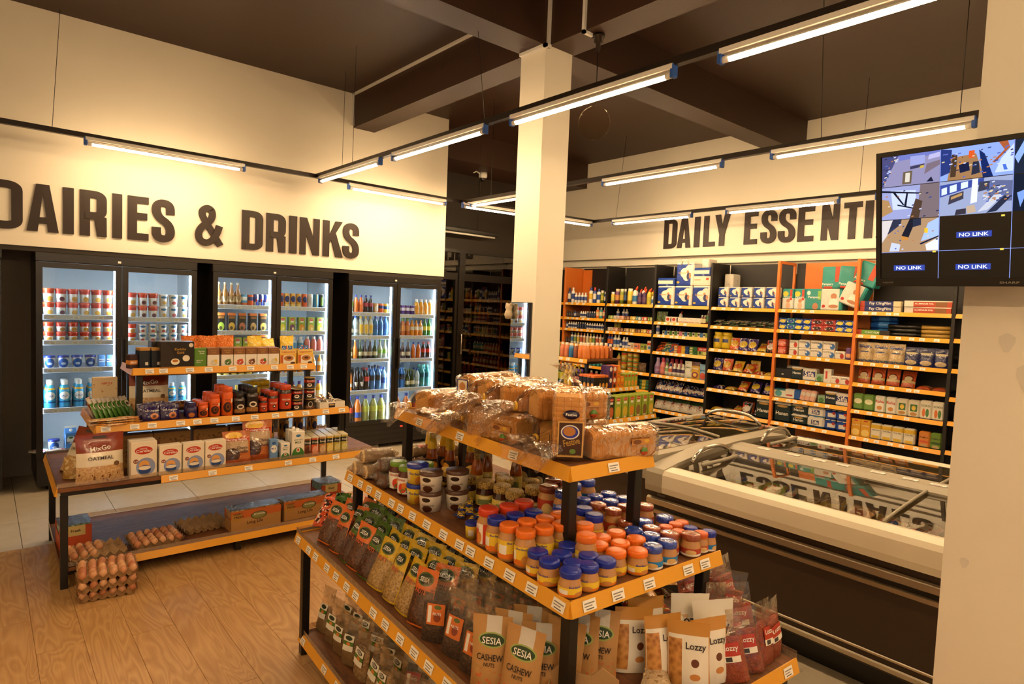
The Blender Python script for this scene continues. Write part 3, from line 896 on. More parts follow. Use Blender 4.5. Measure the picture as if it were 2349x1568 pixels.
# each camera picture: flat print of polygons in the tile's own 0..1 space
FEEDS = [
 (0, 3, '8f8bb0', [('4a4a78', '0 0 .28 .95 .34 1 0 1'), ('6f78c0', '.3 .82 1 .9 1 1 .3 1'), ('9aa0d8', '.5 .62 .75 .66 .75 .92 .5 .92'), ('3c3a58', '.5 .5 .72 .55 .75 .64 .5 .6'), ('6a5a48', '.36 .04 .52 .04 .54 .46 .38 .44'), ('d8d0c0', '.41 .1 .49 .1 .5 .4 .42 .4'), ('7a6a78', '.74 .3 1 .55 1 .7 .78 .62'), ('b8b4e0', '.8 .75 1 .8 1 .95 .82 .9'), ('c8a848', '.66 .5 .74 .52 .73 .6 .67 .58'), ('20223a', '.78 .05 .86 .2 .9 .04')], 's'),
 (1, 3, '8fa8f0', [('a07850', '.1 0 .62 0 .5 .75 .16 .7'), ('2a3878', '0 .15 .14 .25 .16 .95 0 1'), ('4a3828', '.14 .1 .22 .1 .24 .8 .16 .8'), ('c88848', '.24 .3 .36 .25 .38 .5 .26 .55'), ('1c2040', '.28 .2 .42 .25 .4 .52 .26 .45'), ('2a2c40', '.44 .1 .56 .15 .54 .5 .46 .5'), ('d85a28', '.4 .62 .48 .62 .48 .85 .4 .85'), ('182860', '.6 0 .74 .0 .62 .7 .54 .85'), ('a85a34', '.72 .42 .88 .75 .8 1 .92 1 .95 .8 .76 .4'), ('c8d8ff', '.76 .1 1 .1 1 .9 .84 .5'), ('4a70d0', '.88 .15 .93 .15 .9 .32 .86 .32')], 'r'),
 (0, 2, '9aa0d0', [('7a6a70', '.62 0 1 0 1 1 .68 1'), ('c8d4ff', '.2 .3 .62 .3 .6 .85 .16 .9'), ('b0885a', '0 .1 .2 .25 .12 .6 0 .65'), ('181a28', '0 .86 .7 .72 .7 .76 0 .92'), ('181a28', '.18 .86 .38 .42 .41 .42 .22 .88'), ('181a28', '.4 .4 .44 .8 .47 .8 .44 .38'), ('181a28', '.28 .42 .62 .26 .62 .3 .28 .46'), ('503c30', '.5 0 .66 0 .72 .5 .6 .6')], ''),
 (1, 2, '9aa4c8', [('3a4a9a', '0 .55 .62 .85 .62 1 0 .9'), ('d8e4ff', '.02 .6 .1 .64 .1 .84 .02 .8'), ('d8e4ff', '.14 .66 .24 .7 .24 .9 .14 .86'), ('d8e4ff', '.3 .74 .4 .78 .4 .95 .3 .92'), ('403c4c', '.12 .32 .34 .46 .34 .68 .14 .58'), ('b8905c', '.16 .46 .32 .56 .32 .64 .16 .54'), ('e4e8f4', '.44 .3 .53 .34 .54 1 .46 1'), ('3c3c50', '.54 .62 .72 .68 .72 .9 .56 .9'), ('606890', '.68 .3 1 .3 1 .85 .7 .92'), ('c8ccdc', '.54 .05 .68 .1 .9 .5 .76 .5'), ('2c3044', '.66 0 .8 .04 .98 .4 .9 .46'), ('3a3440', '.22 .0 .38 .02 .38 .18 .24 .16'), ('c0a890', '.4 .02 .52 .06 .5 .26 .38 .24')], 's'),
 (0, 1, 'b08c68', [('d8d0d0', '0 .3 .3 1 0 1'), ('20202c', '.36 .5 .5 1 .62 1 .48 .42'), ('c88840', '.36 .36 .48 .36 .48 .44 .36 .5'), ('303448', '.1 .55 .34 .85 .36 1 .2 1'), ('a8c0ff', '.7 .3 1 .45 1 1 .82 .85'), ('e4ecff', '.8 .02 1 .02 1 .4 .78 .2'), ('c8d0e8', '.14 .02 .32 .02 .34 .24 .18 .3'), ('2c3044', '.56 .75 .7 .8 .7 1 .56 1'), ('e8c030', '.76 .55 .82 .55 .82 .7 .76 .7'), ('18203c', '.7 .2 1 .42 1 .46 .68 .24')], ''),
 (2, 3, '20283a', [('8fb0f0', '.05 .3 .2 .9 .12 .95 0 .5'), ('6a80b0', '.4 .4 .7 .8 .8 .6')], 's'),
 (2, 2, '1a2030', [('7da0e8', '.1 .1 .2 .6 .05 .5'), ('5a6a90', '.4 .2 .9 .3 .9 .5 .4 .4')], 's'),
 (3, 3, '6f7fd8', [('3a3f80', '0 0 .3 .9 0 1')], 's')]
def em_(c):
    return EM('tv_pix_' + c, c, .85)
for (c, r, bg, polys, fx) in FEEDS:
    xa, xb, za, zb = XC[c] + .001, XC[c + 1] - .001, ZR[r] + .001, ZR[r + 1] - .001
    m = MB().add([(xa, -.0002, za), (xb, -.0002, za), (xb, -.0002, zb), (xa, -.0002, zb)], [(0, 1, 2, 3)])
    ms = [em_(bg)]
    def pg(col_, pts, y_):
        v_ = [(xa + (xb - xa) * min(1, max(0, pts[i])), y_, za + (zb - za) * min(1, max(0, pts[i + 1]))) for i in range(0, len(pts), 2)]
        if em_(col_) not in ms:
            ms.append(em_(col_))
        m.add(v_, [tuple(range(len(v_)))], ms.index(em_(col_)))
    for q, (col_, p_) in enumerate(polys):
        pg(col_, [float(t_) for t_ in p_.split()], -.0003 - .00002 * q)
    for q in range(46 if fx else 14):        # goods on the shelves in the picture
        u, v_ = (rnd.random() * .3, rnd.random()) if fx == 's' and c == 0 else (.6 + rnd.random() * .38, .3 + rnd.random() * .55) if fx == 's' else (rnd.random(), rnd.random() * .9)
        if fx == 's' and c == 0 and u > v_ * .3:
            u *= v_
        w_ = .02 + rnd.random() * .03
        pg(rnd.choice(('c8d0f8', '2c3050', 'b87848', '5a68b8', 'd8c8a0', '3a4a88')), [u, v_, u + w_, v_ + .01, u + w_, v_ + .045, u, v_ + .035], -.0006 - .00001 * q)
    ob('camera_view', m.mesh('view', *ms), sc)
LINE = EM('tv_grid_line', (.25, .32, .75), .9)
m = MB()
for c in (1, 2, 3):
    m.box(XC[c] - .0007, XC[c] + .0007, -.0004, .0005, ZR[0], ZR[4])
for r in (1,):
    m.box(XC[0], XC[4], -.0004, .0005, ZR[r] - .0006, ZR[r] + .0006)
g = ob('grid_lines', m.mesh('lines', LINE), sc); g['kind'] = 'stuff'
TWH = EM('tv_text', (.75, .8, 1.0), 1.2)
TBL = EM('tv_text_ground', (.05, .08, .42), .7)
for (c, r) in ((1, 1), (0, 0), (1, 0), (2, 1), (2, 0), (3, 1), (3, 0)):
    cx, cz = (XC[c] + XC[c + 1]) / 2, (ZR[r] + ZR[r + 1]) / 2 - .006
    s_ = ob('status_plate', MB().box(cx - .042, cx + .042, -.0006, .0006, cz - .0085, cz + .0085).mesh('plate', TBL), sc)
    ob('lettering', letter(MB(), 'NO LINK', .07, cx, cz, -.0012, .0105).mesh('nolink', TWH), s_)
    ob('folder_icon', MB().box(cx + .062, cx + .07, -.0007, .0005, cz + .045, cz + .05).mesh('icon', EM('icon_yellow', (.9, .7, .1), .8)), s_)
ob('lettering', letter(MB(), 'SHARP', .045, TW / 2, .011, -.0046, .007).mesh('brand', M('grey_print', '8d877c', .4)), bzl)
ob('lettering', letter(MB(), 'AQUOS', .03, .035, .012, -.0046, .005).mesh('brand', M('grey_print', '8d877c', .4)), bzl)
ob('wall_mount', MB().box(.25, .48, .046, .125, .1, .3).box(.3, .42, .1, .16, .05, .36).mesh('mount', BLACK), tv)

# ------------------------------------------------------------------ chest freezers
FRB = M('freezer_brown_panel', '3d3026', .42, vary=.06)
FRC = M('freezer_cream_rim', 'e6dcc6', .35, vary=.03)
FRG = M('freezer_grey_rim', 'a89f8c', .4, vary=.04)
FRI = M('freezer_inside', 'd8cfbb', .4)
LIDG = GLASS('freezer_lid_glass', 'f4eede', .17, blend=.30)
ALU = M('aluminium', 'cfc6b4', .3, .9)
fz = thing('chest_freezer', 'long brown island freezer with curved glass lids and cream rim', 'freezer', (3.15, 2.30, 0), (0, 0, RAD(-90)))
FL, FWD = 2.5, 1.6
# local x runs along the freezer (towards the pillar), y across from front (0) to back
m = MB().box(.0, FL, .0, .05, .14, .67).box(0, FL, FWD - .05, FWD, .14, .70).box(0, .05, .05, FWD - .05, .14, .68).box(FL - .05, FL, .05, FWD - .05, .14, .68).box(.05, FL - .05, .05, FWD - .05, .14, .22)
ob('body', m.mesh('body', FRB), fz)
ob('plinth', MB().box(.06, FL - .06, .09, FWD - .09, 0, .14).mesh('plinth', BLACK), fz)
prof = [(-.035, .665), (-.04, .70), (-.038, .775), (-.02, .80), (.05, .812), (.11, .80), (.11, .665)]
def along(prof, x0, x1):
    mb = MB(); n = len(prof)
    mb.add([(x0, y, z) for y, z in prof] + [(x1, y, z) for y, z in prof], [(i, i + n, (i + 1) % n + n, (i + 1) % n) for i in range(n)] + [tuple(range(n)), tuple(range(2 * n - 1, n - 1, -1))])
    return mb
ob('front_rim', along(prof, .10, FL).mesh('rim', FRC), fz)
ob('end_cap', along([(-.037, .664), (-.042, .70), (-.04, .778), (-.02, .805), (.12, .83), (.5, .875), (FWD / 2, .89), (FWD - .5, .885), (FWD - .1, .86), (FWD + .02, .83), (FWD + .02, .68)], -.02, .10).mesh('cap', FRG), fz)
ob('back_rim', along([(FWD - .09, .69), (FWD - .09, .838), (FWD - .02, .85), (FWD + .03, .83), (FWD + .03, .69)], .10, FL).mesh('rim', FRC), fz)
cd_ = ob('centre_divider', along([(.70, .79), (.70, .852), (.74, .875), (.86, .878), (.90, .855), (.90, .79)], .10, FL).mesh('divider', FRG), fz)
for q in range(12):
    ob('price_tag', tag_mesh(.075, .04), cd_, (.3 + q * .165 + (.03 if q % 3 else 0), .79, .8785), (RAD(-88), 0, 0))
ob('lamp_tube', MB().tube([(.14, .715, .84), (FL - .05, .715, .84)], .012, 8).mesh('lamp', M('lamp_glass', 'dfe0ea', .2, emit=.0)), fz)
ob('bumper', along([(-.012, .575), (-.028, .585), (-.028, .615), (-.012, .625)], -.015, FL).mesh('bumper', ALU), fz)
ob('bumper_groove', along([(-.004, .555), (-.012, .557), (-.012, .574), (-.004, .576)], -.01, FL).mesh('groove', M('groove_black', '0c0a08', .4)), fz)
ob('lower_trim', along([(-.003, .52), (-.01, .525), (-.01, .545), (-.003, .552)], -.01, FL).mesh('trim', ALU), fz)
ob('bottom_trim', along([(-.003, .15), (-.012, .155), (-.012, .175), (-.003, .18)], -.01, FL).mesh('trim', ALU), fz)
ob('bottom_trim', along([(-.003, .205), (-.008, .208), (-.008, .216), (-.003, .219)], -.01, FL).mesh('trim', ALU), fz)
ob('inside_wall', MB().box(.06, FL - .06, .10, .112, .23, .80).box(.06, FL - .06, .79, .81, .23, .80).box(.06, FL - .06, FWD - .112, FWD - .1, .23, .80).mesh('inside', FRI), fz)
ob('badge', MB().box(.045, .1, -.0015, 0, .63, .645).mesh('badge', M('badge_grey', '6a6258', .4)), fz)
def lid(x0, x1, y0, z0, y1, z1, bulge, sub=True):
    mb = MB().grid(lambda u, v: (x0 + (x1 - x0) * u, y0 + (y1 - y0) * v, z0 + (z1 - z0) * v + bulge * math.sin(math.pi * v)), 2, 10)
    return ob('glass_lid', mb.mesh('lid', LIDG), fz)
def bar(x, y0, z0, y1, z1, bulge, w_=.012):
    pts = [(x, y0 + (y1 - y0) * v, z0 + (z1 - z0) * v + bulge * math.sin(math.pi * v) + .004) for v in [i / 10 for i in range(11)]]
    ob('lid_rail', MB().tube(pts, w_, 6).mesh('rail', FRG), fz)
for (x0, x1) in ((.10, 1.27), (1.25, FL - .02)):
    d = .0 if x0 < 1 else -.012
    lid(x0, x1, .10, .806 + d, .705, .852 + d, .004); lid(x0, x1, .895, .852 + d, FWD - .085, .842 + d, .006)
bar(1.26, .10, .804, .705, .850, .004, .008); bar(1.26, .895, .850, FWD - .085, .84, .006, .008)
def handle(x, ya, yb, z):
    n = 10
    pts = [(x + .07 * (1 - abs(2 * i / n - 1) ** 4) * 0, ya + (yb - ya) * i / n, z + .075 * (1 - abs(2 * i / n - 1) ** 3.2)) for i in range(n + 1)]
    return pts
for (ya, yb, z) in ((.16, .60, .842), (1.0, 1.42, .875)):
    p = handle(.17, ya, yb, z)
    h = ob('handle', MB().tube(p, .013, 8).mesh('handle', CHROME), fz)
    ob('handle_base', MB().tube([(.23, ya + .02, z - .005), (.23 + .03, (ya + yb) / 2, z + .008), (.23, yb - .02, z + .0)], .012, 6).mesh('base', FRG), h)

f2 = thing('chest_freezer', 'short grey end freezer with flat glass top beyond the long freezer', 'freezer', (3.22, 2.345, 0))
A, B = 1.68, .74
ob('body', MB().box(0, A, 0, .05, .1, .70).box(0, A, B - .05, B, .1, .70).box(0, .05, .05, B - .05, .1, .70).box(A - .05, A, .05, B - .05, .1, .70).box(.05, A - .05, .05, B - .05, .1, .2).mesh('body', FRB), f2)
rm = ring(MB(), -.03, A + .03, -.02, B + .03, .085, .70, .858).xf(Matrix(((1, 0, 0, 0), (0, 0, 1, 0), (0, 1, 0, 0), (0, 0, 0, 1))))
ob('rim', rm.mesh('rim', FRG), f2)
ob('inside_wall', MB().box(.055, A - .055, .052, .06, .2, .84).box(.055, A - .055, B - .06, B - .052, .2, .84).mesh('inside', FRI), f2)
ob('glass_lid', MB().grid(lambda u, v: (.055 + .8 * u, .06 + (B - .12) * v, .862 + .02 * math.sin(math.pi * v)), 2, 8).mesh('lid', LIDG), f2)
ob('glass_lid', MB().grid(lambda u, v: (.83 + .8 * u, .06 + (B - .12) * v, .868 + .02 * math.sin(math.pi * v)), 2, 8).mesh('lid', LIDG), f2)
ob('lid_rail', MB().tube([(.845, .06 + (B - .12) * v / 6, .87 + .02 * math.sin(math.pi * v / 6)) for v in range(7)], .011, 6).mesh('rail', FRG), f2)
p = [(A - .12, .12 + .5 * i / 10, .875 + .075 * (1 - abs(2 * i / 10 - 1) ** 3.2)) for i in range(11)]
ob('handle', MB().tube(p, .014, 8).mesh('handle', CHROME), f2)
# ------------------------------------------------------------------ product kinds
KIND = {}
def kind(name, desc, cat, parts):
    """parts [(part name, mesh, loc, rot)]"""
    KIND[name] = (desc, cat, parts)
NAMEOF = {}
def put(kd, loc, rz=0, where='', tilt=None, desc=None, frame=None):
    d, cat, parts = KIND[kd]
    nm = NAMEOF.get(kd, kd)
    p = Vector(loc)
    if frame:
        c, ang = frame
        a = RAD(ang)
        p = Vector((c[0] + p.x * math.cos(a) - p.y * math.sin(a), c[1] + p.x * math.sin(a) + p.y * math.cos(a), p.z))
        rz = rz + ang
    rot = (RAD(tilt[0]) if tilt else 0, RAD(tilt[1]) if tilt else 0, RAD(rz))
    if len(parts) == 1:
        o = ob(nm, parts[0][1], None, p, rot)
    else:
        o = ob(nm, None, None, p, rot)
        made = {}
        for q in parts:
            par = made.get(q[4], o) if len(q) > 4 else o
            made[q[0]] = ob(q[0], q[1], par, q[2] if len(q) > 2 else (0, 0, 0), q[3] if len(q) > 3 else None)
    return later(o, desc or d, cat, where, p)

def pm(*a, **k):
    return PK(*a, **k)
DARKINK = M('dark_print', '2a1c16', .5, vary=0); WHITEINK = M('white_print', 'f6f1e6', .45, vary=0)
REDINK = M('red_print', 'c8261c', .45, vary=0); BLUEINK = M('blue_print', '1d3f9c', .45, vary=0)
GOLDINK = M('gold_print', 'cfa14a', .35, .4, vary=0); GREENINK = M('green_print', '2c5a2a', .45, vary=0)
ORINK = M('orange_print', 'e0662a', .45, vary=0); GREYINK = M('grey_text_print', '7d766c', .5, vary=0)
INK = dict(k=DARKINK, w=WHITEINK, r=REDINK, b=BLUEINK, g=GOLDINK, n=GREENINK, o=ORINK, y=GREYINK)

def texts(L, y=0, bend=None):
    """one lettering mesh per entry (text, width, cx, cz, ink, height)"""
    out = []
    for e in L:
        t_, w_, cx, cz, ink = e[:5]
        h = e[5] if len(e) > 5 else None
        out.append(('lettering', letter(MB(), t_, w_, cx, cz, y, h, bend=bend).mesh('print_' + t_, INK[ink])))
    return out

def boxk(name, desc, cat, w_, d, h, mat, L=(), b=.003, extra=()):
    parts = [('body', MB().cbox(-w_ / 2, w_ / 2, -d / 2, d / 2, 0, h, b).mesh(name, mat))]
    parts += texts(L, -d / 2 - .0008)
    for nm, me in extra:
        parts.append((nm, me))
    kind(name, desc, cat, parts)

def lathek(name, desc, cat, segs, n=14, near=False, L=(), bend=None, sq=0):
    """segs [(part, profile, material[, knurl])]"""
    if near:
        parts = [(s[0], MB().lathe(s[1], n, knurl=s[3] if len(s) > 3 else 0, sq=sq if s[0] != 'lid' else 0).mesh(name + '_' + s[0], s[2])) for s in segs]
        parts += texts(L, bend=bend)
    else:
        m = MB()
        for i, s in enumerate(segs):
            m.lathe(s[1], n, i, sq=sq)
        parts = [('body', m.mesh(name, *[s[2] for s in segs]))]
    kind(name, desc, cat, parts)

def closed(r, z0, z1, b=.003):
    return [(0, z0), (r - b, z0), (r, z0 + b), (r, z1 - b), (r - b, z1), (0, z1)]

# pouches ------------------------------------------------------------
def pouch_fn(w_, h, d, seed, stand, seal=.1, side=1, wob=.004, taper=0.0):
    def fn(u, v):
        e = abs(2 * u - 1)
        if stand:
            if v < .14:
                pr = .72 + .28 * (v / .14)
            else:
                q = min(1, (v - .14) / (1 - seal - .14))
                pr = max(.03, math.cos(q * math.pi / 2) ** .8) if v < 1 - seal else .03
        else:
            q = min(1, max(0, (v - seal) / (1 - 2 * seal)))
            pr = max(.03, math.sin(math.pi * q) ** .55)
        t = d / 2 * max(0, 1 - e ** 2.6) ** .6 * pr
        ww = w_ * (1 - .05 * math.sin(math.pi * v)) * (1 - taper * v)
        n = mnoise.noise((u * 3.1 + seed, v * 3.7, side * 5.)) * wob * (1 if e < .99 else .3)
        zz = v * h + (mnoise.noise((u * 4 + seed, 9., 2.)) * wob * .8 if v > .98 else 0)
        return ((u - .5) * ww, -side * (t + n * .6 * (1 if e < .99 else 0)), zz)
    return fn
def pouch(w_, h, d, seed=0, stand=True, nu=8, nv=9, seal=.1, wob=.004, v0=0, v1=1, taper=0.0, cap=False):
    m = MB()
    f = pouch_fn(w_, h, d, seed, stand, seal, 1, wob, taper); b = pouch_fn(w_, h, d, seed, stand, seal, -1, wob, taper)
    m.grid(lambda u, v: f(u, v0 + (v1 - v0) * v), nu, nv)
    m.grid(lambda u, v: b(1 - u, v0 + (v1 - v0) * v), nu, nv)
    ends = [v0] if not cap else [v0, v1]
    for q in ends:
        vs = [f(i / nu, q) for i in range(nu + 1)] + [b(i / nu, q) for i in range(nu + 1)]
        m.add(vs, [(i, i + 1, nu + 2 + i, nu + 1 + i) if q != v0 else (nu + 1 + i, nu + 2 + i, i + 1, i) for i in range(nu)])
    return m
def pouchk(name, desc, cat, w_, h, d, mat, L=(), stand=True, seal=.1, seeds=(1,), taper=0.0, wob=.004, yf=.5):
    """one kind per seed: name, name.b ..."""
    for i, s in enumerate(seeds):
        me = pouch(w_, h, d, s * 7.3, stand, seal=seal, wob=wob, taper=taper).mesh(name, mat)
        parts = [('bag', me)]
        f = pouch_fn(w_, h, d, s * 7.3, stand, seal, 1, wob, taper)
        for e in L:
            m = letter(MB(), e[0], e[1], e[2], e[3], 0, e[5] if len(e) > 5 else None)
            m.v = [(x, f(min(.98, max(.02, x / w_ + .5)), min(1, max(0, z / h)))[1] - .0025, z) for x, y, z in m.v]
            parts.append(('lettering', m.mesh('print_' + e[0], INK[e[4]])))
        kn = name + ('' if i == 0 else '.%d' % i)
        NAMEOF[kn] = name
        kind(kn, desc, cat, parts)
def lab_on(w_, h, d, seed, x0, x1, z0, z1, mat, stand=True, seal=.1, off=.003):
    """a stuck-on label following the front of a pouch"""
    f = pouch_fn(w_, h, d, seed * 7.3, stand, seal, 1, .004)
    return MB().grid(lambda u, v: (x0 + (x1 - x0) * u, f(min(.98, max(.02, (x0 + (x1 - x0) * u) / w_ + .5)), (z0 + (z1 - z0) * v) / h)[1] - off, z0 + (z1 - z0) * v), 4, 4).mesh('label', mat)

# ------------------------------------------------------------------ spreads and jars for the front island
PB = M('peanut_butter', 'c68f56', .25, vary=.05, Coat_Weight=.6)
BLUELID = M('blue_lid', '1b2f9e', .3, vary=.02); ORLID = M('orange_lid', 'ee7420', .3, vary=.02); REDLID = M('red_lid', 'd1401f', .3, vary=.02)
SHRB = M('shrink_blue_lid', '2a49b0', .12, vary=.05, bump=.5, bscale=70, Coat_Weight=1.0); SHRR = M('shrink_rust_lid', '9c4a2c', .12, vary=.08, bump=.5, bscale=70, Coat_Weight=1.0)
LABY = pm('spread_label', 'f0c93a', ('r', 0, 1, 0, .3, 'e77a22'), ('r', .02, .28, .25, .75, 'f3efe6'), ('d', .75, .3, .18, .25, 'c98a45'), rough=.3)
LABB = pm('blue_spread_label', '1f7fc4', ('r', 0, 1, 0, .28, 'f3efe6'), ('d', .75, .45, .2, .35, 'd8b070'), rough=.3)
LABR = pm('red_spread_label', 'b8402c', ('r', 0, 1, 0, .28, 'f3efe6'), ('d', .6, .5, .25, .35, 'e0bb78'), rough=.3)
LABK = pm('biscuit_label', 'cf4023', ('r', .38, .62, 0, 1, 'f6efe2'), ('d', .42, .3, .14, .3, 'd68a3a'), rough=.3)
def jar(name, desc, r, h, lid, label, L=(), body=PB, lh=.26):
    zl = h * (1 - lh)
    kind_parts = [('body', [(0, 0), (r - .006, 0), (r, .006), (r, zl - .02), (r * .86, zl - .006), (r * .84, zl + .003)], body),
                  ('lid', [(r * .9, zl), (r * .93, zl + .003), (r * .93, h - .006), (r * .88, h - .001), (r * .6, h), (0, h - .001)], lid, .012),
                  ('label', [(r + .0007, h * .1), (r + .0009, h * .12), (r + .0009, zl - .026), (r + .0007, zl - .024)], label)]
    lathek(name, desc, 'jar', kind_parts, 20, True, L, r + .0022)
jar('spread_jar_blue_short', 'short peanut butter jar, blue lid', .034, .076, BLUELID, LABY, [('Blue Band', .034, .004, .036, 'b')])
jar('spread_jar_orange_short', 'short peanut butter jar, orange lid', .034, .076, ORLID, LABY, [('Blue Band', .034, .004, .036, 'b')])
jar('spread_jar_blue_tall', 'tall peanut butter jar, blue lid', .034, .118, BLUELID, LABY, [('Blue Band', .036, .004, .064, 'b')], lh=.2)
jar('spread_jar_orange_tall', 'tall peanut butter jar, orange lid', .034, .118, ORLID, LABY, [('Blue Band', .036, .004, .064, 'b')], lh=.2)
jar('biscuit_spread_jar', 'tall red biscuit spread jar', .037, .13, REDLID, LABK, [('off', .03, -.02, .072, 'w')], lh=.2)
jar('sealed_jar_blue', 'shrink-sealed jar, blue lid and label', .034, .076, SHRB, LABB, lh=.27)
jar('sealed_jar_rust', 'shrink-sealed jar, rust lid, red label', .034, .076, SHRR, LABR, lh=.27)
jar('sealed_jar_blue_tall', 'tall shrink-sealed blue-lid jar', .034, .1, SHRB, LABB, lh=.2)
jar('sealed_jar_rust_tall', 'tall shrink-sealed rust-lid jar', .034, .1, SHRR, LABR, lh=.2)
jar('mini_jar_orange', 'small peanut butter jar, orange lid, red label', .026, .07, M('rust_orange_lid', 'd2602a', .3), LABR)
jar('mini_jar_blue', 'small peanut butter jar, blue lid and label', .026, .07, BLUELID, LABB)
jar('big_jar_blue', 'large peanut butter jar, blue lid', .04, .14, SHRB, LABB, lh=.18)
jar('big_jar_rust', 'large peanut butter jar, rust lid', .04, .14, SHRR, LABR, lh=.18)
HON = M('dark_honey', '3a1606', .12, vary=.1, Coat_Weight=.8); HONL = M('amber_honey', '9c4a10', .1, vary=.1, Coat_Weight=.8)
GOLDW = pm('gold_woven_lid', 'c9a456', ('n', 180, .55, '7a5a22'), rough=.3, wr=.5, wscale=160)
LABH = pm('honey_label', 'd8c060', ('r', .15, .85, .1, .6, '7f8a52'), ('r', .3, .7, .65, .9, 'f0e4b0'), rough=.4)
jar('honey_jar', 'honey jar with woven gold lid', .039, .105, GOLDW, LABH, body=HON, lh=.28)
jar('honey_jar_small', 'small honey jar with gold lid', .032, .09, GOLDW, LABH, body=HON, lh=.28)
jar('honey_pot_mini', 'tiny honey pot with yellow lid', .022, .07, M('pale_yellow_lid', 'e3b94e', .4), LABH, body=HON, lh=.35)
lathek('honey_bottle_gold', 'slim honey bottle with gold cap', 'bottle', [('body', [(0, 0), (.026, 0), (.027, .1), (.02, .14), (.012, .16)], HONL), ('cap', [(.014, .155), (.014, .2), (0, .201)], GOLDW), ('label', [(.0278, .03), (.0278, .09)], LABH)], 14, True)
lathek('honey_squeeze_bottle', 'honey bottle with tall yellow cap', 'bottle', [('body', [(0, 0), (.034, 0), (.036, .02), (.027, .09), (.02, .13)], HONL), ('cap', [(.023, .128), (.023, .14), (.016, .2), (0, .202)], M('yellow_cap', 'f2c62a', .35)), ('label', [(.0352, .03), (.029, .08)], pm('hex_label', '2a1a12', ('d', .5, .4, .3, .4, 'e8a030'), rough=.4))], 16, True)
lathek('syrup_bottle', 'dark syrup bottle with black cap', 'bottle', [('body', [(0, 0), (.032, 0), (.033, .13), (.014, .17)], HON), ('cap', [(.016, .168), (.016, .2), (0, .201)], BLACK), ('label', [(.0337, .03), (.0337, .11)], pm('syrup_label', '1c1a1a', ('d', .5, .5, .3, .3, 'd8c8a0')))], 14, True)
JAM = M('red_jam', '5a160a', .15, Coat_Weight=.7)
jar('jam_jar', 'jam jar with green lid', .04, .125, M('green_lid', '6f9a2c', .35), pm('jam_label', 'f4efe2', ('d', .62, .35, .22, .3, 'e0402a'), ('d', .75, .5, .15, .2, 'ec8a2a'), ('n', 60, .62, '5a8a3a', .0, .4), rough=.35), [('VitraVac', .05, 0, .072, 'r')], body=JAM, lh=.16)
def tub(name, desc, r, h, bodym, lidm, L=()):
    lathek(name, desc, 'tub', [('body', [(0, 0), (r * .86, 0), (r * .96, h * .82)], bodym), ('lid', [(r, h * .8), (r, h * .97), (r * .93, h), (0, h * .985)], lidm)], 20, True, L, r * .945 + .002)
tub('chocolate_tub', 'round chocolate spread tub', .047, .078, pm('choc_tub_print', 'eee6d8', ('d', .5, .2, .22, .2, '5a3220'), ('d', .45, .75, .2, .14, '2a1c16'), rough=.3), M('brown_lid', '5a3a28', .35), [('CHOCOLATE', .05, .004, .028, 'k')])
tub('margarine_tub', 'yellow margarine tub, blue lid', .045, .08, pm('marg_print', 'f0cf3c', ('d', .7, .25, .2, .25, 'e79a3a'), ('r', 0, .25, .2, .8, 'f4f0e4'), rough=.35), BLUELID, [('Blue Band', .05, .0, .045, 'b')])
tub('margarine_tub_small', 'small yellow margarine tub, blue lid', .026, .055, pm('marg_print2', 'f0cf3c', ('r', .3, .7, .2, .7, 'f4f0e4'), rough=.35), BLUELID)

# cakes, sachets, sweets
ROLLF = FILM('cake_wrap', 'fff1dc', .3, .1, 60, .8)
CAKE = M('sponge_cake', 'e6c48c', .7, vary=.15, vscale=30, bump=.5, bscale=90); CAKEB = M('chocolate_cake', '6a4228', .7, vary=.15, vscale=30, bump=.5, bscale=90)
def rollk(name, desc, r, l, mat, band=None):
    rx = Matrix.Rotation(RAD(90), 4, 'Y')
    z = Matrix.Translation((0, 0, r))
    parts = [('cake', MB().lathe([(0, -l / 2), (r * .88, -l / 2), (r * .94, -l / 2 + .01), (r * .94, l / 2 - .01), (r * .88, l / 2), (0, l / 2)], 14).xf(z @ rx).mesh('cake', mat)),
             ('wrapper', MB().lathe([(.004, -l / 2 - .03), (r * .5, -l / 2 - .006), (r, -l / 2 + .01), (r, l / 2 - .01), (r * .5, l / 2 + .006), (.004, l / 2 + .03)], 14, knurl=.04).xf(z @ rx).mesh('wrapper', ROLLF))]
    if band:
        parts.append(('label', MB().lathe([(r + .001, -l * .3), (r + .001, l * .3)], 14, a0=RAD(60), a1=RAD(230)).xf(z @ rx).mesh('label', band)))
    kind(name, desc, 'cake', parts)
RBAND = pm('red_white_band', 'd8d0c0', ('n', 45, .5, 'c4492c'), rough=.3)
rollk('swiss_roll', 'wrapped pale swiss roll', .034, .15, CAKE)
rollk('swiss_roll_red', 'wrapped swiss roll with red print', .03, .17, CAKE, RBAND)
rollk('swiss_roll_brown', 'wrapped chocolate swiss roll', .032, .12, CAKEB)
SACH = pm('sachet_print', 'e8bf2e', ('r', 0, 1, .0, .16, '24327e'), ('n', 70, .56, '24327e'), ('n', 40, .62, 'f2ead8'), rough=.25, wr=.4)
pouchk('snack_sachet', 'small yellow and blue sachet', 'sachet', .03, .12, .012, SACH, stand=False, seeds=(1, 2), wob=.003)

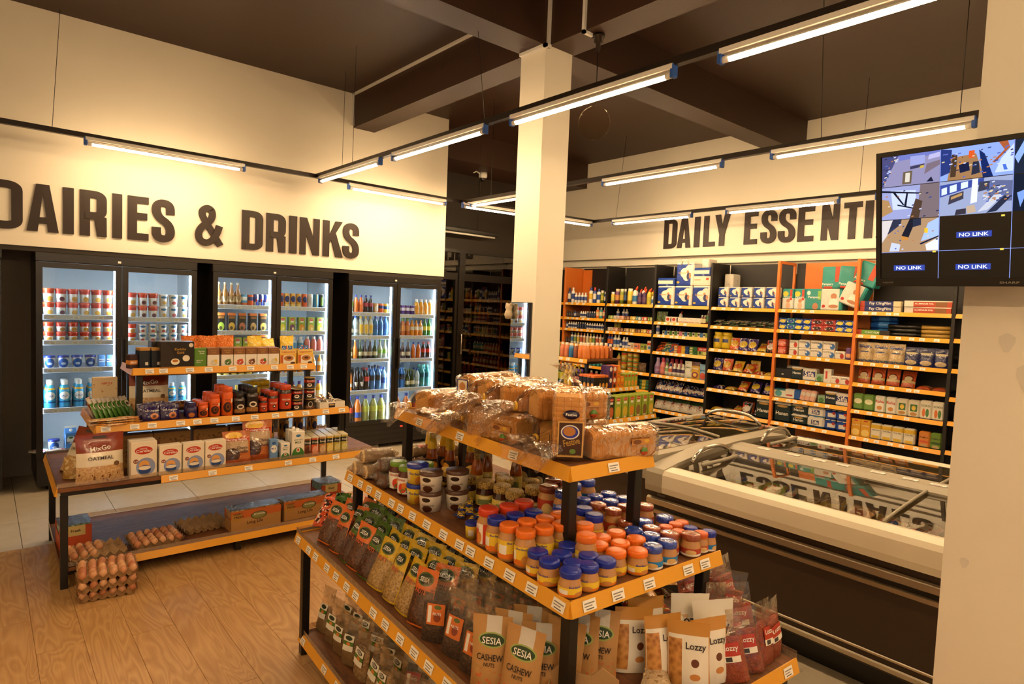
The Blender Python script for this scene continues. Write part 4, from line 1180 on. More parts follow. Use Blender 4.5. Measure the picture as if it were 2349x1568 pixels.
# bread ---------------------------------------------------------------
def bread_mat():
    t = NT('bread_crust')
    o_ = t.n('ShaderNodeTexCoord')
    sp = t.n('ShaderNodeSeparateXYZ'); t.l(o_.outputs['Object'], sp.inputs[0])
    f = t.noise(o_.outputs['Object'], 35, 4)
    c = t.mix(f, lin('b67a30'), lin('dda65a'))
    sl = t.math('PINGPONG', t.math('MULTIPLY', sp.outputs[0], 42), .5)
    c = t.mix(t.math('LESS_THAN', sl, .025), c, lin('a0662a'))
    return t.done(t.bsdf(c, .7, 0, t.bump(t.noise(o_.outputs['Object'], 160, 3), .4, .004)))
CRUST = bread_mat()
CRUMB = M('bread_crumb', 'd8a860', .8, vary=.1, vscale=40, bump=.4, bscale=120)
WRAP = FILM('bread_wrap', 'fff6ea', .03, .02, 22, .5, .12, .38)
WRAPC = FILM('bread_wrap_crumpled', 'fff6ea', .10, .08, 40, .9, .12, .45)
BREADLAB = pm('bread_label', '4a2c1c', ('r', 0, 1, .96, 1, 'd8a85c'), ('r', 0, 1, 0, .04, 'd8a85c'), ('r', 0, .05, 0, 1, 'd8a85c'), ('r', .95, 1, 0, 1, 'd8a85c'), ('d', .48, .7, .36, .2, 'e9e2d8'), ('d', .48, .7, .31, .17, '3b3f9a'), ('d', .45, .72, .24, .13, 'b9793a'), ('d', .6, .16, .12, .07, '6a8a3a'), rough=.3)
BREADLAB2 = pm('bread_end_label', 'ece2cf', ('r', 0, 1, .95, 1, '2d3a80'), ('r', 0, 1, 0, .05, '2d3a80'), ('r', 0, .07, 0, 1, '2d3a80'), ('r', .93, 1, 0, 1, '2d3a80'), ('d', .5, .62, .3, .22, 'c98a52'), ('d', .5, .25, .28, .1, '8a6a2a'), rough=.3)
BREADTOP = pm('bread_top_print', 'e0c8a0', ('r', .1, .9, 0, 1, 'c89a5c'), ('r', .16, .3, 0, 1, '6a4628'), ('r', .62, .86, 0, 1, '7a5230'), ('r', .36, .56, 0, 1, 'ecdcc0'), rough=.3)
def loaf_section(W, H):
    p = []
    for a in range(0, 181, 15):
        t_ = RAD(a)
        p.append((W / 2 * 1.03 * math.cos(t_) * (1 + .08 * abs(math.sin(2 * t_))), H * .70 + H * .30 * math.sin(t_)))
    p += [(-W / 2 * .94, H * .6), (-W / 2 * .97, H * .3), (-W / 2 * .96, .006), (-W / 2 * .9, 0), (W / 2 * .9, 0), (W / 2 * .96, .006), (W / 2 * .97, H * .3), (W / 2 * .94, H * .6)]
    return p
def loaf(L, W, H, seed):
    m = MB()
    sec = loaf_section(W, H); n = len(sec)
    xs = []
    ns = 12
    for i in range(ns):
        a = -L / 2 + L * i / ns
        xs += [(a + .0012, 1.0), (a + L / ns - .0012, 1.0)]
        if i < ns - 1:
            xs.append((a + L / ns, .982))
    rings = []
    for j, (x, s) in enumerate(xs):
        e = min(1, .86 + 8 * min(x + L / 2, L / 2 - x))
        rings.append([(x, y * s * e, H * .48 + (z - H * .48) * s * e + mnoise.noise((x * 9 + seed, y * 20, z * 20)) * .003) for y, z in sec])
    vs = [q for g in rings for q in g]
    fs = [(j * n + i, (j + 1) * n + i, (j + 1) * n + (i + 1) % n, j * n + (i + 1) % n) for j in range(len(xs) - 1) for i in range(n)]
    m.add(vs, [f[::-1] for f in fs], 0, True)
    m.add(rings[0], [tuple(range(n))], 1); m.add(rings[-1], [tuple(range(n - 1, -1, -1))], 1)
    return m
def wrapper(L, W, H, seed):
    """bag around the loaf: flat folded at +x, gathered to a neck at -x"""
    sec = loaf_section(W * 1.05, H * 1.05); n = len(sec)
    m = MB()
    prof = [(L / 2 + .012, .5, 0), (L / 2 + .008, .98, 0), (L / 2 - .02, 1.02, .002), (L * .25, 1.0, .003), (0, 1.02, .003), (-L * .25, 1.0, .003), (-L / 2 + .015, 1.03, .003), (-L / 2 - .02, .86, .008), (-L / 2 - .045, .5, .012), (-L / 2 - .065, .16, .006)]
    rings = []
    for x, s, w_ in prof:
        g = []
        for i, (y, z) in enumerate(sec):
            q = 1 + w_ * 6 * mnoise.noise((i * 1.7 + seed, x * 30, seed))
            yy, zz = y * s * q, H * .42 + (z - H * .42) * s * q
            g.append((x + w_ * 2 * mnoise.noise((i * 2.3, seed, x * 9)), yy, max(-.001, zz)))
        rings.append(g)
    vs = [q for g in rings for q in g]
    m.add(vs, [(j * n + i, j * n + (i + 1) % n, (j + 1) * n + (i + 1) % n, (j + 1) * n + i) for j in range(len(prof) - 1) for i in range(n)], 0, True)
    m.add(rings[0], [tuple(range(n))])
    return m
def tail(seed, ln=.11, rad=.06, droop=.03):
    m = MB()
    def fn(u, v):
        a = u * 2 * math.pi
        r = .010 + rad * v ** .8 * (1 + .35 * mnoise.noise((math.cos(a) * 2.2 + seed, math.sin(a) * 2.2, v * 2))) * (.55 + .45 * abs(math.sin(a * 3 + seed)))
        return (-v * ln * (1 + .2 * mnoise.noise((a, seed, 3.))), r * math.cos(a), r * .7 * math.sin(a) - droop * v * v)
    m.grid(fn, 22, 6)
    return m
def breadk(name, desc, L, W, H, seed, toplab=True, tl=.11):
    parts = [('loaf', loaf(L, W, H, seed).mesh('loaf', CRUST, CRUMB)), ('wrapper', wrapper(L, W, H, seed).mesh('wrapper', WRAP)),
             ('bag_tail', tail(seed, tl).mesh('tail', WRAPC), (-L / 2 - .065, 0, H * .42)),
             ('bag_clip', MB().tube([(0, .0125 * math.cos(a), .0125 * math.sin(a)) for a in [i * .785 for i in range(8)]], .005, 5, closed=True).mesh('clip', M('yellow_tie', 'e8b52a', .4)), (-L / 2 - .066, 0, H * .42))]
    if toplab:
        parts.append(('top_label', MB().grid(lambda u, v: (-.11 + .22 * u, W * .34 * (2 * v - 1), H * 1.035 - .012 * (2 * v - 1) ** 2), 2, 5).mesh('print', BREADTOP)))
    parts.append(('seal_mark', MB().lathe([(0, 0), (.014, 0), (.014, .0006), (0, .0006)], 14).xf(Matrix.Translation((L * .28, -W * .545, H * .2)) @ Matrix.Rotation(RAD(90), 4, 'X')).mesh('seal', pm('green_red_seal', '5a8a3a', ('r', 0, 1, .0, .45, 'c4502a')))))
    parts.append(('side_print', MB().grid(lambda u, v: (.02 + .09 * u, -W * .548 - .001, H * .42 + H * .2 * v), 1, 1).mesh('print', pm('bread_side_print', 'c88a44', ('d', .25, .5, .2, .4, '7c4a22'), ('d', .7, .6, .12, .3, 'e0b040')))))
    kind(name, desc, 'bread', parts)
breadk('bread_loaf', 'bagged sliced bread loaf', .26, .108, .104, 1)
breadk('bread_loaf.b', 'bagged sliced bread loaf', .27, .106, .106, 4, tl=.13)
breadk('bread_loaf.c', 'bagged sliced bread loaf', .24, .108, .102, 8)
NAMEOF['bread_loaf.b'] = NAMEOF['bread_loaf.c'] = 'bread_loaf'

# nuts and dried fruit -------------------------------------------------
def sesia(name, desc, head, c1, c2, w_=.115, h=.195, d=.055, seeds=(1, 2, 3)):
    mat = pm(name + '_print', head, ('v', 120, c1, c2, .04, .96, .03, .62), ('d', .5, .80, .36, .12, '5a6a2c'), ('d', .5, .80, .31, .095, '26351c'), rough=.22, wr=.35, wscale=45, coat=.5)
    pouchk(name, desc, 'nut bag', w_, h, d, mat, [('SESIA', .05, 0, h * .80, 'w'), ('NUTS', .055, 0, h * .60, 'o', .016)], seeds=seeds, seal=.12)
sesia('nut_bag_orange', 'orange-topped bag of raisins', 'e0702a', '2c1a14', '6a4028')
sesia('nut_bag_green', 'green-topped bag of raisins', '4a6a20', '2c1812', '5a3420')
sesia('nut_bag_yellow', 'yellow-topped bag of walnuts', 'd8b024', '7a5a30', 'c09a5c')
CLEAR = FILM('ziplock_plastic', 'fffaf2', .07, .03, 16, .45, .14, .55)
def zipk(name, desc, w_, h, d, fill, c1, c2, labm, L=(), lz=(.3, .62), scale=110, seeds=(1, 2)):
    nutm = PK(name + '_fill', c1, ('v', scale, c1, c2, 0, 1, 0, 1), rough=.5, wr=.8, wscale=scale * .8)
    for i, s in enumerate(seeds):
        parts = [('contents', pouch(w_ * .95, h, d * .9, s * 7.3, True, 6, 6, v1=fill, cap=True).mesh('contents', nutm)),
                 ('bag', pouch(w_, h, d, s * 7.3, True, 8, 9).mesh('bag', CLEAR))]
        if labm:
            parts.append(('label', lab_on(w_, h, d, s, -w_ * .28, w_ * .28, h * lz[0], h * lz[1], labm)))
        f = pouch_fn(w_, h, d, s * 7.3, True, .1, 1, .004)
        for e in L:
            m = letter(MB(), e[0], e[1], e[2], e[3])
            m.v = [(x, f(x / w_ + .5, z / h)[1] - .0055, z) for x, y, z in m.v]
            parts.append(('lettering', m.mesh('print', INK[e[4]])))
        kn = name + ('' if i == 0 else '.%d' % i); NAMEOF[kn] = name
        kind(kn, desc, 'nut bag', parts)
ZLAB = pm('orange_nut_label', 'd8702a', ('r', .06, .26, .1, .9, 'efe6d6'), ('d', .6, .35, .2, .2, '8a3a1a'), ('d', .6, .84, .2, .1, '5a6a2c'), rough=.3)
ZLABG = pm('green_nut_label', 'efe9da', ('r', 0, 1, .35, .6, '4f7a2c'), ('d', .5, .8, .35, .14, '26351c'), ('d', .55, .45, .2, .1, 'd8803a'), rough=.3)
ZLABR = pm('red_nut_label', 'b04a44', ('r', .06, .3, .1, .9, 'efe6d6'), ('d', .62, .6, .2, .2, '7a2a2a'), rough=.3)
zipk('ziplock_nuts', 'clear bag of dark nuts', .115, .21, .05, .62, '2e1c12', '5c3a22', ZLAB, [('NUTS', .03, .006, .1, 'w')])
zipk('ziplock_cashews', 'clear bag of cashews', .115, .22, .05, .6, 'a88050', 'd8b888', ZLABG, [('SESIA', .04, 0, .125, 'w')], scale=70)
zipk('ziplock_flour', 'clear bag of ground nuts', .11, .21, .045, .55, '96703e', 'c29c64', ZLABG, scale=300)
zipk('ziplock_almonds', 'clear bag with red label', .11, .2, .045, .6, '6a4424', 'a8743e', ZLABR, [('NUTS', .03, .004, .1, 'w')], scale=90)
zipk('spice_bag', 'clear bag of red spice', .1, .2, .045, .66, 'a83212', 'd8561c', pm('spice_label', 'b8361c', ('r', 0, 1, 0, .32, 'efe8da'), ('r', .15, .5, .04, .28, '3a3430'), rough=.3), [('Lozzy', .048, 0, .104, 'w')], lz=(.32, .60), scale=260)
zipk('chilli_bag', 'clear bag of dried chillies', .1, .2, .045, .66, '6a1c0a', 'a83c18', pm('spice_label', 'b8361c'), [('Lozzy', .048, 0, .104, 'w')], lz=(.32, .60), scale=70)
KRAFT = pm('kraft_bag_print', 'b98a52', ('r', .36, .74, .72, 1, 'cfc8bc'), ('d', .52, .68, .34, .10, '9aa85a'), ('d', .52, .68, .30, .08, '2f4420'), ('n', 55, .58, 'cf6a3a', .04, .3), rough=.5, wr=.15, wscale=25)
pouchk('kraft_cashew_bag', 'kraft paper cashew bag', 'nut bag', .125, .215, .055, KRAFT, [('SESIA', .06, .003, .146, 'w'), ('CASHEW', .08, .0, .1, 'k', .018), ('NUTS', .034, 0, .08, 'k', .011)], seeds=(1, 2), wob=.003)
LOZ = pm('lozzy_print', 'efe6d6', ('r', 0, 1, .8, 1, 'c98f42'), ('r', 0, .04, 0, 1, 'c98f42'), ('r', .96, 1, 0, 1, 'c98f42'), ('v', 60, '9a5a24', 'd89a52', .05, .36, .06, .74), ('d', .66, .42, .09, .06, '6a3a22'), ('d', .66, .22, .12, .05, 'cf8a4a'), rough=.4)
pouchk('gold_snack_pouch', 'gold and white nut pouch', 'pouch', .13, .2, .05, LOZ, [('Lozzy', .06, .023, .13, 'k')], seeds=(1, 2), wob=.003)
LOZW = pm('lozzy_white_print', 'e9e2d4', ('d', .45, .22, .3, .14, '5a3422'), ('d', .5, .25, .2, .08, 'c98a52'), ('n', 40, .62, 'd9b48a', .4, .7), rough=.4)
pouchk('white_snack_pouch', 'white nut pouch with brown lettering', 'pouch', .14, .215, .055, LOZW, [('Lozzy', .095, .0, .13, 'k')], seeds=(1, 2), wob=.003)
CRISP = pm('crisp_bag_print', 'c08a4a', ('n', 22, .55, 'a83a22'), ('n', 30, .6, '6a7a2c'), ('n', 16, .6, 'e0b878'), rough=.15, wr=.9, wscale=30, coat=.8)
pouchk('crisp_bag', 'shiny clear snack bag with red print', 'snack bag', .17, .24, .08, CRISP, stand=False, seeds=(1, 2, 3), wob=.012)
SWEETO = pm('sweet_orange_print', 'c8502a', ('n', 40, .55, '3a1c14'), ('n', 60, .6, 'f0e0c8'), rough=.2, wr=.5, coat=.6)
SWEETG = pm('sweet_green_print', '3a5a22', ('n', 40, .58, '14240e'), ('n', 60, .62, 'c8b060'), rough=.2, wr=.5, coat=.6)
pouchk('snack_packet_red', 'shiny red biscuit packet', 'snack bag', .08, .2, .03, SWEETO, stand=False, seeds=(1,))
pouchk('snack_packet_green', 'shiny green biscuit packet', 'snack bag', .08, .2, .03, SWEETG, stand=False, seeds=(1,))
STRIPE = pm('striped_snack_print', 'd8b888', ('r', .1, .2, 0, 1, 'b8442c'), ('r', .3, .4, 0, 1, 'b8442c'), ('r', .5, .6, 0, 1, 'b8442c'), ('r', .7, .8, 0, 1, 'b8442c'), rough=.25, wr=.5, coat=.5)
pouchk('striped_snack_packet', 'red and cream striped snack packet', 'snack bag', .12, .16, .05, STRIPE, stand=False, seeds=(1,))
# ------------------------------------------------------------------ front island (bread, spreads, nuts)
G2F = (G2C, G2A)
T4, T3, T2, T1 = 1.2505, .9355, .6005, .1005
# standing loaf with the big brown label
up = Matrix.Translation((0, 0, .1 + .013)) @ Matrix.Rotation(RAD(90), 4, 'Y') @ Matrix.Translation((0, 0, -.0575))
parts = [('loaf', loaf(.2, .115, .108, 12).xf(up).mesh('loaf', CRUST, CRUMB)), ('wrapper', wrapper(.2, .115, .108, 12).xf(up).mesh('wrapper', WRAP)),
         ('bag_tail', tail(12, .035, .05).xf(up @ Matrix.Translation((-.165, 0, .05))).mesh('tail', WRAPC)),
         ('label', MB().box(-.042, .042, -.0645, -.0635, .018, .135).mesh('label', BREADLAB)),
         ('brand_badge', MB().lathe([(0, 0), (.027, 0), (.027, .0008), (0, .0008)], 20).xf(Matrix.Translation((0, -.0635, .157)) @ Matrix.Rotation(RAD(90), 4, 'X') @ Matrix.Scale(.55, 4, (0, 1, 0))).mesh('badge', M('navy_badge', '241a38', .3)))]
parts += [('lettering', letter(MB(), 'Festive', .036, 0, .157, -.0652).mesh('p', WHITEINK)), ('lettering', letter(MB(), 'Festive', .054, .004, .068, -.0652, .022, tilt=.25).mesh('p', GOLDINK)), ('lettering', letter(MB(), 'Whole Meal Brown Bread', 0.068, 0, .024, -.0652).mesh('p', GOLDINK))]
parts.append(('side_seal', MB().lathe([(0, 0), (.015, 0), (.015, .0008), (0, .0008)], 16).xf(Matrix.Translation((-.0628, .01, .105)) @ Matrix.Rotation(RAD(-90), 4, 'Y')).mesh('seal', pm('green_red_seal', '5a8a3a'))))
parts.append(('side_stamp', MB().lathe([(.010, 0), (.016, 0), (.016, .0008), (.010, .0008)], 16).xf(Matrix.Translation((-.0628, .015, .06)) @ Matrix.Rotation(RAD(-90), 4, 'Y')).mesh('stamp', DARKINK)))
kind('bread_loaf.up', 'bagged loaf standing upright with brown label', 'bread', parts)
NAMEOF['bread_loaf.up'] = 'bread_loaf'
Z2 = T4 + .109
for kd, x, y, z, rz, tl, d in (
    ('bread_loaf', -.465, -.02, T4, 98, None, 'bagged loaf alone at the far left end of'),
    ('bread_loaf.c', -.24, .03, T4, 92, None, 'bagged loaf under the loaf stack, leftmost on'),
    ('bread_loaf.b', -.105, .04, T4, 88, None, 'bagged loaf under the loaf stack, second on'),
    ('bread_loaf', .125, -.13, T4, 10, None, 'bagged loaf lying lengthwise along the front edge of'),
    ('bread_loaf.c', .12, .08, T4, 78, None, 'bagged loaf buried in the middle of'),
    ('bread_loaf', .33, .06, T4, 95, None, 'bagged loaf behind the upright loaf on'),
    ('bread_loaf.up', .485, -.105, T4, 52, None, 'bagged loaf standing upright with brown label on'),
    ('bread_loaf.b', .535, .075, T4, 80, None, 'bagged loaf at the near right corner of'),
    ('bread_loaf.b', -.12, -.01, Z2, -80, None, 'bagged loaf with label on its end, highest on'),
    ('bread_loaf', .035, -.01, Z2, 78, None, 'bagged loaf second in upper layer on'),
    ('bread_loaf.c', .18, -.02, Z2, 62, None, 'bagged loaf third in upper layer on'),
    ('bread_loaf.b', .36, .0, Z2, 72, None, 'bagged loaf fourth in upper layer on')):
    put(kd, (x, y, z), rz, 'top tier of front island', tl, d, G2F)
# printed end label on the highest loaf
c_, a_ = G2C, RAD(G2A)
o = [w_ for w_ in WAIT if 'highest' in w_[1]][0][0]
ob('end_label', MB().box(-.03, .03, -.001, 0, .015, .09).mesh('label', BREADLAB2), o, (.27 / 2 + .0185, 0, 0), (0, 0, RAD(90)))

W3 = 'on middle tier of front island'
JARS = {
 'biscuit_spread_jar': [(.312, -.3), (.324, -.222), (.314, -.147)],
 'spread_jar_blue_tall': [(.375, -.31), (.38, -.236), (.385, -.162), (.522, -.004), (.452, .013), (.411, -.055)],
 'spread_jar_orange_tall': [(.447, -.312), (.449, -.241), (.456, -.17), (.45, -.1), (.517, -.3), (.524, -.23), (.527, -.158), (.645, -.16), (.573, -.1)],
 'spread_jar_blue_short': [(.587, -.306), (.637, -.252), (.656, -.318), (.742, -.313), (.742, -.243), (.69, -.19), (.597, -.19), (.708, -.27), (.744, -.173)],
 'spread_jar_orange_short': [(.6, -.045), (.641, -.1), (.597, .028), (.67, -.03), (.712, -.094), (.744, -.032), (.672, .042)],
 'sealed_jar_blue': [(.744, .04), (.744, .112), (.61, .1), (.675, .112), (.58, .3), (.57, .2)],
 'sealed_jar_rust': [(.63, .168), (.7, .178), (.54, .14), (.744, .236)],
 'mini_jar_orange': [(.745, .29), (.694, .235), (.641, .232), (.64, .286), (.64, .322)],
 'mini_jar_blue': [(.752, .325), (.695, .3)],
 'sealed_jar_blue_tall': [(.331, .125), (.325, .197), (.397, .207), (.4, .28), (.325, .27)],
 'sealed_jar_rust_tall': [(.403, .134), (.476, .138), (.471, .21), (.502, .282)],
 'big_jar_blue': [(.245, .222), (.262, .131), (.32, .04)],
 'big_jar_rust': [(.235, .035), (.177, .112)],
 'honey_jar': [(.135, -.051), (.05, -.048), (-.035, -.07), (-.121, -.099), (.05, .098), (-.03, .024), (.13, .05)],
 'honey_jar_small': [(-.239, -.072), (-.13, .081), (-.24, .01)],
 'honey_pot_mini': [(-.394, -.04), (-.343, -.062), (-.375, .01), (-.345, .06)],
 'honey_bottle_gold': [(-.175, -.02), (-.2, .05), (-.08, .12)],
 'honey_squeeze_bottle': [(-.634, .01), (-.545, -.028), (-.563, .05), (-.475, .029), (-.4, .1)],
 'syrup_bottle': [(-.3, .11), (-.03, .2), (.06, .2), (-.12, .2)],
 'jam_jar': [(-.41, -.272), (-.32, -.276), (-.33, -.184)],
}
for kd, L in JARS.items():
    for (x, y) in L:
        put(kd, (x, y, T3), 45 + rnd.uniform(-38, 30), W3, frame=G2F)
for q, lv in ((0, 'lower'), (1, 'upper')):
    put('margarine_tub', (-.215, -.285, T3 + q * .081), 45, W3 + ', ' + lv + ' one', frame=G2F)
    put('chocolate_tub', (-.105, -.285, T3 + q * .079), 40, lv + ' left ' + W3, frame=G2F)
    put('chocolate_tub', (-.07, -.185, T3 + q * .079), 50, lv + ' right ' + W3, frame=G2F)
put('margarine_tub_small', (.225, -.305, T3), 45, W3, frame=G2F)
for i in range(12):
    put('snack_sachet' if i % 2 else 'snack_sachet.1', (.02 + (i % 4) * .05 + rnd.uniform(-.01, .01), -.30 + (i // 4) * .035 + .05, T3 + .007 + .010 * (i // 4)), rnd.uniform(20, 60), W3, (-90, 0), frame=G2F)
for (kd, x, y, z, rz) in (('swiss_roll', -.74, -.28, 0, 80), ('swiss_roll', -.66, -.265, 0, 86), ('swiss_roll', -.70, -.26, .062, 83), ('swiss_roll', -.745, -.10, 0, 80), ('swiss_roll', -.66, -.09, 0, 85),
                          ('swiss_roll_brown', -.575, -.26, 0, 82), ('swiss_roll_brown', -.50, -.275, 0, 100), ('swiss_roll_brown', -.54, -.265, .058, 80), ('swiss_roll', -.57, -.13, 0, 84),
                          ('swiss_roll_red', -.75, .08, 0, 95), ('swiss_roll_red', -.72, .24, 0, 88), ('swiss_roll_red', -.70, .0, .062, 88), ('swiss_roll_red', -.63, .22, 0, 85), ('swiss_roll_red', -.68, .22, .058, 92)):
    put(kd, (x + .05, y - .0, T3 + z), rz, ('upper ' if z else 'lower ') + 'layer ' + W3, frame=G2F)

# nut bags on the table tier, in leaning files
WT = 'on table tier, front island'
files = [('o', -.80), ('o', -.685), ('g', -.575), ('o', -.465), ('g', -.355), ('y', -.245), ('y', -.13), ('y', -.015), ('o', .10)]
KN = {'o': 'nut_bag_orange', 'g': 'nut_bag_green', 'y': 'nut_bag_yellow'}
mix = ['ooogg', 'oogog', 'gggoo', 'oggyo', 'gyygg', 'yyyyg', 'yyyyy', 'yyyyy', 'ooyyy']
rown = ['front row', 'second row', 'third row', 'fourth row', 'fifth row']
for i, (c0, x) in enumerate(files):
    for j in range(5):
        kk = KN[mix[i][j]]
        s = (i * 2 + j * 3) % 3
        put(kk if s == 0 else kk + '.%d' % s, (x + rnd.uniform(-.012, .012) + j * .012, -.445 + j * .072, T2), rnd.uniform(-6, 22), rown[j] + ' ' + WT, (-22 + rnd.uniform(-4, 4), rnd.uniform(-5, 5)), frame=G2F)
for i, x in enumerate((.225, .335)):
    for j in range(5):
        s = (i + j) % 2
        put('ziplock_nuts' if s == 0 else 'ziplock_nuts.1', (x + rnd.uniform(-.01, .01) + j * .014, -.44 + j * .07, T2), rnd.uniform(5, 40), rown[j] + ' ' + WT, (-8 + rnd.uniform(-4, 4), rnd.uniform(-4, 4)), frame=G2F)
for j in range(4):
    put('ziplock_nuts' if j % 2 else 'ziplock_nuts.1', (.455 + .01 * j, -.44 + j * .075, T2), rnd.uniform(5, 40), rown[j] + ' ' + WT, (-6, rnd.uniform(-3, 3)), frame=G2F)
for i, x in enumerate((.545, .65)):
    for j in range(5):
        put('kraft_cashew_bag' if (i + j) % 2 else 'kraft_cashew_bag.1', (x + .01 * j + rnd.uniform(-.008, .008), -.44 + j * .068 + i * .03, T2), rnd.uniform(22, 46), rown[j] + ' ' + WT, (-7, rnd.uniform(-4, 4)), frame=G2F)
put('snack_packet_red', (-.97, -.41, T2 + .02), 45, 'at far left corner ' + WT, (-55, 0), frame=G2F)
put('snack_packet_green', (-.92, -.36, T2 + .02), 48, 'at far left corner ' + WT, (-50, 0), frame=G2F)
for i in range(4):
    put('striped_snack_packet', (-.93 + .14 * i, -.12 + .05 * (i % 2), T2 + .02), 20 + 25 * i, WT, (-35, 0), frame=G2F)
# right hand end of the table: gold pouches, spice bags, crisp bags lying
WE = 'at right end of front island'
for kd, x, y, rz in (('gold_snack_pouch', .72, -.01, 62), ('gold_snack_pouch.1', .70, .09, 66), ('gold_snack_pouch', .81, .045, 68), ('gold_snack_pouch.1', .885, .07, 35), ('gold_snack_pouch', .905, .155, 70),
                     ('white_snack_pouch', .78, .20, 64), ('white_snack_pouch.1', .86, .245, 58)):
    put(kd, (x, y, T2), rz, WE, (-6, rnd.uniform(-4, 4)), frame=G2F)
for i, (x, y, z) in enumerate(((.945, .225, 0), (.945, .315, 0), (.86, .33, 0), (.80, .31, .03), (.85, .42, .02), (.78, .41, .05), (.71, .34, .03), (.70, .44, .05), (.94, .41, 0), (.63, .42, .04), (.93, .475, 0), (.76, .47, .08))):
    put(('spice_bag', 'chilli_bag', 'spice_bag.1', 'chilli_bag.1')[i % 4], (x, y, T2 + z), rnd.uniform(40, 95), WE, (rnd.uniform(-16, -2), rnd.uniform(-12, 12)), frame=G2F)
for i, (x, y, z) in enumerate(((.42, .22, 0), (.50, .36, 0), (.36, .40, 0), (.47, .30, .07), (.58, .24, .02), (.55, .40, .07))):
    put(('crisp_bag', 'crisp_bag.1', 'crisp_bag.2')[i % 3], (x, y, T2 + .045 + z), rnd.uniform(30, 80), ('upper ' if z else 'lower ') + WE, (-88, rnd.uniform(-8, 8)), frame=G2F)
# open cardboard tray and pastries at the very front corner
ct = later(ob('cardboard_tray', None, None, (0, 0, 0)), 'open cardboard display tray', 'tray', 'at near corner of front island')
a = RAD(G2A)
ct.location = (G2C[0] + .82 * math.cos(a) + .33 * math.sin(a), G2C[1] + .82 * math.sin(a) - .33 * math.cos(a), T2)
ct.rotation_euler = (0, 0, RAD(G2A + 38))
CARD = M('cardboard', 'b08a5c', .75, vary=.06, bump=.1, bscale=200)
ob('base', MB().box(-.1, .1, -.08, .08, 0, .004).mesh('b', CARD), ct)
ob('back_flap', MB().prism([(-.1, .004), (.1, .004), (.1, .1), (.05, .13), (.02, .1), (-.03, .1), (-.06, .13), (-.1, .09)], .076, .08).mesh('f', CARD), ct)
ob('side_wall', MB().box(-.1, -.096, -.08, .076, .004, .07).mesh('s', CARD), ct)
ob('side_wall', MB().box(.096, .1, -.08, .076, .004, .07).mesh('s', CARD), ct)
PAS = pm('pale_wrapper', 'cdb490', ('n', 30, .6, '9a7a4a'), rough=.2, wr=.8, coat=.7)
pouchk('wafer_packet', 'pale shiny wafer packet', 'snack bag', .06, .19, .025, PAS, stand=False, seeds=(1, 2))
for i in range(5):
    put('wafer_packet' if i % 2 else 'wafer_packet.1', (.93, -.26 + i * .045, T2 + .02), 20 + 8 * i, 'at near corner of front island', (-84, 0), frame=G2F)
# bottom shelf: rows of clear bags
WB = 'on bottom shelf, front island'
i = 0
for r in range(3):
    x = -.93 + .05 * r
    while x < .75:
        kk = (['ziplock_flour', 'ziplock_flour.1'] if x < -.7 else ['ziplock_cashews', 'ziplock_cashews.1', 'ziplock_cashews', 'ziplock_flour']if x < -.2 else ['ziplock_cashews', 'ziplock_almonds', 'ziplock_cashews.1', 'ziplock_almonds.1'])[i % (2 if x < -.7 else 4)]
        put(kk, (x, -.40 + r * .1, T1), rnd.uniform(-5, 45), rown[r] + ' ' + WB, (rnd.uniform(-16, -2), rnd.uniform(-8, 8)), frame=G2F)
        x += .112 + rnd.uniform(-.006, .012); i += 1
# ------------------------------------------------------------------ left island (tea, coffee, cereal, eggs)
def tier(dy):
    a_ = RAD(G1A)
    return ((G1C[0] - dy * math.sin(a_), G1C[1] + dy * math.cos(a_)), G1A)
G1F = tier(-.035)
T4, T3, T2, T1 = 1.2505, .9225, .6005, .1205
W4, W3, W2, W1 = 'on top tier, left island', 'on middle tier, left island', 'on table tier, left island', 'on bottom shelf, left island'
TEAK = pm('black_tea_print', '1c1512', ('r', 0, .02, 0, 1, 'b98a44'), ('d', -.1, -.1, .55, 1.2, '2c211b'), ('d', .42, .24, .13, .12, 'efe4cc'), ('d', .75, .36, .11, .12, 'efe4cc'), ('d', .42, .27, .09, .05, 'b8722a'), ('d', .9, .86, .07, .08, 'd8d0c0'), ('r', 0, 1, 0, .05, '9a6a34'), rough=.35)
boxk('tea_box_black', 'large black tea box with two cups', 'tea box', .205, .09, .175, TEAK, [('Kericho', .07, .015, .125, 'g'), ('Gold', .045, .015, .102, 'g')])
boxk('tea_carton_dark', 'dark tea carton with gold top', 'tea box', .062, .075, .135, pm('dark_tea_print', '1d2430', ('r', 0, 1, .86, 1, 'b98a44'), ('r', .5, .8, .15, .3, 'e8e0d0'), rough=.35))
boxk('tea_tin', 'small brown drinking chocolate box', 'tea box', .05, .05, .09, pm('choc_tin_print', '3a2020', ('r', 0, 1, .3, .6, 'd88a3a'), rough=.35), [('MILK', .04, 0, .04, 'w')])
boxk('tea_box_slim', 'slim black tea box edge-on', 'tea box', .022, .09, .17, pm('slim_tea_print', '1c1714', ('r', 0, 1, 0, .04, '9a6a34'), ('n', 60, .62, '6a4a2a'), rough=.35))
boxk('tea_box_green', 'green tea box', 'tea box', .078, .06, .128, pm('green_tea_print', '5c8a2e', rough=.4), [('Kericho', .04, .008, .108, 'w'), ('Gold', .028, .008, .094, 'w'), ('GREEN TEA', .045, -.005, .045, 'w'), ('LEMON', .03, -.012, .033, 'w')])
arts = {'daisy': ('d8d0b8', 'e8c040'), 'leaf': ('3f6a2a', '6a8a3a'), 'hibiscus': ('c23a22', 'd8543a'), 'spice': ('8a5230', '5a3420'), 'strawberry': ('c8402c', '4a7a2c'), 'chamomile': ('d8cfb0', 'e0b83a')}
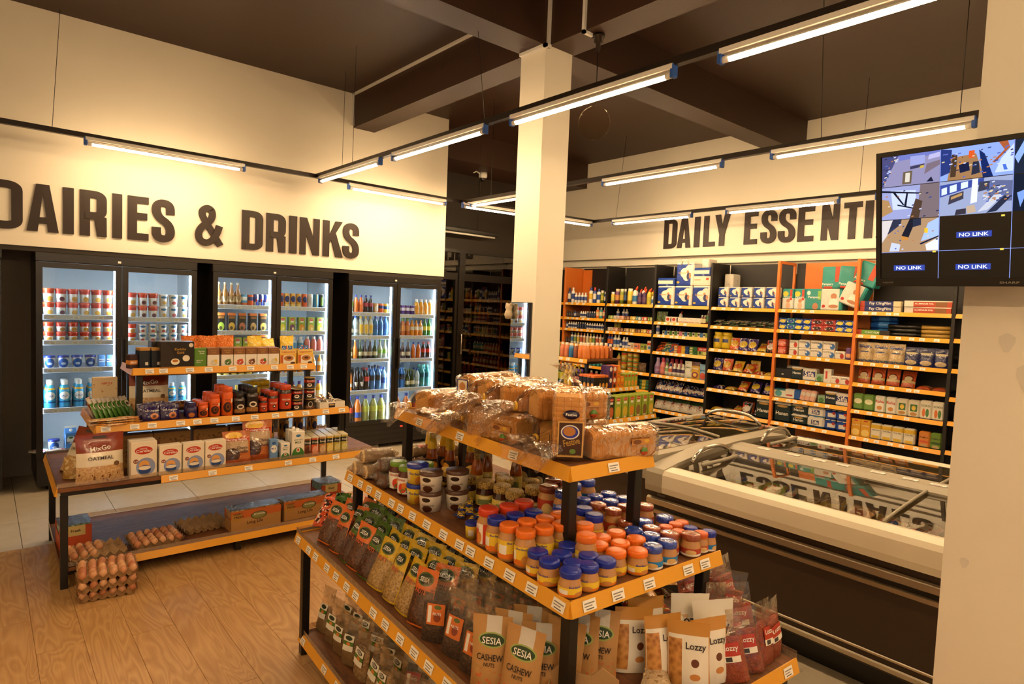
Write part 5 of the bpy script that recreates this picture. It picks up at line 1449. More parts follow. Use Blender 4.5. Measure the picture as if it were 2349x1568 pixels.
for nm, (c1, c2) in arts.items():
    boxk('tea_box_' + nm, 'white herbal tea box with ' + nm, 'tea box', .077, .06, .128, pm('tea_' + nm, 'efe8dc', ('r', 0, 1, .64, 1, '8a5a34'), ('d', .55, .22, .3, .16, c1), ('d', .7, .3, .12, .1, c2), ('n', 110, .6, 'efe8dc', .05, .4), rough=.45), [('Kericho', .042, 0, .113, 'g'), ('Gold', .026, 0, .098, 'g')])
CAP = pm('cappuccino_print', 'ecb94a', ('r', 0, 1, .72, 1, 'f0cf72'), ('d', .52, .32, .42, .34, 'efe6d4'), ('d', .54, .42, .30, .18, 'b8783a'), ('d', .56, .44, .14, .08, '5a3018'), ('r', .03, .2, .1, .62, 'c8602a'), ('d', .8, .08, .15, .1, '4a2a18'), rough=.4)
def capp():
    parts = [('body', ring(MB(), -.06, .06, -.045, .045, .002, 0, .112).xf(Matrix(((1, 0, 0, 0), (0, 0, 1, 0), (0, 1, 0, 0), (0, 0, 0, 1)))).box(-.059, .059, -.044, .044, 0, .003).mesh('cappuccino_box', CAP))]
    parts += texts([('Cappuccino', .1, 0, .093, 'r', .018)], -.0458)
    for i, (x, c, t_) in enumerate(((-.03, '2a63b0', 12), (.0, 'c8442c', -8), (.03, '2a63b0', 6), (.015, 'efe6d8', -14))):
        parts.append(('sachet', pouch(.035, .075, .012, i, False, 5, 5).mesh('sachet', pm('coffee_sachet%d' % i, c, ('n', 60, .6, 'f0e8d8'), rough=.25, wr=.5)), (x, -.01 + .012 * i, .062), (RAD(-10), RAD(t_), 0)))
    kind('cappuccino_box', 'open yellow cappuccino sachet box', 'coffee box', parts)
capp()
for x in (-.6,):
    put('tea_tin', (x, -.13, T4), 20, W4, frame=G1F)
for i, x in enumerate((-.545, -.475)):
    put('tea_carton_dark', (x + .008, -.12, T4), 12, W4, frame=G1F)
for i in range(3):
    put('tea_box_slim', (-.425 + .006 * i, -.06 + .03 * i * 0 + .0, T4) if i == 0 else (-.425 - .024 * i, -.04, T4), 4, W4, frame=G1F)
put('tea_box_black', (-.328 - .018, -.135, T4), 6, W4, frame=G1F)
put('tea_box_green', (-.2, -.135, T4), 0, W4, frame=G1F)
for x, nm in ((-.117, 'daisy'), (-.026, 'leaf'), (.055, 'hibiscus'), (.136, 'spice'), (.216, 'strawberry'), (.296, 'chamomile')):
    put('tea_box_' + nm, (x, -.137, T4), 0, W4, frame=G1F)
    put('tea_box_' + nm, (x, -.07, T4), 0, 'second row ' + W4, frame=G1F)
put('cappuccino_box', (.402, -.125, T4), -2, W4, frame=G1F); put('cappuccino_box', (.53, -.125, T4), 3, W4, frame=G1F)
NETO = pm('orange_bag_print', 'ee7a22', ('n', 90, .58, 'f7a04a'), rough=.35, wr=.9, wscale=60)
NETY = pm('yellow_bag_print', 'f0cb2c', ('n', 40, .6, 'f6e08a'), rough=.3, wr=.6, wscale=40)
pouchk('orange_snack_bag', 'bright orange snack bag', 'snack bag', .13, .2, .07, NETO, seeds=(1, 2), seal=.05, wob=.008)
pouchk('yellow_snack_bag', 'bright yellow snack bag', 'snack bag', .11, .2, .06, NETY, seeds=(1, 2), seal=.05, wob=.008)
for i, (x, t_) in enumerate(((-.2, 50), (-.1, 0), (.02, 8))):
    put('orange_snack_bag' if i != 1 else 'orange_snack_bag.1', (x, .07 + .02 * (i == 0), T4), 0, 'at back ' + W4, (-t_ * 0 - 4, 0), frame=G1F)
for i, x in enumerate((.235, .48, .36)):
    put('yellow_snack_bag' if i != 1 else 'yellow_snack_bag.1', (x, .07, T4), 5, 'at back ' + W4, (-4 if i < 2 else -30, 0), frame=G1F)

G1F = tier(-.05)
# middle tier -----------------------------------------------------------
pouchk('green_tea_pouch', 'green and white pouch leaning in a file', 'pouch', .085, .15, .02, pm('green_pouch_print', '4a7c2a', ('r', 0, 1, .8, 1, 'd8cfc0'), ('d', .5, .62, .3, .16, 'e8e0cf'), ('d', .5, .62, .18, .08, '3a2a20'), rough=.25, wr=.4, coat=.4), stand=False, seeds=(1, 2), wob=.005)
for i in range(8):
    put('green_tea_pouch' if i % 2 else 'green_tea_pouch.1', (-.77 + i * .028, -.14 + .015 * i, T3 + .003), 58, W3, (-24 - i, 0), frame=G1F)
pouchk('red_white_pouch', 'white pouch with red print', 'pouch', .085, .15, .03, pm('red_white_pouch_print', 'd8cbb8', ('n', 40, .58, 'b8402c'), rough=.3, wr=.4), stand=False, seeds=(1,))
put('red_white_pouch', (-.79, -.08, T3 + .003), 70, W3, (-18, 0), frame=G1F)
pouchk('orange_soup_sachet', 'flat orange soup sachet', 'sachet', .09, .12, .012, pm('soup_print', 'd8923a', ('n', 40, .55, 'efe0c0'), ('n', 55, .6, '8a4a22'), rough=.3, wr=.4), stand=False, seeds=(1, 2), wob=.003)
for i in range(9):
    put('orange_soup_sachet' if i % 2 else 'orange_soup_sachet.1', (-.73 + (i % 3) * .075, -.29 + .02 * (i // 3), T3 + .008 + .011 * (i // 3)), rnd.uniform(60, 110), W3, (-90, 0), frame=G1F)
pouchk('purple_chocolate_pouch', 'purple chocolate powder pouch', 'pouch', .115, .1, .05, pm('purple_choc_print', '2c1f58', ('d', .6, .25, .2, .2, 'c8763a'), ('d', .6, .25, .1, .1, '5a2c18'), ('n', 60, .64, 'cfc0e0', .4, .8), rough=.2, wr=.5, coat=.6), [('Hot Chocolate', .08, 0, .062, 'w')], seeds=(1, 2))
for x, y in ((-.505, -.235), (-.4, -.24), (-.52, -.16), (-.41, -.165), (-.46, -.1)):
    put('purple_chocolate_pouch' if x < -.45 else 'purple_chocolate_pouch.1', (x, y, T3), 4, ('front row ' if y < -.2 else 'back row ') + W3, (-10, 0), frame=G1F)
def shaped_jar(name, desc, r, h, bm, lm, lab, L=(), sq=4, lh=.22, waist=.0, cat='jar'):
    zl = h * (1 - lh)
    lathek(name, desc, cat, [('body', [(0, 0), (r - .004, 0), (r, .006), (r * (1 - waist), zl * .55), (r, zl * .9), (r * .8, zl)], bm), ('lid', [(r * .88, zl - .002), (r * .9, zl), (r * .9, h - .004), (r * .84, h), (0, h)], lm, .01)] + ([('label', [(r * 1.012, h * .1), (r * (1.012 - waist), zl * .55), (r * 1.012, zl * .82)], lab)] if lab else []), 20, True, L, r * 1.02 + .001, sq=sq)
shaped_jar('purple_jar', 'purple drinking chocolate jar', .031, .1, pm('purple_jar_print', '2c1f58', ('d', .5, .3, .3, .2, 'c8763a'), rough=.25), M('purple_lid', '2a1c4c', .3), None)
COCM = pm('cocoa_print', 'e0601e', ('d', .5, .36, .34, .22, '3a1c20'), ('d', .55, .38, .2, .14, '7a4428'), ('d', .55, .38, .1, .07, '3a1c14'), ('r', .8, .95, .55, .72, 'efe6d8'), rough=.3)
COCL = M('orange_cocoa_lid', 'e05c22', .35)
for nm, d_, r, h in (('cocoa_jar_small', 'small orange cocoa jar', .033, .1, ), ('cocoa_jar_medium', 'medium orange cocoa jar', .035, .15), ('cocoa_jar_large', 'large orange cocoa jar', .038, .195)):
    shaped_jar(nm, d_, r, h, COCM, COCL, None, [('COCOA', .04, .0, h * .57, 'k')], waist=.06, lh=.16, sq=0)
COF = M('coffee_granules', '2c1a10', .35, vary=.3, vscale=120, Coat_Weight=.6)
COFL = pm('coffee_label', '20140e', ('d', .55, .5, .3, .2, 'e0d4c0'), ('d', .55, .5, .2, .1, '3a2012'), ('v', 140, '5a3418', 'b07a3a', 0, 1, 0, .3), rough=.35)
shaped_jar('coffee_jar_small', 'black-lidded coffee jar', .037, .15, COF, M('black_lid', '1a1412', .35), COFL, lh=.2, waist=.04)
shaped_jar('coffee_jar_tall', 'tall black-lidded coffee jar', .041, .185, COF, M('black_lid', '1a1412', .35), COFL, lh=.2, waist=.04)
NESL = pm('red_coffee_label', 'c8401e', ('d', .55, .35, .16, .14, '2a1610'), ('d', .55, .35, .08, .06, 'e8dccb'), rough=.3)
NEL = M('rust_red_lid', 'c4461e', .35)
for nm, d_, r, h in (('instant_coffee_small', 'small red instant coffee jar', .03, .105), ('instant_coffee_medium', 'medium red instant coffee jar', .036, .145), ('instant_coffee_large', 'large red instant coffee jar', .044, .19)):
    shaped_jar(nm, d_, r, h, COF, NEL, NESL, [('NESCAFE', r * 1.4, 0, h * .46, 'w')], waist=.05, lh=.17, sq=0)
MAC = pm('coffee_can_print', '1c1412', ('r', 0, 1, .55, .8, 'b8321e'), ('d', .4, .3, .2, .16, 'e8dccb'), ('d', .4, .32, .13, .08, '5a2c16'), rough=.3)
lathek('coffee_can', 'black coffee can with red band', 'can', [('body', [(0, .001), (.04, .001), (.0415, .004), (.04, .006), (.04, .072), (.0415, .074)], MAC), ('lid', [(.0415, .073), (.042, .078), (.039, .0785), (.037, .0765), (0, .0765)], M('gold_rim', 'b89a5a', .3, .7))], 20, True, [('MacCoffee', .055, 0, .054, 'w')], .0418)
lathek('coffee_can_bean', 'black coffee can with bean print', 'can', [('body', [(0, .001), (.04, .001), (.0415, .004), (.04, .006), (.04, .072), (.0415, .074)], pm('bean_print', '16110e', ('v', 110, '3a2212', '7a4a22', 0, 1, 0, .35), ('d', .5, .5, .2, .3, 'cfc4b0'), ('d', .5, .5, .15, .24, '16110e'), rough=.3)), ('lid', [(.0415, .073), (.042, .078), (.039, .0785), (.037, .0765), (0, .0765)], M('gold_rim', 'b89a5a', .3, .7))], 20, True)
put('purple_jar', (-.275, -.25, T3), -10, W3, frame=G1F); put('purple_jar', (-.275, -.18, T3), -10, 'back row ' + W3, frame=G1F)
for kd, x, dx in (('cocoa_jar_small', -.204, .072), ('cocoa_jar_medium', -.132, .075), ('cocoa_jar_large', -.052, .08), ('coffee_jar_small', .029, .077), ('coffee_jar_tall', .112, .085), ('instant_coffee_small', .192, .064), ('instant_coffee_medium', .261, .076), ('instant_coffee_large', .349, .092)):
    for j in range(3):
        put(kd, (x - .004 * j, -.25 + j * dx, T3), -8, rown[j] + ' ' + W3, frame=G1F)
for j, n in enumerate((2, 2)):
    for q in range(n):
        put('coffee_can', (.438, -.24 + j * .09, T3 + q * .0795), -6, ('upper ' if q else 'lower ') + rown[j] + ' ' + W3, frame=G1F)
for q in range(3):
    put('coffee_can' if q else 'coffee_can_bean', (.535, -.235, T3 + q * .0795), -6, ('bottom', 'middle', 'top')[q] + ' of stack ' + W3, frame=G1F)
tr = ob('sachet_tray', None); later(tr, 'white open tray of coffee sachets', 'tray', W3, (2.1, 4.5, .9))
a = RAD(G1A)
tr.location = (G1C[0] + .69 * math.cos(a) + .235 * math.sin(a), G1C[1] + .69 * math.sin(a) - .285 * math.cos(a), T3)
tr.rotation_euler = (0, 0, a)
ob('tray', ring(MB(), -.1, .1, -.07, .07, .003, 0, .05).xf(Matrix(((1, 0, 0, 0), (0, 0, 1, 0), (0, 1, 0, 0), (0, 0, 0, 1)))).box(-.098, .098, -.068, .068, 0, .003).mesh('tray', M('white_card', 'ece4d4', .5)), tr)
ob('print', MB().box(-.03, .02, -.0712, -.0702, .008, .038).mesh('print', pm('tray_print', '2a1c14', ('r', .1, .9, .5, .8, 'd8b070'))), tr)
for i in range(10):
    ob('sachet', pouch(.03, .09, .008, i % 3, False, 4, 4).mesh('sachet', pm('dark_sachet', '4a3422', ('n', 60, .55, 'c8b898'), rough=.2, wr=.5)), tr, (-.08 + .016 * i, .0 + .02 * (i % 3 - 1), .03 + .006 * (i % 3)), (RAD(-50 - 12 * (i % 4)), RAD(15 * (i % 3 - 1)), RAD(20)))
boxk('cereal_box_bowl', 'cream cereal box with blue bowl', 'cereal box', .14, .05, .25, pm('bowl_box_print', 'e0c9a0', ('r', 0, 1, 0, .35, 'd8b878'), ('d', .55, .36, .2, .12, '3f4c78'), ('d', .55, .42, .19, .05, 'e8c070'), ('n', 60, .66, 'b8703a', .6, .9), rough=.5), [('NESTLE', .06, .01, .21, 'r')])
put('cereal_box_bowl', (-.72, .12, T3), 0, 'at back ' + W3, frame=G1F)
OATM = pm('oat_bag_print', 'e8dcc4', ('r', 0, 1, .62, 1, '8a3416'), ('v', 90, 'a8743e', 'd8b482', 0, 1, 0, .34), ('n', 40, .62, '6a3418', .0, .22), ('d', .82, .36, .06, .05, '6a4a2a'), rough=.25, wr=.25, wscale=14, coat=.6)
def oat(name, desc, w_, h, d):
    f = pouch_fn(w_, h, d, 3, True, .14, 1, .004)
    parts = [('bag', pouch(w_, h, d, 3, True, 10, 12, seal=.14).mesh('oat_bag', OATM))]
    for e in (('MixGo', w_ * .42, 0, h * .70, 'w'), ('OATMEAL', w_ * .52, 0, h * .5, 'k')):
        m = letter(MB(), *e[:4], tilt=.12 if e[0] == 'MixGo' else 0)
        m.v = [(x, f(x / w_ + .5, z / h)[1] - .004, z) for x, y, z in m.v]
        parts.append(('lettering', m.mesh('print', INK[e[4]])))
    n = 12
    hp = [(w_ * .15 * (1 if math.cos(q) > 0 else -1) * (abs(math.cos(q)) ** .4), h * .925 + h * .028 * math.sin(q)) for q in [i * 2 * math.pi / n for i in range(n)]]
    parts.append(('handle_hole', MB().prism(hp, -.007, .007).mesh('hole', M('hole_dark', '4a4038', .5))))
    kind(name, desc, 'oat bag', parts)
oat('oatmeal_bag', 'large brown and white oatmeal bag', .25, .29, .08)
put('oatmeal_bag', (-.46, .12, T3 - .0), 0, 'at back ' + W3, (-3, 0), frame=G1F)
pouchk('brown_bag_lying', 'glossy brown bag lying flat', 'bag', .15, .24, .07, pm('brown_lying_print', '8a5a34', ('n', 20, .55, '5a3820'), rough=.15, wr=.7, coat=.8), stand=False, seeds=(1,), wob=.01)
put('brown_bag_lying', (-.4, -.0, T3 + .04), -78, W3, (-88, 0), frame=G1F)
for i, (x, z) in enumerate(((.25, 0), (.3, .055), (.42, .0), (.42, .07), (.36, .12))):
    put('yellow_snack_bag' if i % 2 else 'yellow_snack_bag.1', (x, .14, T3 + .04 + z), 80, 'lying at back ' + W3, (-88, 0), frame=G1F)

G1F = tier(-.035)
# table tier ---------------------------------------------------------------
put('oatmeal_bag', (-.80, -.39, T2), 4, 'at front ' + W2, (-4, 0), frame=G1F)
put('oatmeal_bag', (-.91, -.10, T2), -62, 'leaning at left end ' + W2, (-24, 0), frame=G1F)
pouchk('gold_biscuit_bag', 'gold-striped bag behind the oatmeal bag', 'bag', .1, .13, .05, pm('gold_stripe_print', 'b0843e', ('n', 30, .55, 'd8b878'), rough=.25, wr=.6, coat=.5), seeds=(1,))
put('gold_biscuit_bag', (-.93, -.24, T2), -30, W2, (-8, 0), frame=G1F)
CER = pm('baby_cereal_print', 'efe2cc', ('d', .48, .76, .34, .11, 'c83a24'), ('d', .56, .3, .37, .25, '8f9cc4'), ('d', .5, .36, .2, .12, 'e0a458'), ('d', .52, .22, .24, .13, '2c4a86'), ('d', .52, .27, .23, .055, 'efe2cc'), ('d', .18, .47, .1, .06, '8a4a34'), rough=.45)
for nm, w_, h in (('cereal_box_large', .142, .225), ('cereal_box_small', .128, .19)):
    boxk(nm, 'white baby cereal box' if 'small' in nm else 'tall white baby cereal box', 'cereal box', w_, .06, h, CER, [('NESTLE', w_ * .28, -.004, h * .805, 'w'), ('Cerelac', w_ * .6, -.002, h * .745, 'w', h * .075), ('6-36', w_ * .14, -w_ * .32, h * .47, 'w')])
put('cereal_box_large', (-.577, -.40, T2), 2, W2, frame=G1F)
for x in (-.431, -.297, -.165):
    put('cereal_box_small', (x, -.405, T2), 2, W2, frame=G1F)
put('cereal_box_large', (-.577, -.33, T2), 2, 'second row ' + W2, frame=G1F)
LEO = pm('carton_print', 'a87840', ('n', 70, .6, '6a4420', .15, .85), ('d', .12, .5, .06, .3, '8a5028'), rough=.6)
boxk('brown_carton', 'long brown cereal carton', 'carton', .225, .08, .215, LEO, [('LEO', .03, .03, .15, 'k')])
for x in (-.59, -.362, -.12, .12):
    put('brown_carton', (x, -.10, T2), 0, 'behind ' + W2, frame=G1F)
CHO = pm('choco_bag_print', 'b8642a', ('r', .1, .9, .38, .72, 'b89a78'), ('d', .3, .3, .28, .2, '4a2814'), ('r', 0, 1, 0, .16, 'a04a1e'), ('d', .4, .86, .3, .1, 'e8b838'), ('r', .05, .95, .70, .78, 'b8361e'), rough=.2, wr=.5, wscale=22, coat=.7)
pouchk('choco_cereal_bag', 'choco shells cereal bag', 'cereal bag', .18, .23, .07, CHO, [('Morning Harvest', .13, 0, .17, 'w'), ('Choco', .07, .03, .115, 'k'), ('Shells', .07, .03, .09, 'k')], stand=True, seeds=(1,), wob=.008)
pouchk('choco_cereal_bag_large', 'large choco shells cereal bag', 'cereal bag', .2, .29, .08, CHO, [('Morning Harvest', .15, 0, .215, 'w'), ('Choco', .08, .04, .145, 'k'), ('Shells', .08, .04, .113, 'k')], stand=True, seeds=(2,), wob=.008)
put('choco_cereal_bag', (-.02, -.405, T2), -4, W2, (-10, 0), frame=G1F)
put('choco_cereal_bag_large', (.13, -.365, T2), -6, W2, (-8, 0), frame=G1F)
boxk('milk_carton_blue', 'small blue milk carton', 'milk carton', .055, .055, .15, pm('blue_milk_print', '6f9ad0', ('d', .5, .55, .38, .18, 'efeee8'), ('r', 0, 1, 0, .12, '3a4a3a'), ('d', .5, .82, .25, .07, '2c5aa0'), rough=.35), [('MILK', .035, 0, .085, 'b')])
LF = pm('low_fat_print', 'efe9dc', ('d', .5, .1, .5, .32, '3f7a34'), ('d', .5, .32, .15, .09, 'e8e2d4'), ('d', .5, .32, .08, .05, 'c8402c'), ('d', .5, .84, .2, .05, '3a7ab0'), rough=.35)
boxk('milk_carton_small', 'small white and green milk carton', 'milk carton', .062, .06, .12, LF, [('LOW FAT', .04, 0, .085, 'n'), ('MILK', .03, 0, .073, 'n')])
lfcap = ('cap', MB().lathe([(.013, .192), (.013, .212), (0, .213)], 12).mesh('cap', WHITEP))
boxk('milk_carton_large', 'large white and green milk carton', 'milk carton', .09, .07, .196, LF, [('LOW FAT', .062, 0, .135, 'n'), ('MILK', .045, 0, .117, 'n')], extra=(lfcap,))
put('milk_carton_blue', (.225, -.385, T2), -3, W2, frame=G1F)
for j in range(3):
    put('milk_carton_small', (.3 - .012 * j, -.40 + j * .065, T2), -3, rown[j] + ' ' + W2, frame=G1F)
put('milk_carton_large', (.388, -.405, T2), -3, W2, frame=G1F); put('milk_carton_large', (.388, -.33, T2), -3, 'second row ' + W2, frame=G1F)
JU = {'brown': ('8a4a2a', '5a2c18'), 'coral': ('d05a34', 'e8a488'), 'tan': ('b07a44', 'd8b48a'), 'yellow': ('d8b44a', 'f0d880'), 'lime': ('b8a84a', 'd8d088')}
for nm, (c1, c2) in JU.items():
    boxk('juice_box_' + nm, nm + ' flavoured milk box', 'drink box', .052, .042, .14, pm('juice_' + nm, c1, ('r', 0, 1, .6, .85, '2a3024'), ('d', .5, .3, .4, .22, c2), ('r', .78, .86, .3, .95, 'e8e0d0'), ('r', 0, 1, .93, 1, 'cfc4a0'), rough=.35), [('Fresh', .042, 0, .102, 'w')])
for x, nm in ((.463, 'brown'), (.519, 'coral'), (.577, 'tan'), (.634, 'yellow'), (.691, 'lime'), (.748, 'lime')):
    for j in range(6):
        put('juice_box_' + nm, (x + .006 * j, -.405 + j * .045, T2), -3, rown[j] + ' ' + W2 if j < 5 else 'sixth row ' + W2, frame=G1F)
def cank(name, desc, c0, *ops, r=.033, h=.122, near=False, L=()):
    mt = pm(name + '_print', c0, *ops, rough=.25)
    al = M('can_end', 'b8b4ac', .3, .8)
    lathek(name, desc, 'can', [('body', [(r * .8, 0), (r, .006), (r, h - .012), (r * .86, h - .003)], mt), ('lid', [(r * .86, h - .003), (r * .88, h), (r * .8, h - .003), (0, h - .004)], al)], 16, near, L, r + .002)
cank('drink_can_gold', 'gold and navy drink can', 'c8943a', ('d', .5, .6, .35, .25, '1c2a58'), ('d', .5, .25, .3, .15, 'e8c070'), h=.15, r=.029)
cank('drink_can_orange', 'orange soda can', 'd8601e', ('r', 0, 1, .4, .75, '2a1c3a'), near=True, L=[('FANTA', .05, 0, .07, 'w')])
cank('drink_can_blue', 'blue soda can', '2a86c0', ('r', 0, 1, .45, .75, '1c3a6a'))
for i in range(5):
    for j in range(2):
        put('drink_can_gold', (.3 + i * .12 + .0, .25 + j * .08, T2 + (.0)), 0, rown[j] + ' ' + W2, frame=G1F)
        put('drink_can_gold', (.3 + i * .12, .25 + j * .08, T2 + .151), 0, 'upper ' + rown[j] + ' ' + W2, frame=G1F)
for x, kd in ((.2, 'drink_can_orange'), (.27, 'drink_can_blue'), (.33, 'drink_can_orange')):
    put(kd, (x, .1, T2 + .0), -5, 'at back ' + W2, frame=G1F)
    put(kd, (x, .1, T2 + .123), -5, 'upper at back ' + W2, frame=G1F)
boxk('chocolate_milk_pack', 'dark brown chocolate drink pack', 'drink box', .11, .06, .1, pm('choc_pack_print', '3a241a', ('d', .5, .5, .35, .3, '6a4228'), rough=.35))
put('chocolate_milk_pack', (.40, -.2, T2), 0, W2, frame=G1F)

G1F = tier(-.02)
# bottom shelf: egg trays, drink packs --------------------------------------
PULP = M('egg_tray_pulp', 'b08c60', .85, vary=.1, vscale=25, bump=.5, bscale=150)
EGG = None
def egg_mat():
    t = NT('egg_shell')
    oi = t.n('ShaderNodeObjectInfo').outputs['Random']
    return t.done(t.bsdf(t.mix(oi, lin('b4683a'), lin('dfa878')), .45))
EGG = egg_mat()
P = .0475
def tray_mesh():
    m = MB(); k = 4
    nx, ny = 6 * k, 5 * k
    def fn(u, v):
        x, y = u * 6, v * 5
        c = (math.cos(2 * math.pi * x) * .5 + .5), (math.cos(2 * math.pi * y) * .5 + .5)
        z = .008 + .036 * max(c[0] * c[1], .35 * max(c[0], c[1]))
        if u in (0, 1) or v in (0, 1):
            z = .024 + .026 * max(c[0] * (v in (0, 1)), c[1] * (u in (0, 1)))
        k2 = 1.03 if (u in (0, 1) or v in (0, 1)) else 1
        return ((u - .5) * 6 * P * k2, (v - .5) * 5 * P * k2, z)
    m.grid(fn, nx, ny)
    m.grid(lambda u, v: (lambda q: (q[0], q[1], max(.0, q[2] - .006)))(fn(1 - u, v)), nx, ny)
    rim = [(i / nx, 0) for i in range(nx)] + [(1, j / ny) for j in range(ny)] + [(1 - i / nx, 1) for i in range(nx)] + [(0, 1 - j / ny) for j in range(ny)]
    n = len(rim)
    tp = [fn(*q) for q in rim]
    lo = [(p[0] * .90, p[1] * .90, .002 + .012 * (i % k == 0)) for i, p in enumerate(tp)]
    m.add(tp + lo, [(i, n + i, n + (i + 1) % n, (i + 1) % n) for i in range(n)], 0, True)
    return m.mesh('egg_tray', PULP)
TRAYM = tray_mesh()
EGGM = MB().lathe([(.0, 0)] + [(.0215 * math.sin(a) * (1 - .10 * (-math.cos(a))), .027 - .027 * math.cos(a)) for a in [i * math.pi / 9 for i in range(1, 9)]] + [(0, .054)], 12).mesh('egg', EGG)
def eggtray(x, y, z, rz, where, which, frame=None):
    p = Vector((x, y, z)); r = RAD(rz)
    if frame:
        c, an = frame; a = RAD(an)
        p = Vector((c[0] + x * math.cos(a) - y * math.sin(a), c[1] + x * math.sin(a) + y * math.cos(a), z)); r += a
    o = ob('egg_tray', TRAYM, None, p, (0, 0, r))
    later(o, 'pulp egg tray', 'egg tray', where)
    for i in range(6):
        for j in range(5):
            if not which(i, j):
                continue
            q = Matrix.Rotation(r, 3, 'Z') @ Vector(((i - 2.5) * P, (j - 2) * P, .009)) + p
            e = ob('egg', EGGM, None, q, (rnd.uniform(-.15, .15), rnd.uniform(-.15, .15), rnd.uniform(0, 6)))
            later(e, 'brown egg', 'egg', ('front' if j == 0 else ORD[j]) + ' row, tray ' + where)
eggtray(-.81, -.315, T1, 4, 'at left ' + W1, lambda i, j: (i < 3 and j > 0) or (i == 3 and j > 2), G1F)
eggtray(-.485, -.275, T1, 3, 'in middle ' + W1, lambda i, j: True, G1F)
eggtray(-.17, -.15, T1, 6, 'empty at right ' + W1, lambda i, j: False, G1F)
W0 = 'on floor'
eggtray(.555, 4.19, 0, -6, 'at bottom of stack ' + W0, lambda i, j: j == 0 or i in (0, 5))
eggtray(.552, 4.185, .055, -3, 'in middle of stack ' + W0, lambda i, j: j == 0 or i in (0, 5))
eggtray(.556, 4.19, .110, -5, 'on top of stack ' + W0, lambda i, j: True)
def shrinkpack(name, desc, w_, d, h, front, top, L=()):
    nx = 6
    parts = [('carton', MB().box(-w_ / 2, w_ / 2, -d / 2, -d / 2 + .004, 0, h * .93).box(-w_ / 2, w_ / 2, d / 2 - .004, d / 2, 0, h * .93).box(-w_ / 2, -w_ / 2 + .004, -d / 2, d / 2, 0, h * .6).box(w_ / 2 - .004, w_ / 2, -d / 2, d / 2, 0, h * .6).mesh(name, front))]
    for i in range(nx):
        for j in range(2):
            x0 = -w_ / 2 + .006 + i * (w_ - .012) / nx; y0 = -d / 2 + .006 + j * (d - .012) / 2
            parts.append(('milk_packet', MB().cbox(x0 + .001, x0 + (w_ - .012) / nx - .001, y0 + .001, y0 + (d - .012) / 2 - .001, .002, h, .004).mesh('packet', top)))
    parts.append(('shrink_film', MB().box(-w_ / 2 - .002, w_ / 2 + .002, -d / 2 - .002, d / 2 + .002, h + .001, h + .0015).mesh('film', FILM('shrink_film', 'fff6e6', .25, .06, 40, .9))))
    parts += texts(L, -d / 2 - .0015)
    kind(name, desc, 'drink pack', parts)
DF = pm('milk_case_print', 'b9884e', ('r', 0, 1, .62, 1, 'c4642c'), ('d', .55, .66, .16, .2, '3a3a2a'), ('d', .55, .66, .14, .17, '8a8a4a'), ('r', .02, .22, .5, .9, 'b8873c'), rough=.5)
shrinkpack('milk_case', 'orange shrink-wrapped milk case', .35, .13, .145, DF, pm('milk_top_print', 'b88a4e', ('n', 30, .55, 'd8c09a'), rough=.3, wr=.4), [('DAIRY', .06, -.125, .118, 'k'), ('FRESH', .06, -.12, .096, 'k'), ('Brookside', .075, .02, .098, 'w'), ('Long Life', .11, -.01, .045, 'k')])
put('milk_case', (.13, -.30, T1), 2, W1, frame=G1F); put('milk_case', (.50, -.28, T1), 3, W1, frame=G1F)
shrinkpack('drink_case', 'orange-sided case of drink boxes', .17, .2, .15, pm('drink_case_print', 'b84a22', ('r', .2, .8, .55, 1, 'c8b070'), rough=.5), pm('drink_top_print', '7fa08a', ('n', 40, .55, 'a8c0b0'), rough=.35), [('Fresh', .05, .0, .11, 'k')])
put('drink_case', (-.9, -.02, T1), 2, 'at left ' + W1, frame=G1F)
put('drink_case', (.80, .0, T1), 2, 'at right ' + W1, frame=G1F)
# ------------------------------------------------------------------ rows of stock
def kwidth(kd):
    xs = [v.co.x for p in KIND[kd][2][:2] for v in p[1].vertices]
    ys = [v.co.y for p in KIND[kd][2][:2] for v in p[1].vertices]
    zs = [v.co.z for p in KIND[kd][2][:2] for v in p[1].vertices]
    return max(xs) - min(xs), max(ys) - min(ys), max(zs)
SHN = ['top shelf', 'second shelf', 'third shelf', 'fourth shelf', 'fifth shelf', 'sixth shelf', 'seventh shelf', 'lowest shelf']
def stock(items, a, b, place, where, jit=2.0, rows=1, tight=False):
    """items [(kind, count[, stack[, tilt]])] or ('gap', width); a..b along the shelf; place(x, depth, dz, rz) -> world"""
    tot = 0; n = 0
    for it in items:
        if it[0] == 'gap':
            tot += it[1]
        else:
            w_ = kwidth(it[0])[0]
            tot += w_ * it[1]; n += it[1]
    gap = max(.0015, (b - a - tot) / max(1, n))
    if tight:
        gap = min(gap, .004)
    sc = min(1, (b - a) / (tot + n * .0015))
    x = a
    for it in items:
        if it[0] == 'gap':
            x += it[1] * sc; continue
        kd, cnt = it[0], it[1]
        stk = it[2] if len(it) > 2 else 1
        tl = it[3] if len(it) > 3 else None
        w_, dp, h = kwidth(kd)
        for c in range(cnt):
            xc = x + (w_ * sc + gap) / 2
            for r in range(rows):
                for s in range(stk):
                    wh = where
                    if stk > 1:
                        wh = ('lower ' if s == 0 else 'upper ' if s == stk - 1 else 'middle ') + where
                    if r:
                        wh = 'back row ' + wh
                    p, rz = place(xc, dp / 2 + r * (dp + .004), s * (h + .0005))
                    put(kd, p, rz + rnd.uniform(-jit, jit), wh, tl)
            x += w_ * sc + gap

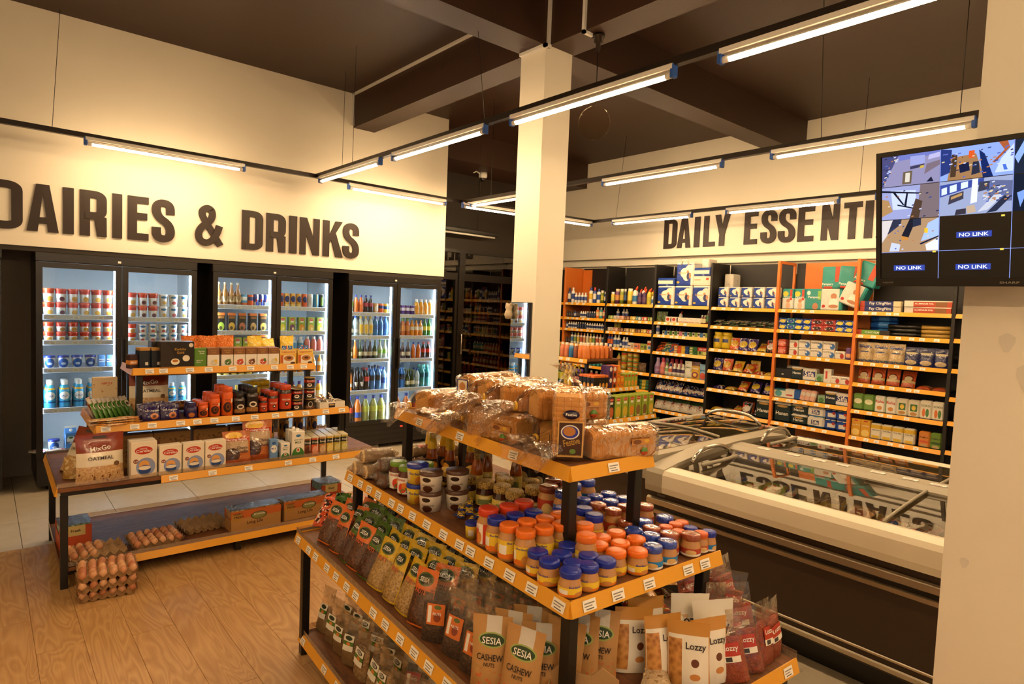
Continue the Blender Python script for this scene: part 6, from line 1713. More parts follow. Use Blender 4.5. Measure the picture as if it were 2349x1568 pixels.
def botk(name, desc, r, h, liquid, cap, label=None, style='soda', l0=.25, l1=.6, ops=(), gloss=.15):
    if style == 'soda':
        pr = [(0, 0), (r * .9, .002), (r, .01), (r * .94, h * .22), (r, h * .32), (r, h * .55), (r * .8, h * .7), (r * .36, h * .86), (r * .36, h * .9)]
    elif style == 'water':
        pr = [(0, 0), (r * .92, .002), (r, .01), (r * .95, h * .2), (r, h * .24), (r * .95, h * .42), (r, h * .46), (r, h * .68), (r * .4, h * .87), (r * .38, h * .91)]
    elif style == 'glass':
        pr = [(0, 0), (r, .003), (r, h * .5), (r * .8, h * .6), (r * .4, h * .74), (r * .36, h * .93)]
    elif style == 'juice':
        pr = [(0, 0), (r * .95, .003), (r, .01), (r, h * .62), (r * .75, h * .78), (r * .5, h * .86)]
    elif style == 'jug':
        pr = [(0, 0), (r, .004), (r * 1.02, h * .3), (r * .95, h * .55), (r * .6, h * .74), (r * .45, h * .8)]
    elif style == 'lotion':
        pr = [(0, 0), (r * .95, .002), (r, .008), (r, h * .68), (r * .8, h * .76), (r * .5, h * .8)]
    elif style == 'spray':
        pr = [(0, 0), (r, .002), (r, h * .78), (r * .8, h * .83)]
    rc = {'soda': .4, 'water': .42, 'glass': .4, 'juice': .55, 'jug': .5, 'lotion': .5, 'spray': .82}[style]
    z0 = pr[-1][1] - .004
    bm_ = pm(name + '_liquid', liquid, *ops, rough=gloss, coat=.5)
    segs = [('body', pr, bm_), ('cap', [(r * rc, z0), (r * rc, h * .985), (r * rc * .9, h), (0, h)], M('cap_' + cap, cap, .4))]
    if label:
        segs.append(('label', [(r * 1.012, h * l0), (r * 1.012, h * l1)], label if not isinstance(label, str) else M('label_' + label, label, .4)))
    lathek(name, desc, 'bottle', segs, 12)
def cupk(name, desc, r, h, c0, lidc, *ops):
    lathek(name, desc, 'tub', [('body', [(0, 0), (r * .78, .001), (r * .96, h * .86)], pm(name + '_print', c0, *ops, rough=.35)), ('lid', [(r, h * .84), (r, h * .96), (r * .94, h), (0, h * .99)], M('lid_' + lidc, lidc, .35))], 14)

# dairy
RED = ('r', 0, 1, .62, .95, 'c4381e')
cupk('yoghurt_tub_red', 'red and white yoghurt tub', .042, .118, 'efe9df', 'cf4a26', RED, ('d', .6, .25, .25, .18, 'dba23a'))
cupk('yoghurt_tub_red_dark', 'red and white plum yoghurt tub', .042, .118, 'efe9df', 'cf4a26', RED, ('d', .6, .25, .22, .16, '6a3030'))
cupk('yoghurt_tub_white', 'plain white yoghurt tub', .041, .115, 'eeeae0', 'e6e2da', ('d', .5, .75, .3, .1, '2f6f9c'), ('d', .55, .3, .22, .14, 'd0a048'))
cupk('yoghurt_tub_pink', 'white yoghurt tub with strawberry', .041, .115, 'eeeae0', 'e6e2da', ('d', .5, .75, .3, .1, '2f6f9c'), ('d', .55, .3, .22, .14, 'c04a44'))
cupk('yoghurt_cup_red', 'small red and white yoghurt cup', .039, .083, 'efe9df', 'cf4a26', ('r', 0, 1, .55, .95, 'c4381e'), ('d', .6, .25, .25, .2, 'c89030'))
cupk('yoghurt_cup_white', 'small white yoghurt cup', .039, .083, 'eeeae0', 'e0dcd6', ('d', .5, .72, .3, .14, '2f6f9c'), ('d', .5, .25, .2, .14, 'c05040'))
cupk('yoghurt_tub_blue', 'white tub with blue lid and disc', .043, .115, 'eceae4', '25358f', ('d', .5, .45, .4, .36, '27549c'), ('d', .5, .4, .2, .1, 'c8d8e8'))
LALAM = pm('lala_print', '3fa3cf', ('d', .5, .55, .42, .17, 'f0eee6'), ('r', 0, 1, .26, .32, '1d4f86'), ('r', 0, 1, .8, .87, 'e8b432'), rough=.25)
def lala(name, desc, r, h, ink):
    lathek(name, desc, 'bottle', [('body', [(0, 0), (r, .004), (r, h * .62), (r * .7, h * .8), (r * .52, h * .84)], LALAM), ('cap', [(r * .55, h * .835), (r * .55, h * .985), (0, h)], WHITEP)], 14, True, [('LALA', r * 1.15, 0, h * .46, ink)], r + .0015)
lala('milk_bottle_blue', 'blue yoghurt drink bottle', .043, .25, 'b'); lala('milk_bottle_blue_orange', 'blue yoghurt drink bottle, orange lettering', .043, .25, 'o'); lala('milk_bottle_blue_small', 'small blue yoghurt drink bottle', .034, .185, 'b')
boxk('milk_box_small', 'small blue milk box', 'milk carton', .05, .045, .115, pm('small_milk_print', '5f92cc', ('r', .1, .9, .45, .7, 'dfe6ee'), ('r', 0, 1, 0, .15, '3a4a58'), rough=.35), [('MILK', .036, 0, .066, 'b')])
def gable():
    m = MB(); w_ = .042
    m.cbox(-w_, w_, -w_, w_, 0, .165, .003)
    m.add([(-w_, -w_, .164), (w_, -w_, .164), (w_, w_, .164), (-w_, w_, .164), (-w_, 0, .205), (w_, 0, .205)], [(0, 1, 5, 4), (2, 3, 4, 5), (1, 2, 5), (3, 0, 4)])
    parts = [('body', m.mesh('gable', pm('gable_print', '4f8ad0', ('d', .5, .5, .36, .17, 'f0eee6'), ('d', .5, .6, .2, .05, '3a6a3a'), rough=.35))), ('seal', MB().box(-w_, w_, -.002, .002, .203, .222).mesh('seal', WHITEP)), ('cap', MB().lathe([(.012, 0), (.012, .016), (0, .017)], 10).mesh('cap', WHITEP), (0, -.022, .182), (RAD(44), 0, 0))]
    parts += texts([('MILK', .05, 0, .08, 'b')], -w_ - .001)
    kind('milk_gable_carton', 'blue gable-top milk carton', 'milk carton', parts)
gable()
pouchk('milk_pouch', 'white milk pouch lying flat', 'pouch', .11, .16, .04, pm('milk_pouch_print', 'e6e2dc', ('n', 25, .6, 'c85068'), rough=.25, wr=.3), stand=False, seeds=(1, 2))
# cans and cartons
cank('can_energy_blue', 'slim blue and silver energy can', 'c8ccd4', ('d', .2, .7, .4, .32, '1c3c9a'), ('d', .8, .25, .4, .3, '1c3c9a'), ('d', .5, .5, .15, .12, 'c83a24'), h=.13, r=.026)
cank('can_fanta_blue', 'light blue soda can', '4f9fd0', ('r', 0, 1, .5, .8, 'e8e4dc'), ('r', 0, 1, 0, .3, 'd8702a'))
cank('can_fanta_orange', 'orange soda can', 'dc5a1c', ('r', 0, 1, .5, .8, '20306a'))
cank('can_tall_gold', 'tall gold can with navy disc', 'd89a34', ('d', .5, .6, .4, .22, '1c2a5c'), ('r', 0, 1, 0, .25, 'e8c468'), h=.155, r=.029)
cank('can_tall_orange', 'tall orange can with navy disc', 'd85c22', ('d', .5, .6, .4, .22, '1c2a5c'), h=.155, r=.029)
cank('can_tall_white', 'tall white can', 'dcd8d0', ('d', .5, .5, .3, .3, 'b8b4ac'), h=.155, r=.029)
cank('can_tall_blue', 'tall blue can with gold stripe', '3a8cc0', ('r', .4, .6, 0, 1, 'd8a84a'), h=.155, r=.029)
cank('can_tall_black', 'tall black can with green claw marks', '14120f', ('r', .28, .36, .25, .8, '8ab83a'), ('r', .46, .54, .2, .8, '8ab83a'), ('r', .64, .72, .25, .8, '8ab83a'), h=.155, r=.029)
cank('can_purple', 'purple soda can', '54307e', ('r', 0, 1, .45, .75, 'd8d0e4'))
cank('can_peach', 'peach coloured can', 'd8a468', ('d', .5, .5, .3, .3, 'efe6d8'))
cank('can_yellow', 'yellow soda can', 'e0c030', ('r', 0, 1, .45, .75, '2a5a9a'))
def slabk(name, desc, c0, *ops, w_=.074, d=.06, h=.19, L=()):
    boxk(name, desc, 'juice carton', w_, d, h, pm(name + '_print', c0, *ops, rough=.4), L)
FR = {'grape': '9ab03a', 'mango': 'd8a83a', 'guava': 'c87a5a', 'apple': 'c89a5a', 'pineapple': 'd8b84a'}
for nm, c1 in FR.items():
    slabk('black_juice_' + nm, 'black juice carton with ' + nm, '17130f', ('r', 0, 1, .86, 1, 'd8702a'), ('r', .12, .88, .7, .82, '8a5a24'), ('d', .5, .28, .4, .22, c1), ('d', .45, .2, .2, .1, '4a3a1c'))
for nm, c1 in (('lemon', 'd8c03a'), ('passion', '7a4a6a'), ('mango', 'e0902a'), ('apricot', 'e0a84a'), ('orange', 'ecb43a')):
    slabk('green_juice_' + nm, 'green juice carton with ' + nm, '9aae3c', ('d', .5, .84, .34, .08, 'c8342a'), ('r', .25, .75, .64, .76, 'efe8d8'), ('d', .5, .28, .38, .24, c1), ('d', .6, .22, .15, .1, 'f0dca0'), h=.16, L=[('Del Monte', .042, 0, .135, 'w')])
# soft drinks
botk('beer_bottle', 'clear glass beer bottle', .032, .235, 'a8743a', 'd8c8a0', pm('beer_label', 'd8c098', ('d', .5, .5, .3, .3, '8a6a3a')), 'glass', .18, .42)
botk('lemonade_bottle', 'yellow lemonade bottle', .034, .21, 'd8b84a', 'e8c832', 'e8d8a0', 'soda', .25, .5)
botk('pink_drink_bottle', 'pink yoghurt drink bottle', .033, .17, 'd87a6a', 'eae6de', None, 'juice')
botk('white_drink_bottle', 'clear water bottle with blue label', .033, .17, 'bcc8d0', 'eae6de', '4a90c0', 'juice')
botk('orange_juice_bottle', 'orange juice bottle', .03, .2, 'e08a22', 'e8a02a', 'e8dcc0', 'soda', .4, .62)
botk('purple_cap_juice', 'orange juice bottle with purple cap', .034, .22, 'd8962e', '5a3a8a', 'e8c890', 'juice', .2, .5)
botk('juice_bottle_white_cap', 'orange juice bottle with white cap', .033, .2, 'e8a030', 'ece6da', pm('oj_label', 'f0e4cc', ('d', .5, .4, .4, .35, 'e89a2a')), 'juice', .12, .6)
botk('soda_bottle_clear', 'small clear soda bottle, green label', .03, .21, '9aa89a', '2a3a8a', '8ab84a', 'soda', .35, .6)
botk('soda_bottle_orange', 'small orange soda bottle', .03, .21, 'd0641c', '26328a', None, 'soda')
botk('soda_bottle_cola', 'small cola bottle, blue cap', .03, .21, '2a120a', '26328a', 'a83a4a', 'soda', .38, .58)
botk('soda_bottle_cola_red', 'small cola bottle, red label', .03, .21, '2a120a', 'c02a1c', 'c8301c', 'soda', .38, .6)
botk('flavoured_water', 'clear flavoured water bottle, yellow label', .032, .235, 'b8b8a8', 'e0b428', pm('fw_label', 'e8dcc0', ('d', .5, .5, .35, .4, 'e0b02a')), 'water', .15, .6)
botk('water_bottle_blue', 'blue water bottle', .034, .24, '3a78b8', '2a4a9a', '2c62ac', 'water', .35, .6)
botk('water_bottle_clear', 'clear water bottle', .034, .24, 'a8b8b8', '2a4a9a', 'dfe4e4', 'water', .2, .35)
botk('green_glass_bottle', 'green glass soda bottle', .031, .23, '3a4a1c', '7a8a3a', 'd8cfa8', 'glass', .2, .4)
botk('brown_glass_bottle', 'brown glass soda bottle', .031, .23, '3a2010', 'b8a070', 'cfc0a0', 'glass', .2, .4)
botk('orange_glass_bottle', 'orange glass soda bottle', .031, .23, 'd87820', 'c8b890', None, 'glass')
botk('clear_glass_bottle', 'clear glass soda bottle', .032, .23, 'b0b49a', '8ab04a', '8ab84a', 'glass', .3, .5)
botk('green_soda_bottle', 'green soda bottle with yellow label', .032, .22, '3a7a2c', '3a8a3a', 'd8c83a', 'soda', .35, .58)
botk('iced_tea_bottle', 'orange iced tea bottle', .032, .225, 'b8602a', '6a8a2a', 'd88a3a', 'juice', .3, .6)
botk('soda_2l_orange', 'large orange soda bottle', .05, .31, 'd8701e', '26328a', '2c4a9a', 'soda', .2, .4)
botk('soda_2l_cola', 'large cola bottle, red label', .05, .31, '2a150c', '26328a', 'c03a1c', 'soda', .4, .6)
botk('soda_2l_lemon', 'large pale lemon soda bottle', .05, .31, 'a8a858', '26328a', 'c8c84a', 'soda', .4, .6)
botk('tall_orange_bottle', 'tall orange soda bottle', .036, .27, 'd8761e', 'c8b890', 'e8e0cc', 'soda', .2, .35)
botk('tall_cola_bottle', 'tall cola bottle', .036, .27, '1c0e08', '1c1c1c', pm('cola_mark', '20120c', ('d', .5, .5, .3, .3, 'd8d0c0')), 'soda', .2, .4)
botk('tall_cola_red', 'tall cola bottle, red label', .036, .27, '1c0e08', 'a8241c', 'c83a2a', 'soda', .42, .62)
botk('tall_water_blue', 'tall blue water bottle', .038, .29, '2f6cb0', '1c2a4a', '1c2430', 'water', .4, .62)
botk('tall_water_pale', 'tall pale blue water bottle', .036, .27, '86b0d0', '2a4aa0', '2c4a9a', 'water', .3, .55)
botk('teal_bottle', 'tall teal water bottle', .036, .28, '2c8a8a', '6ac0a8', '1c5a6a', 'water', .45, .65)

FY = 6.6 + .035
def fr(x0, half):
    a = x0 + (.05 if half == 'l' else FW / 2 + .05)
    return a, a + FW / 2 - .1
def fstock(x0, fn, half, lv, items, rows=1, jit=6, tight=False):
    zs = {.358: (F1L, F1R), 1.738: (F2L, F2R), 3.165: (F3L, F3R)}[x0][half == 'r']
    z = zs[lv] if lv < len(zs) else .316
    a, b = fr(x0, half)
    nm = SHN[lv] if lv < len(zs) else 'floor'
    stock(items, a, b, lambda x, d, dz: ((x, FY + d, z + .0005 + dz), 0), nm + ', ' + fn + ' fridge ' + ('left' if half == 'l' else 'right') + ' door', jit, rows, tight)
A = .358
fstock(A, 'left', 'l', 0, [('yoghurt_tub_red', 1, 2), ('yoghurt_tub_red_dark', 1, 2), ('yoghurt_tub_red', 4, 2)])
fstock(A, 'left', 'l', 1, [('yoghurt_cup_red', 6, 2)])
fstock(A, 'left', 'l', 2, [('yoghurt_tub_blue', 4), ('milk_box_small', 2)])
fstock(A, 'left', 'l', 3, [('milk_bottle_blue', 3), ('milk_bottle_blue_orange', 1), ('milk_bottle_blue', 1)], rows=2)
fstock(A, 'left', 'l', 4, [('gap', .02), ('yoghurt_tub_blue', 1), ('milk_gable_carton', 1), ('gap', .03), ('milk_gable_carton', 2)])
for i, x in enumerate((.47, .6, .74)):
    put('milk_pouch' if i % 2 else 'milk_pouch.1', (x, FY + .03, .335), 85, 'on floor of left fridge', (-88, 0))
fstock(A, 'left', 'r', 0, [('yoghurt_tub_red', 1, 2), ('yoghurt_tub_red_dark', 2, 2), ('yoghurt_tub_white', 1, 2), ('yoghurt_tub_pink', 1, 2), ('yoghurt_tub_white', 1, 2)])
fstock(A, 'left', 'r', 1, [('yoghurt_cup_red', 1, 2), ('yoghurt_cup_white', 5, 2)])
fstock(A, 'left', 'r', 2, [('yoghurt_tub_blue', 5)])
fstock(A, 'left', 'r', 3, [('gap', .25), ('milk_bottle_blue_small', 3)])
A = 1.738
fstock(A, 'middle', 'l', 0, [('beer_bottle', 4), ('can_fanta_blue', 1), ('can_fanta_orange', 1), ('can_energy_blue', 3)])
fstock(A, 'middle', 'l', 1, [('black_juice_grape', 1), ('black_juice_mango', 1), ('black_juice_guava', 1), ('black_juice_apple', 1), ('black_juice_pineapple', 1)])
fstock(A, 'middle', 'l', 2, [('black_juice_mango', 2), ('green_juice_lemon', 2), ('black_juice_guava', 2)])
fstock(A, 'middle', 'l', 3, [('lemonade_bottle', 5), ('white_drink_bottle', 2)], rows=2)
fstock(A, 'middle', 'l', 4, [('lemonade_bottle', 6)])
fstock(A, 'middle', 'r', 0, [('can_tall_orange', 1), ('can_tall_gold', 3), ('can_tall_orange', 1), ('can_tall_white', 1), ('can_tall_blue', 1), ('can_tall_black', 1)])
fstock(A, 'middle', 'r', 1, [('green_juice_lemon', 1), ('green_juice_passion', 1), ('green_juice_mango', 1), ('green_juice_apricot', 1), ('green_juice_orange', 1)])
fstock(A, 'middle', 'r', 2, [('white_drink_bottle', 4), ('pink_drink_bottle', 3)])
fstock(A, 'middle', 'r', 3, [('orange_juice_bottle', 7)])
fstock(A, 'middle', 'r', 4, [('purple_cap_juice', 7)])
A = 3.165
fstock(A, 'right', 'l', 0, [('soda_bottle_clear', 1), ('soda_bottle_orange', 2), ('soda_bottle_cola', 2), ('can_peach', 1), ('can_fanta_orange', 1), ('can_yellow', 1)])
fstock(A, 'right', 'l', 1, [('green_glass_bottle', 1), ('water_bottle_clear', 1), ('flavoured_water', 3), ('water_bottle_blue', 3)])
fstock(A, 'right', 'l', 2, [('green_glass_bottle', 1), ('orange_glass_bottle', 1), ('green_glass_bottle', 1), ('brown_glass_bottle', 2), ('green_glass_bottle', 1), ('clear_glass_bottle', 2)])
fstock(A, 'right', 'l', 3, [('tall_orange_bottle', 1), ('tall_cola_bottle', 2), ('tall_cola_red', 1), ('tall_water_blue', 2), ('tall_water_pale', 1)], rows=2)
fstock(A, 'right', 'l', 4, [('soda_2l_cola', 1), ('soda_2l_orange', 1), ('soda_2l_lemon', 3)])
fstock(A, 'right', 'r', 0, [('can_purple', 4), ('juice_bottle_white_cap', 4)])
fstock(A, 'right', 'r', 1, [('water_bottle_clear', 1), ('iced_tea_bottle', 2), ('orange_juice_bottle', 3), ('green_soda_bottle', 2)])
fstock(A, 'right', 'r', 2, [('orange_glass_bottle', 1), ('brown_glass_bottle', 2), ('soda_bottle_orange', 2), ('soda_bottle_cola_red', 2)])
fstock(A, 'right', 'r', 3, [('tall_water_blue', 2), ('green_glass_bottle', 2), ('water_bottle_clear', 1), ('teal_bottle', 2)], rows=2)
fstock(A, 'right', 'r', 4, [('soda_2l_orange', 2), ('soda_2l_cola', 2)])
# ------------------------------------------------------------------ wall shelves
BN = {1: 'lotion bay', 2: 'spray bay', 3: 'blue nappy bay', 4: 'detergent bay', 5: 'orange bay', 6: 'flour bay', 7: 'pillar bay'}
def ws(bay, lv, items, rows=1, jit=3, tight=False, a=None, b=None, dep=0, dz0=0, note=''):
    ya = UPY[bay]; wd = ya - UPY[bay + 1]
    z = SZ[bay][lv] + dz0
    stock(items, .022 if a is None else a, wd - .022 if b is None else b, lambda x, d, dz: ((SX + .02 + d + dep, ya - x, z + .0005 + dz), -90), note + SHN[lv] + ' of ' + BN[bay], jit, rows, tight)
# bottles
def lot(n, desc, r, h, c, cap, lab=None, st='lotion', **k):
    botk(n, desc, r, h, c, cap, lab, st, gloss=.4, **k)
lot('lotion_bottle_tall', 'tall white lotion bottle', .03, .23, 'e6e2da', 'e8e4dc', '27408c')
lot('lotion_bottle_navy', 'tall navy lotion bottle', .03, .23, '1f2c60', '1c2650', 'dcd8d0')
lot('lotion_bottle', 'white lotion bottle', .026, .155, 'e6e2da', 'e4e0d8', '4a5a9a')
lot('cleaner_bottle_yellow', 'white cleaner bottle, yellow label', .034, .235, 'e4e0d4', '26409a', 'e0b83a')
lot('cleaner_bottle_blue', 'blue cleaner bottle', .03, .235, '23408f', 'c4402a', 'dcd8d0')
lot('cleaner_bottle_white', 'white and blue cleaner bottle', .034, .215, 'e4e0d8', '2a4a9a', '27509c')
lot('spray_can_green', 'green air freshener can', .028, .19, '7a8a34', 'd8d4c0', 'b8b040', 'spray')
lot('spray_can_blue', 'small navy spray can', .026, .17, '1f3a78', 'dcd8d0', 'dcd8d0', 'spray')
lot('spray_can_yellow', 'yellow spray can', .03, .17, 'e0b434', 'e8e4d8', 'd0c860', 'spray')
lot('spray_can_purple', 'purple spray can', .036, .215, '6a3a6a', 'd8c0a0', 'c88a4a', 'spray')
lot('spray_can_lime', 'lime spray can', .034, .215, '8a9a3a', 'd8d4b0', 'c0a840', 'spray')
lot('spray_can_black', 'slim black spray can', .02, .215, '20242c', 'c8c4bc', '3a5a8a', 'spray')
lot('spray_can_tall_yellow', 'tall yellow spray can', .04, .22, 'e4bc30', 'e8e4d8', 'e8d060', 'spray')
def duck(name, desc, c, lab, s=1.0):
    m = MB().lathe([(0, 0), (.036 * s, .002), (.038 * s, .01), (.037 * s, .15 * s), (.03 * s, .18 * s), (.016 * s, .2 * s)], 12, 0, sq=3)
    m.lathe([(.017 * s, -.005), (.016 * s, .03 * s), (.006 * s, .055 * s), (0, .056 * s)], 10, 1)
    n0 = len(m.v) - 40
    for i in range(n0, len(m.v)):
        x, y, z = m.v[i]
        m.v[i] = (x + .01 * s + z * .35, y, z + .198 * s)
    m.lathe([(.0385 * s, .04 * s), (.0385 * s, .12 * s)], 12, 2, sq=3)
    kind(name, desc, 'bottle', [('body', m.mesh(name, M(name + '_c', c, .4), M('duck_cap', 'd4502a', .4), M('duck_l_' + lab, lab, .4)))])
duck('toilet_cleaner_white', 'white toilet cleaner bottle, red cap', 'e6e2d8', '3a78b0')
duck('toilet_cleaner_purple', 'purple toilet cleaner bottle, red cap', '4a2f5e', '6a4a6a', .86)
duck('toilet_cleaner_yellow', 'yellow toilet cleaner bottle, red cap', 'dcc438', 'b8b040', .9)
duck('toilet_cleaner_small', 'small white toilet cleaner bottle, red cap', 'e6e2d8', '3a6aa8', .62)
lot('tiny_bottle_dark', 'small dark bottle', .018, .10, '241c1a', '1a1614', '5a4a4a')
lot('tiny_bottle_blue', 'small blue bottle', .018, .105, '24407c', '20305a', 'cfd4da')
lot('deodorant_white', 'small white deodorant', .02, .10, 'dedad2', 'e6e2da', '2c3a6a')
lot('deodorant_navy', 'small navy deodorant', .02, .10, '1e2a4c', 'dedad2', None)
lot('pump_soap_orange', 'orange hand soap bottle', .032, .165, 'd8702a', 'dcd8d0', 'e0c090')
lot('pump_soap_teal', 'teal hand soap bottle', .03, .165, '3a9a9a', 'dcd8d0', 'd8d4b0')
lot('pump_soap_red', 'red hand soap bottle', .036, .165, 'c0402a', 'dcd8d0', 'e4c8a0')
for nm, c in (('cream', 'd8cfae'), ('green', '7a9a5a'), ('blue', '4a78b0'), ('peach', 'd89a6a'), ('red', 'b85a4a'), ('yellow', 'd8b848')):
    lot('shampoo_' + nm, 'white shampoo bottle with %s label' % nm, .024, .165, 'e0d8c8', c, c, l0=.2, l1=.62)
ws(1, 0, [('lotion_bottle_navy', 1), ('lotion_bottle_tall', 1), ('lotion_bottle', 4), ('gap', .03), ('cleaner_bottle_yellow', 1), ('cleaner_bottle_blue', 1), ('cleaner_bottle_white', 1), ('spray_can_green', 1), ('spray_can_blue', 1)])
ws(1, 1, [('tiny_bottle_dark', 4), ('tiny_bottle_blue', 1), ('tiny_bottle_dark', 2), ('deodorant_white', 3), ('deodorant_navy', 4), ('pump_soap_orange', 1), ('pump_soap_teal', 1), ('pump_soap_red', 1)])
ws(1, 2, [('tiny_bottle_blue', 1), ('deodorant_white', 4), ('deodorant_navy', 4), ('deodorant_white', 8)])
ws(1, 3, [('tiny_bottle_dark', 2)] + [('shampoo_' + c, 1) for c in 'blue green yellow red peach cream yellow green red peach blue'.split()])
ws(1, 4, [('pump_soap_orange', 6), ('pump_soap_teal', 4)]); ws(1, 5, [('pump_soap_red', 8)])
ws(2, 0, [('gap', .02), ('spray_can_yellow', 1), ('spray_can_purple', 1), ('spray_can_lime', 1), ('spray_can_black', 1), ('spray_can_tall_yellow', 1), ('toilet_cleaner_white', 1), ('toilet_cleaner_purple', 2), ('toilet_cleaner_yellow', 1), ('toilet_cleaner_small', 1)])
ws(2, 0, [('toilet_cleaner_white', 1), ('toilet_cleaner_purple', 1), ('toilet_cleaner_yellow', 2)], a=.5, b=.82, dep=.1, note='behind on ')
SO = {'green': ('6a8a34', 'c8c890'), 'white': ('d8d0c4', 'b8a890'), 'pink': ('c88a7a', 'e0c0a8'), 'brown': ('5a3826', 'b08a6a'), 'yellow': ('c8a038', 'e8d898'), 'teal': ('4a8a94', 'dcd4c4'), 'red': ('c4502c', 'ddd4c4'), 'tan': ('a8824a', 'd8c8a0')}
for nm, (c1, c2) in SO.items():
    boxk('soap_bar_' + nm, nm + ' wrapped soap bar', 'soap', .095, .06, .055, pm('soap_' + nm, c1, ('d', .7, .5, .22, .4, c2), ('n', 60, .6, c2), rough=.3, wr=.3), b=.008)
ws(2, 1, [('soap_bar_' + c, 1) for c in 'green white pink brown yellow teal red green'.split()])
ws(2, 1, [('lotion_bottle', 1), ('gap', .05), ('lotion_bottle', 2)], a=.06, b=.32, dep=.12, note='behind on ', tight=True)
ws(2, 2, [('soap_bar_' + c, 1) for c in 'white pink brown tan yellow brown yellow red'.split()])
ws(2, 2, [('spray_can_green', 2)], a=.03, b=.15, dep=.12, note='behind on ')
lot('bleach_blue', 'blue bleach bottle, orange cap', .025, .19, '22408c', 'd0602a', 'd86a2a')
lot('bleach_white', 'tall white bleach bottle', .03, .18, 'dcd8ce', 'e4e0d8', '3a5a9a')
boxk('soap_box_white', 'white soap carton', 'soap box', .11, .06, .085, pm('soapbox_white', 'd8ccb8', ('d', .75, .45, .16, .34, 'a88a5a'), ('r', .1, .5, .4, .6, '4a4a7a'), rough=.45))
boxk('soap_box_peach', 'peach soap carton', 'soap box', .11, .06, .085, pm('soapbox_peach', 'd8906a', ('d', .75, .45, .16, .34, 'b85a3a'), ('r', .1, .5, .4, .6, '4a4a7a'), rough=.45))
boxk('soap_box_green', 'green soap carton', 'soap box', .11, .06, .085, pm('soapbox_green', '9aa848', ('d', .75, .45, .16, .34, '4a4a2a'), ('r', .1, .5, .4, .6, '4a5a3a'), rough=.45))
boxk('powder_box', 'orange and white powder carton', 'carton', .075, .05, .13, pm('powder_print', 'd8c8b0', ('r', 0, 1, .55, .8, 'c8502a'), ('d', .5, .3, .3, .15, '3a78a8'), rough=.45))
ws(2, 3, [('bleach_blue', 2), ('bleach_white', 2), ('cleaner_bottle_blue', 0), ('tiny_bottle_blue', 1), ('lotion_bottle', 2), ('soap_box_white', 1), ('soap_box_peach', 1), ('soap_box_green', 1), ('powder_box', 1)])
lot('oil_bottle', 'cooking oil bottle, green cap', .036, .235, 'b8963a', '4a8a2c', 'c88a3a', 'water')
lathek('margarine_pot', 'yellow cooking fat pot with green lid', 'tub', [('body', [(0, 0), (.043, .001), (.046, .055)], pm('fat_print', 'd8b838', ('r', 0, 1, .6, .95, 'c85030'), ('d', .5, .3, .3, .2, 'e8dca0'), rough=.4)), ('lid', [(.048, .053), (.048, .064), (0, .065)], M('green_pot_lid', '4a7a2c', .4))], 14)
lathek('margarine_pot_tall', 'tall yellow cooking fat pot with green lid', 'tub', [('body', [(0, 0), (.05, .001), (.053, .115)], pm('fat_print2', 'd8b838', ('r', 0, 1, .65, .95, 'c85030'), ('d', .5, .3, .3, .18, 'e8dca0'), rough=.4)), ('lid', [(.055, .113), (.055, .127), (0, .128)], M('green_pot_lid', '4a7a2c', .4))], 14)
pouchk('brown_net_bag', 'brown net bag', 'bag', .13, .13, .07, pm('net_print', '6a5238', ('n', 60, .55, '3a2c1c'), rough=.7, wr=.5), seeds=(1,))
ws(2, 4, [('gap', .1), ('oil_bottle', 1), ('margarine_pot_tall', 1, 2), ('margarine_pot', 2, 4), ('brown_net_bag', 1)], tight=True, a=.1)
boxk('green_cloth_pack', 'green cleaning cloth pack', 'pack', .16, .1, .045, pm('cloth_print', '3a6a4a', ('r', .3, .7, 0, 1, 'c8b040'), rough=.4), b=.01)
ws(2, 5, [('gap', .4), ('green_cloth_pack', 2, 3)])
# blue nappies
SCM = pm('nappy_blue_print', '1c3f9e', ('r', .84, 1, 0, .92, 'e8e2d4'), ('d', .52, .56, .28, .22, 'efe8d8'), ('d', .74, .70, .22, .2, 'efe8d8'), ('d', .6, .44, .22, .22, 'efe8d8'), ('d', .66, .6, .07, .08, 'c89068'), ('d', .70, .42, .1, .16, '3a3f6a'), ('d', .80, .44, .06, .12, 'c89068'), ('d', .12, .16, .09, .05, 'c8a83a'), ('r', 0, 1, .93, 1, 'e8e2d4'), rough=.3, wr=.3, wscale=14)
def pack(name, desc, w_, d, h, mat, L=(), b=.012, cat='pack'):
    boxk(name, desc, cat, w_, d, h, mat, L, b)
pack('nappy_pack_blue', 'large blue nappy pack with white heart', .262, .2, .255, SCM, [('Softcare', .11, -.04, .145, 'g')], cat='nappy pack')
pack('nappy_pack_blue_tall', 'tallest blue nappy pack with carry handle', .262, .2, .30, SCM, [('Softcare', .11, -.04, .17, 'g')], cat='nappy pack')
pack('nappy_pack_blue_flat', 'blue and white nappy pack lying flat', .262, .2, .105, pm('nappy_flat_print', '1f429c', ('r', .02, .9, .25, .68, 'e8e0d0'), ('r', .5, .62, .0, .2, '7a90c8'), rough=.3, wr=.3, wscale=14), cat='nappy pack')
pack('nappy_pack_white_flat', 'white nappy pack lying flat', .262, .2, .125, pm('nappy_white_print', 'e6ddcb', ('r', .7, .85, .6, .82, 'c8442c'), ('r', .05, .4, .55, .7, 'b8a888'), rough=.3, wr=.3, wscale=14), cat='nappy pack')
pack('nappy_pack_white', 'plain white nappy pack standing', .11, .2, .19, pm('nappy_white2_print', 'e2dccf', ('n', 20, .62, 'c8c0b0'), rough=.3, wr=.3, wscale=14), cat='nappy pack')
y0, wb = UPY[3], .85
def at3(kd, x, z, note, rz=0, dep=.12):
    put(kd, (SX + dep, y0 - x, SZ[3][0] + .0005 + z), -90 + rz, note)
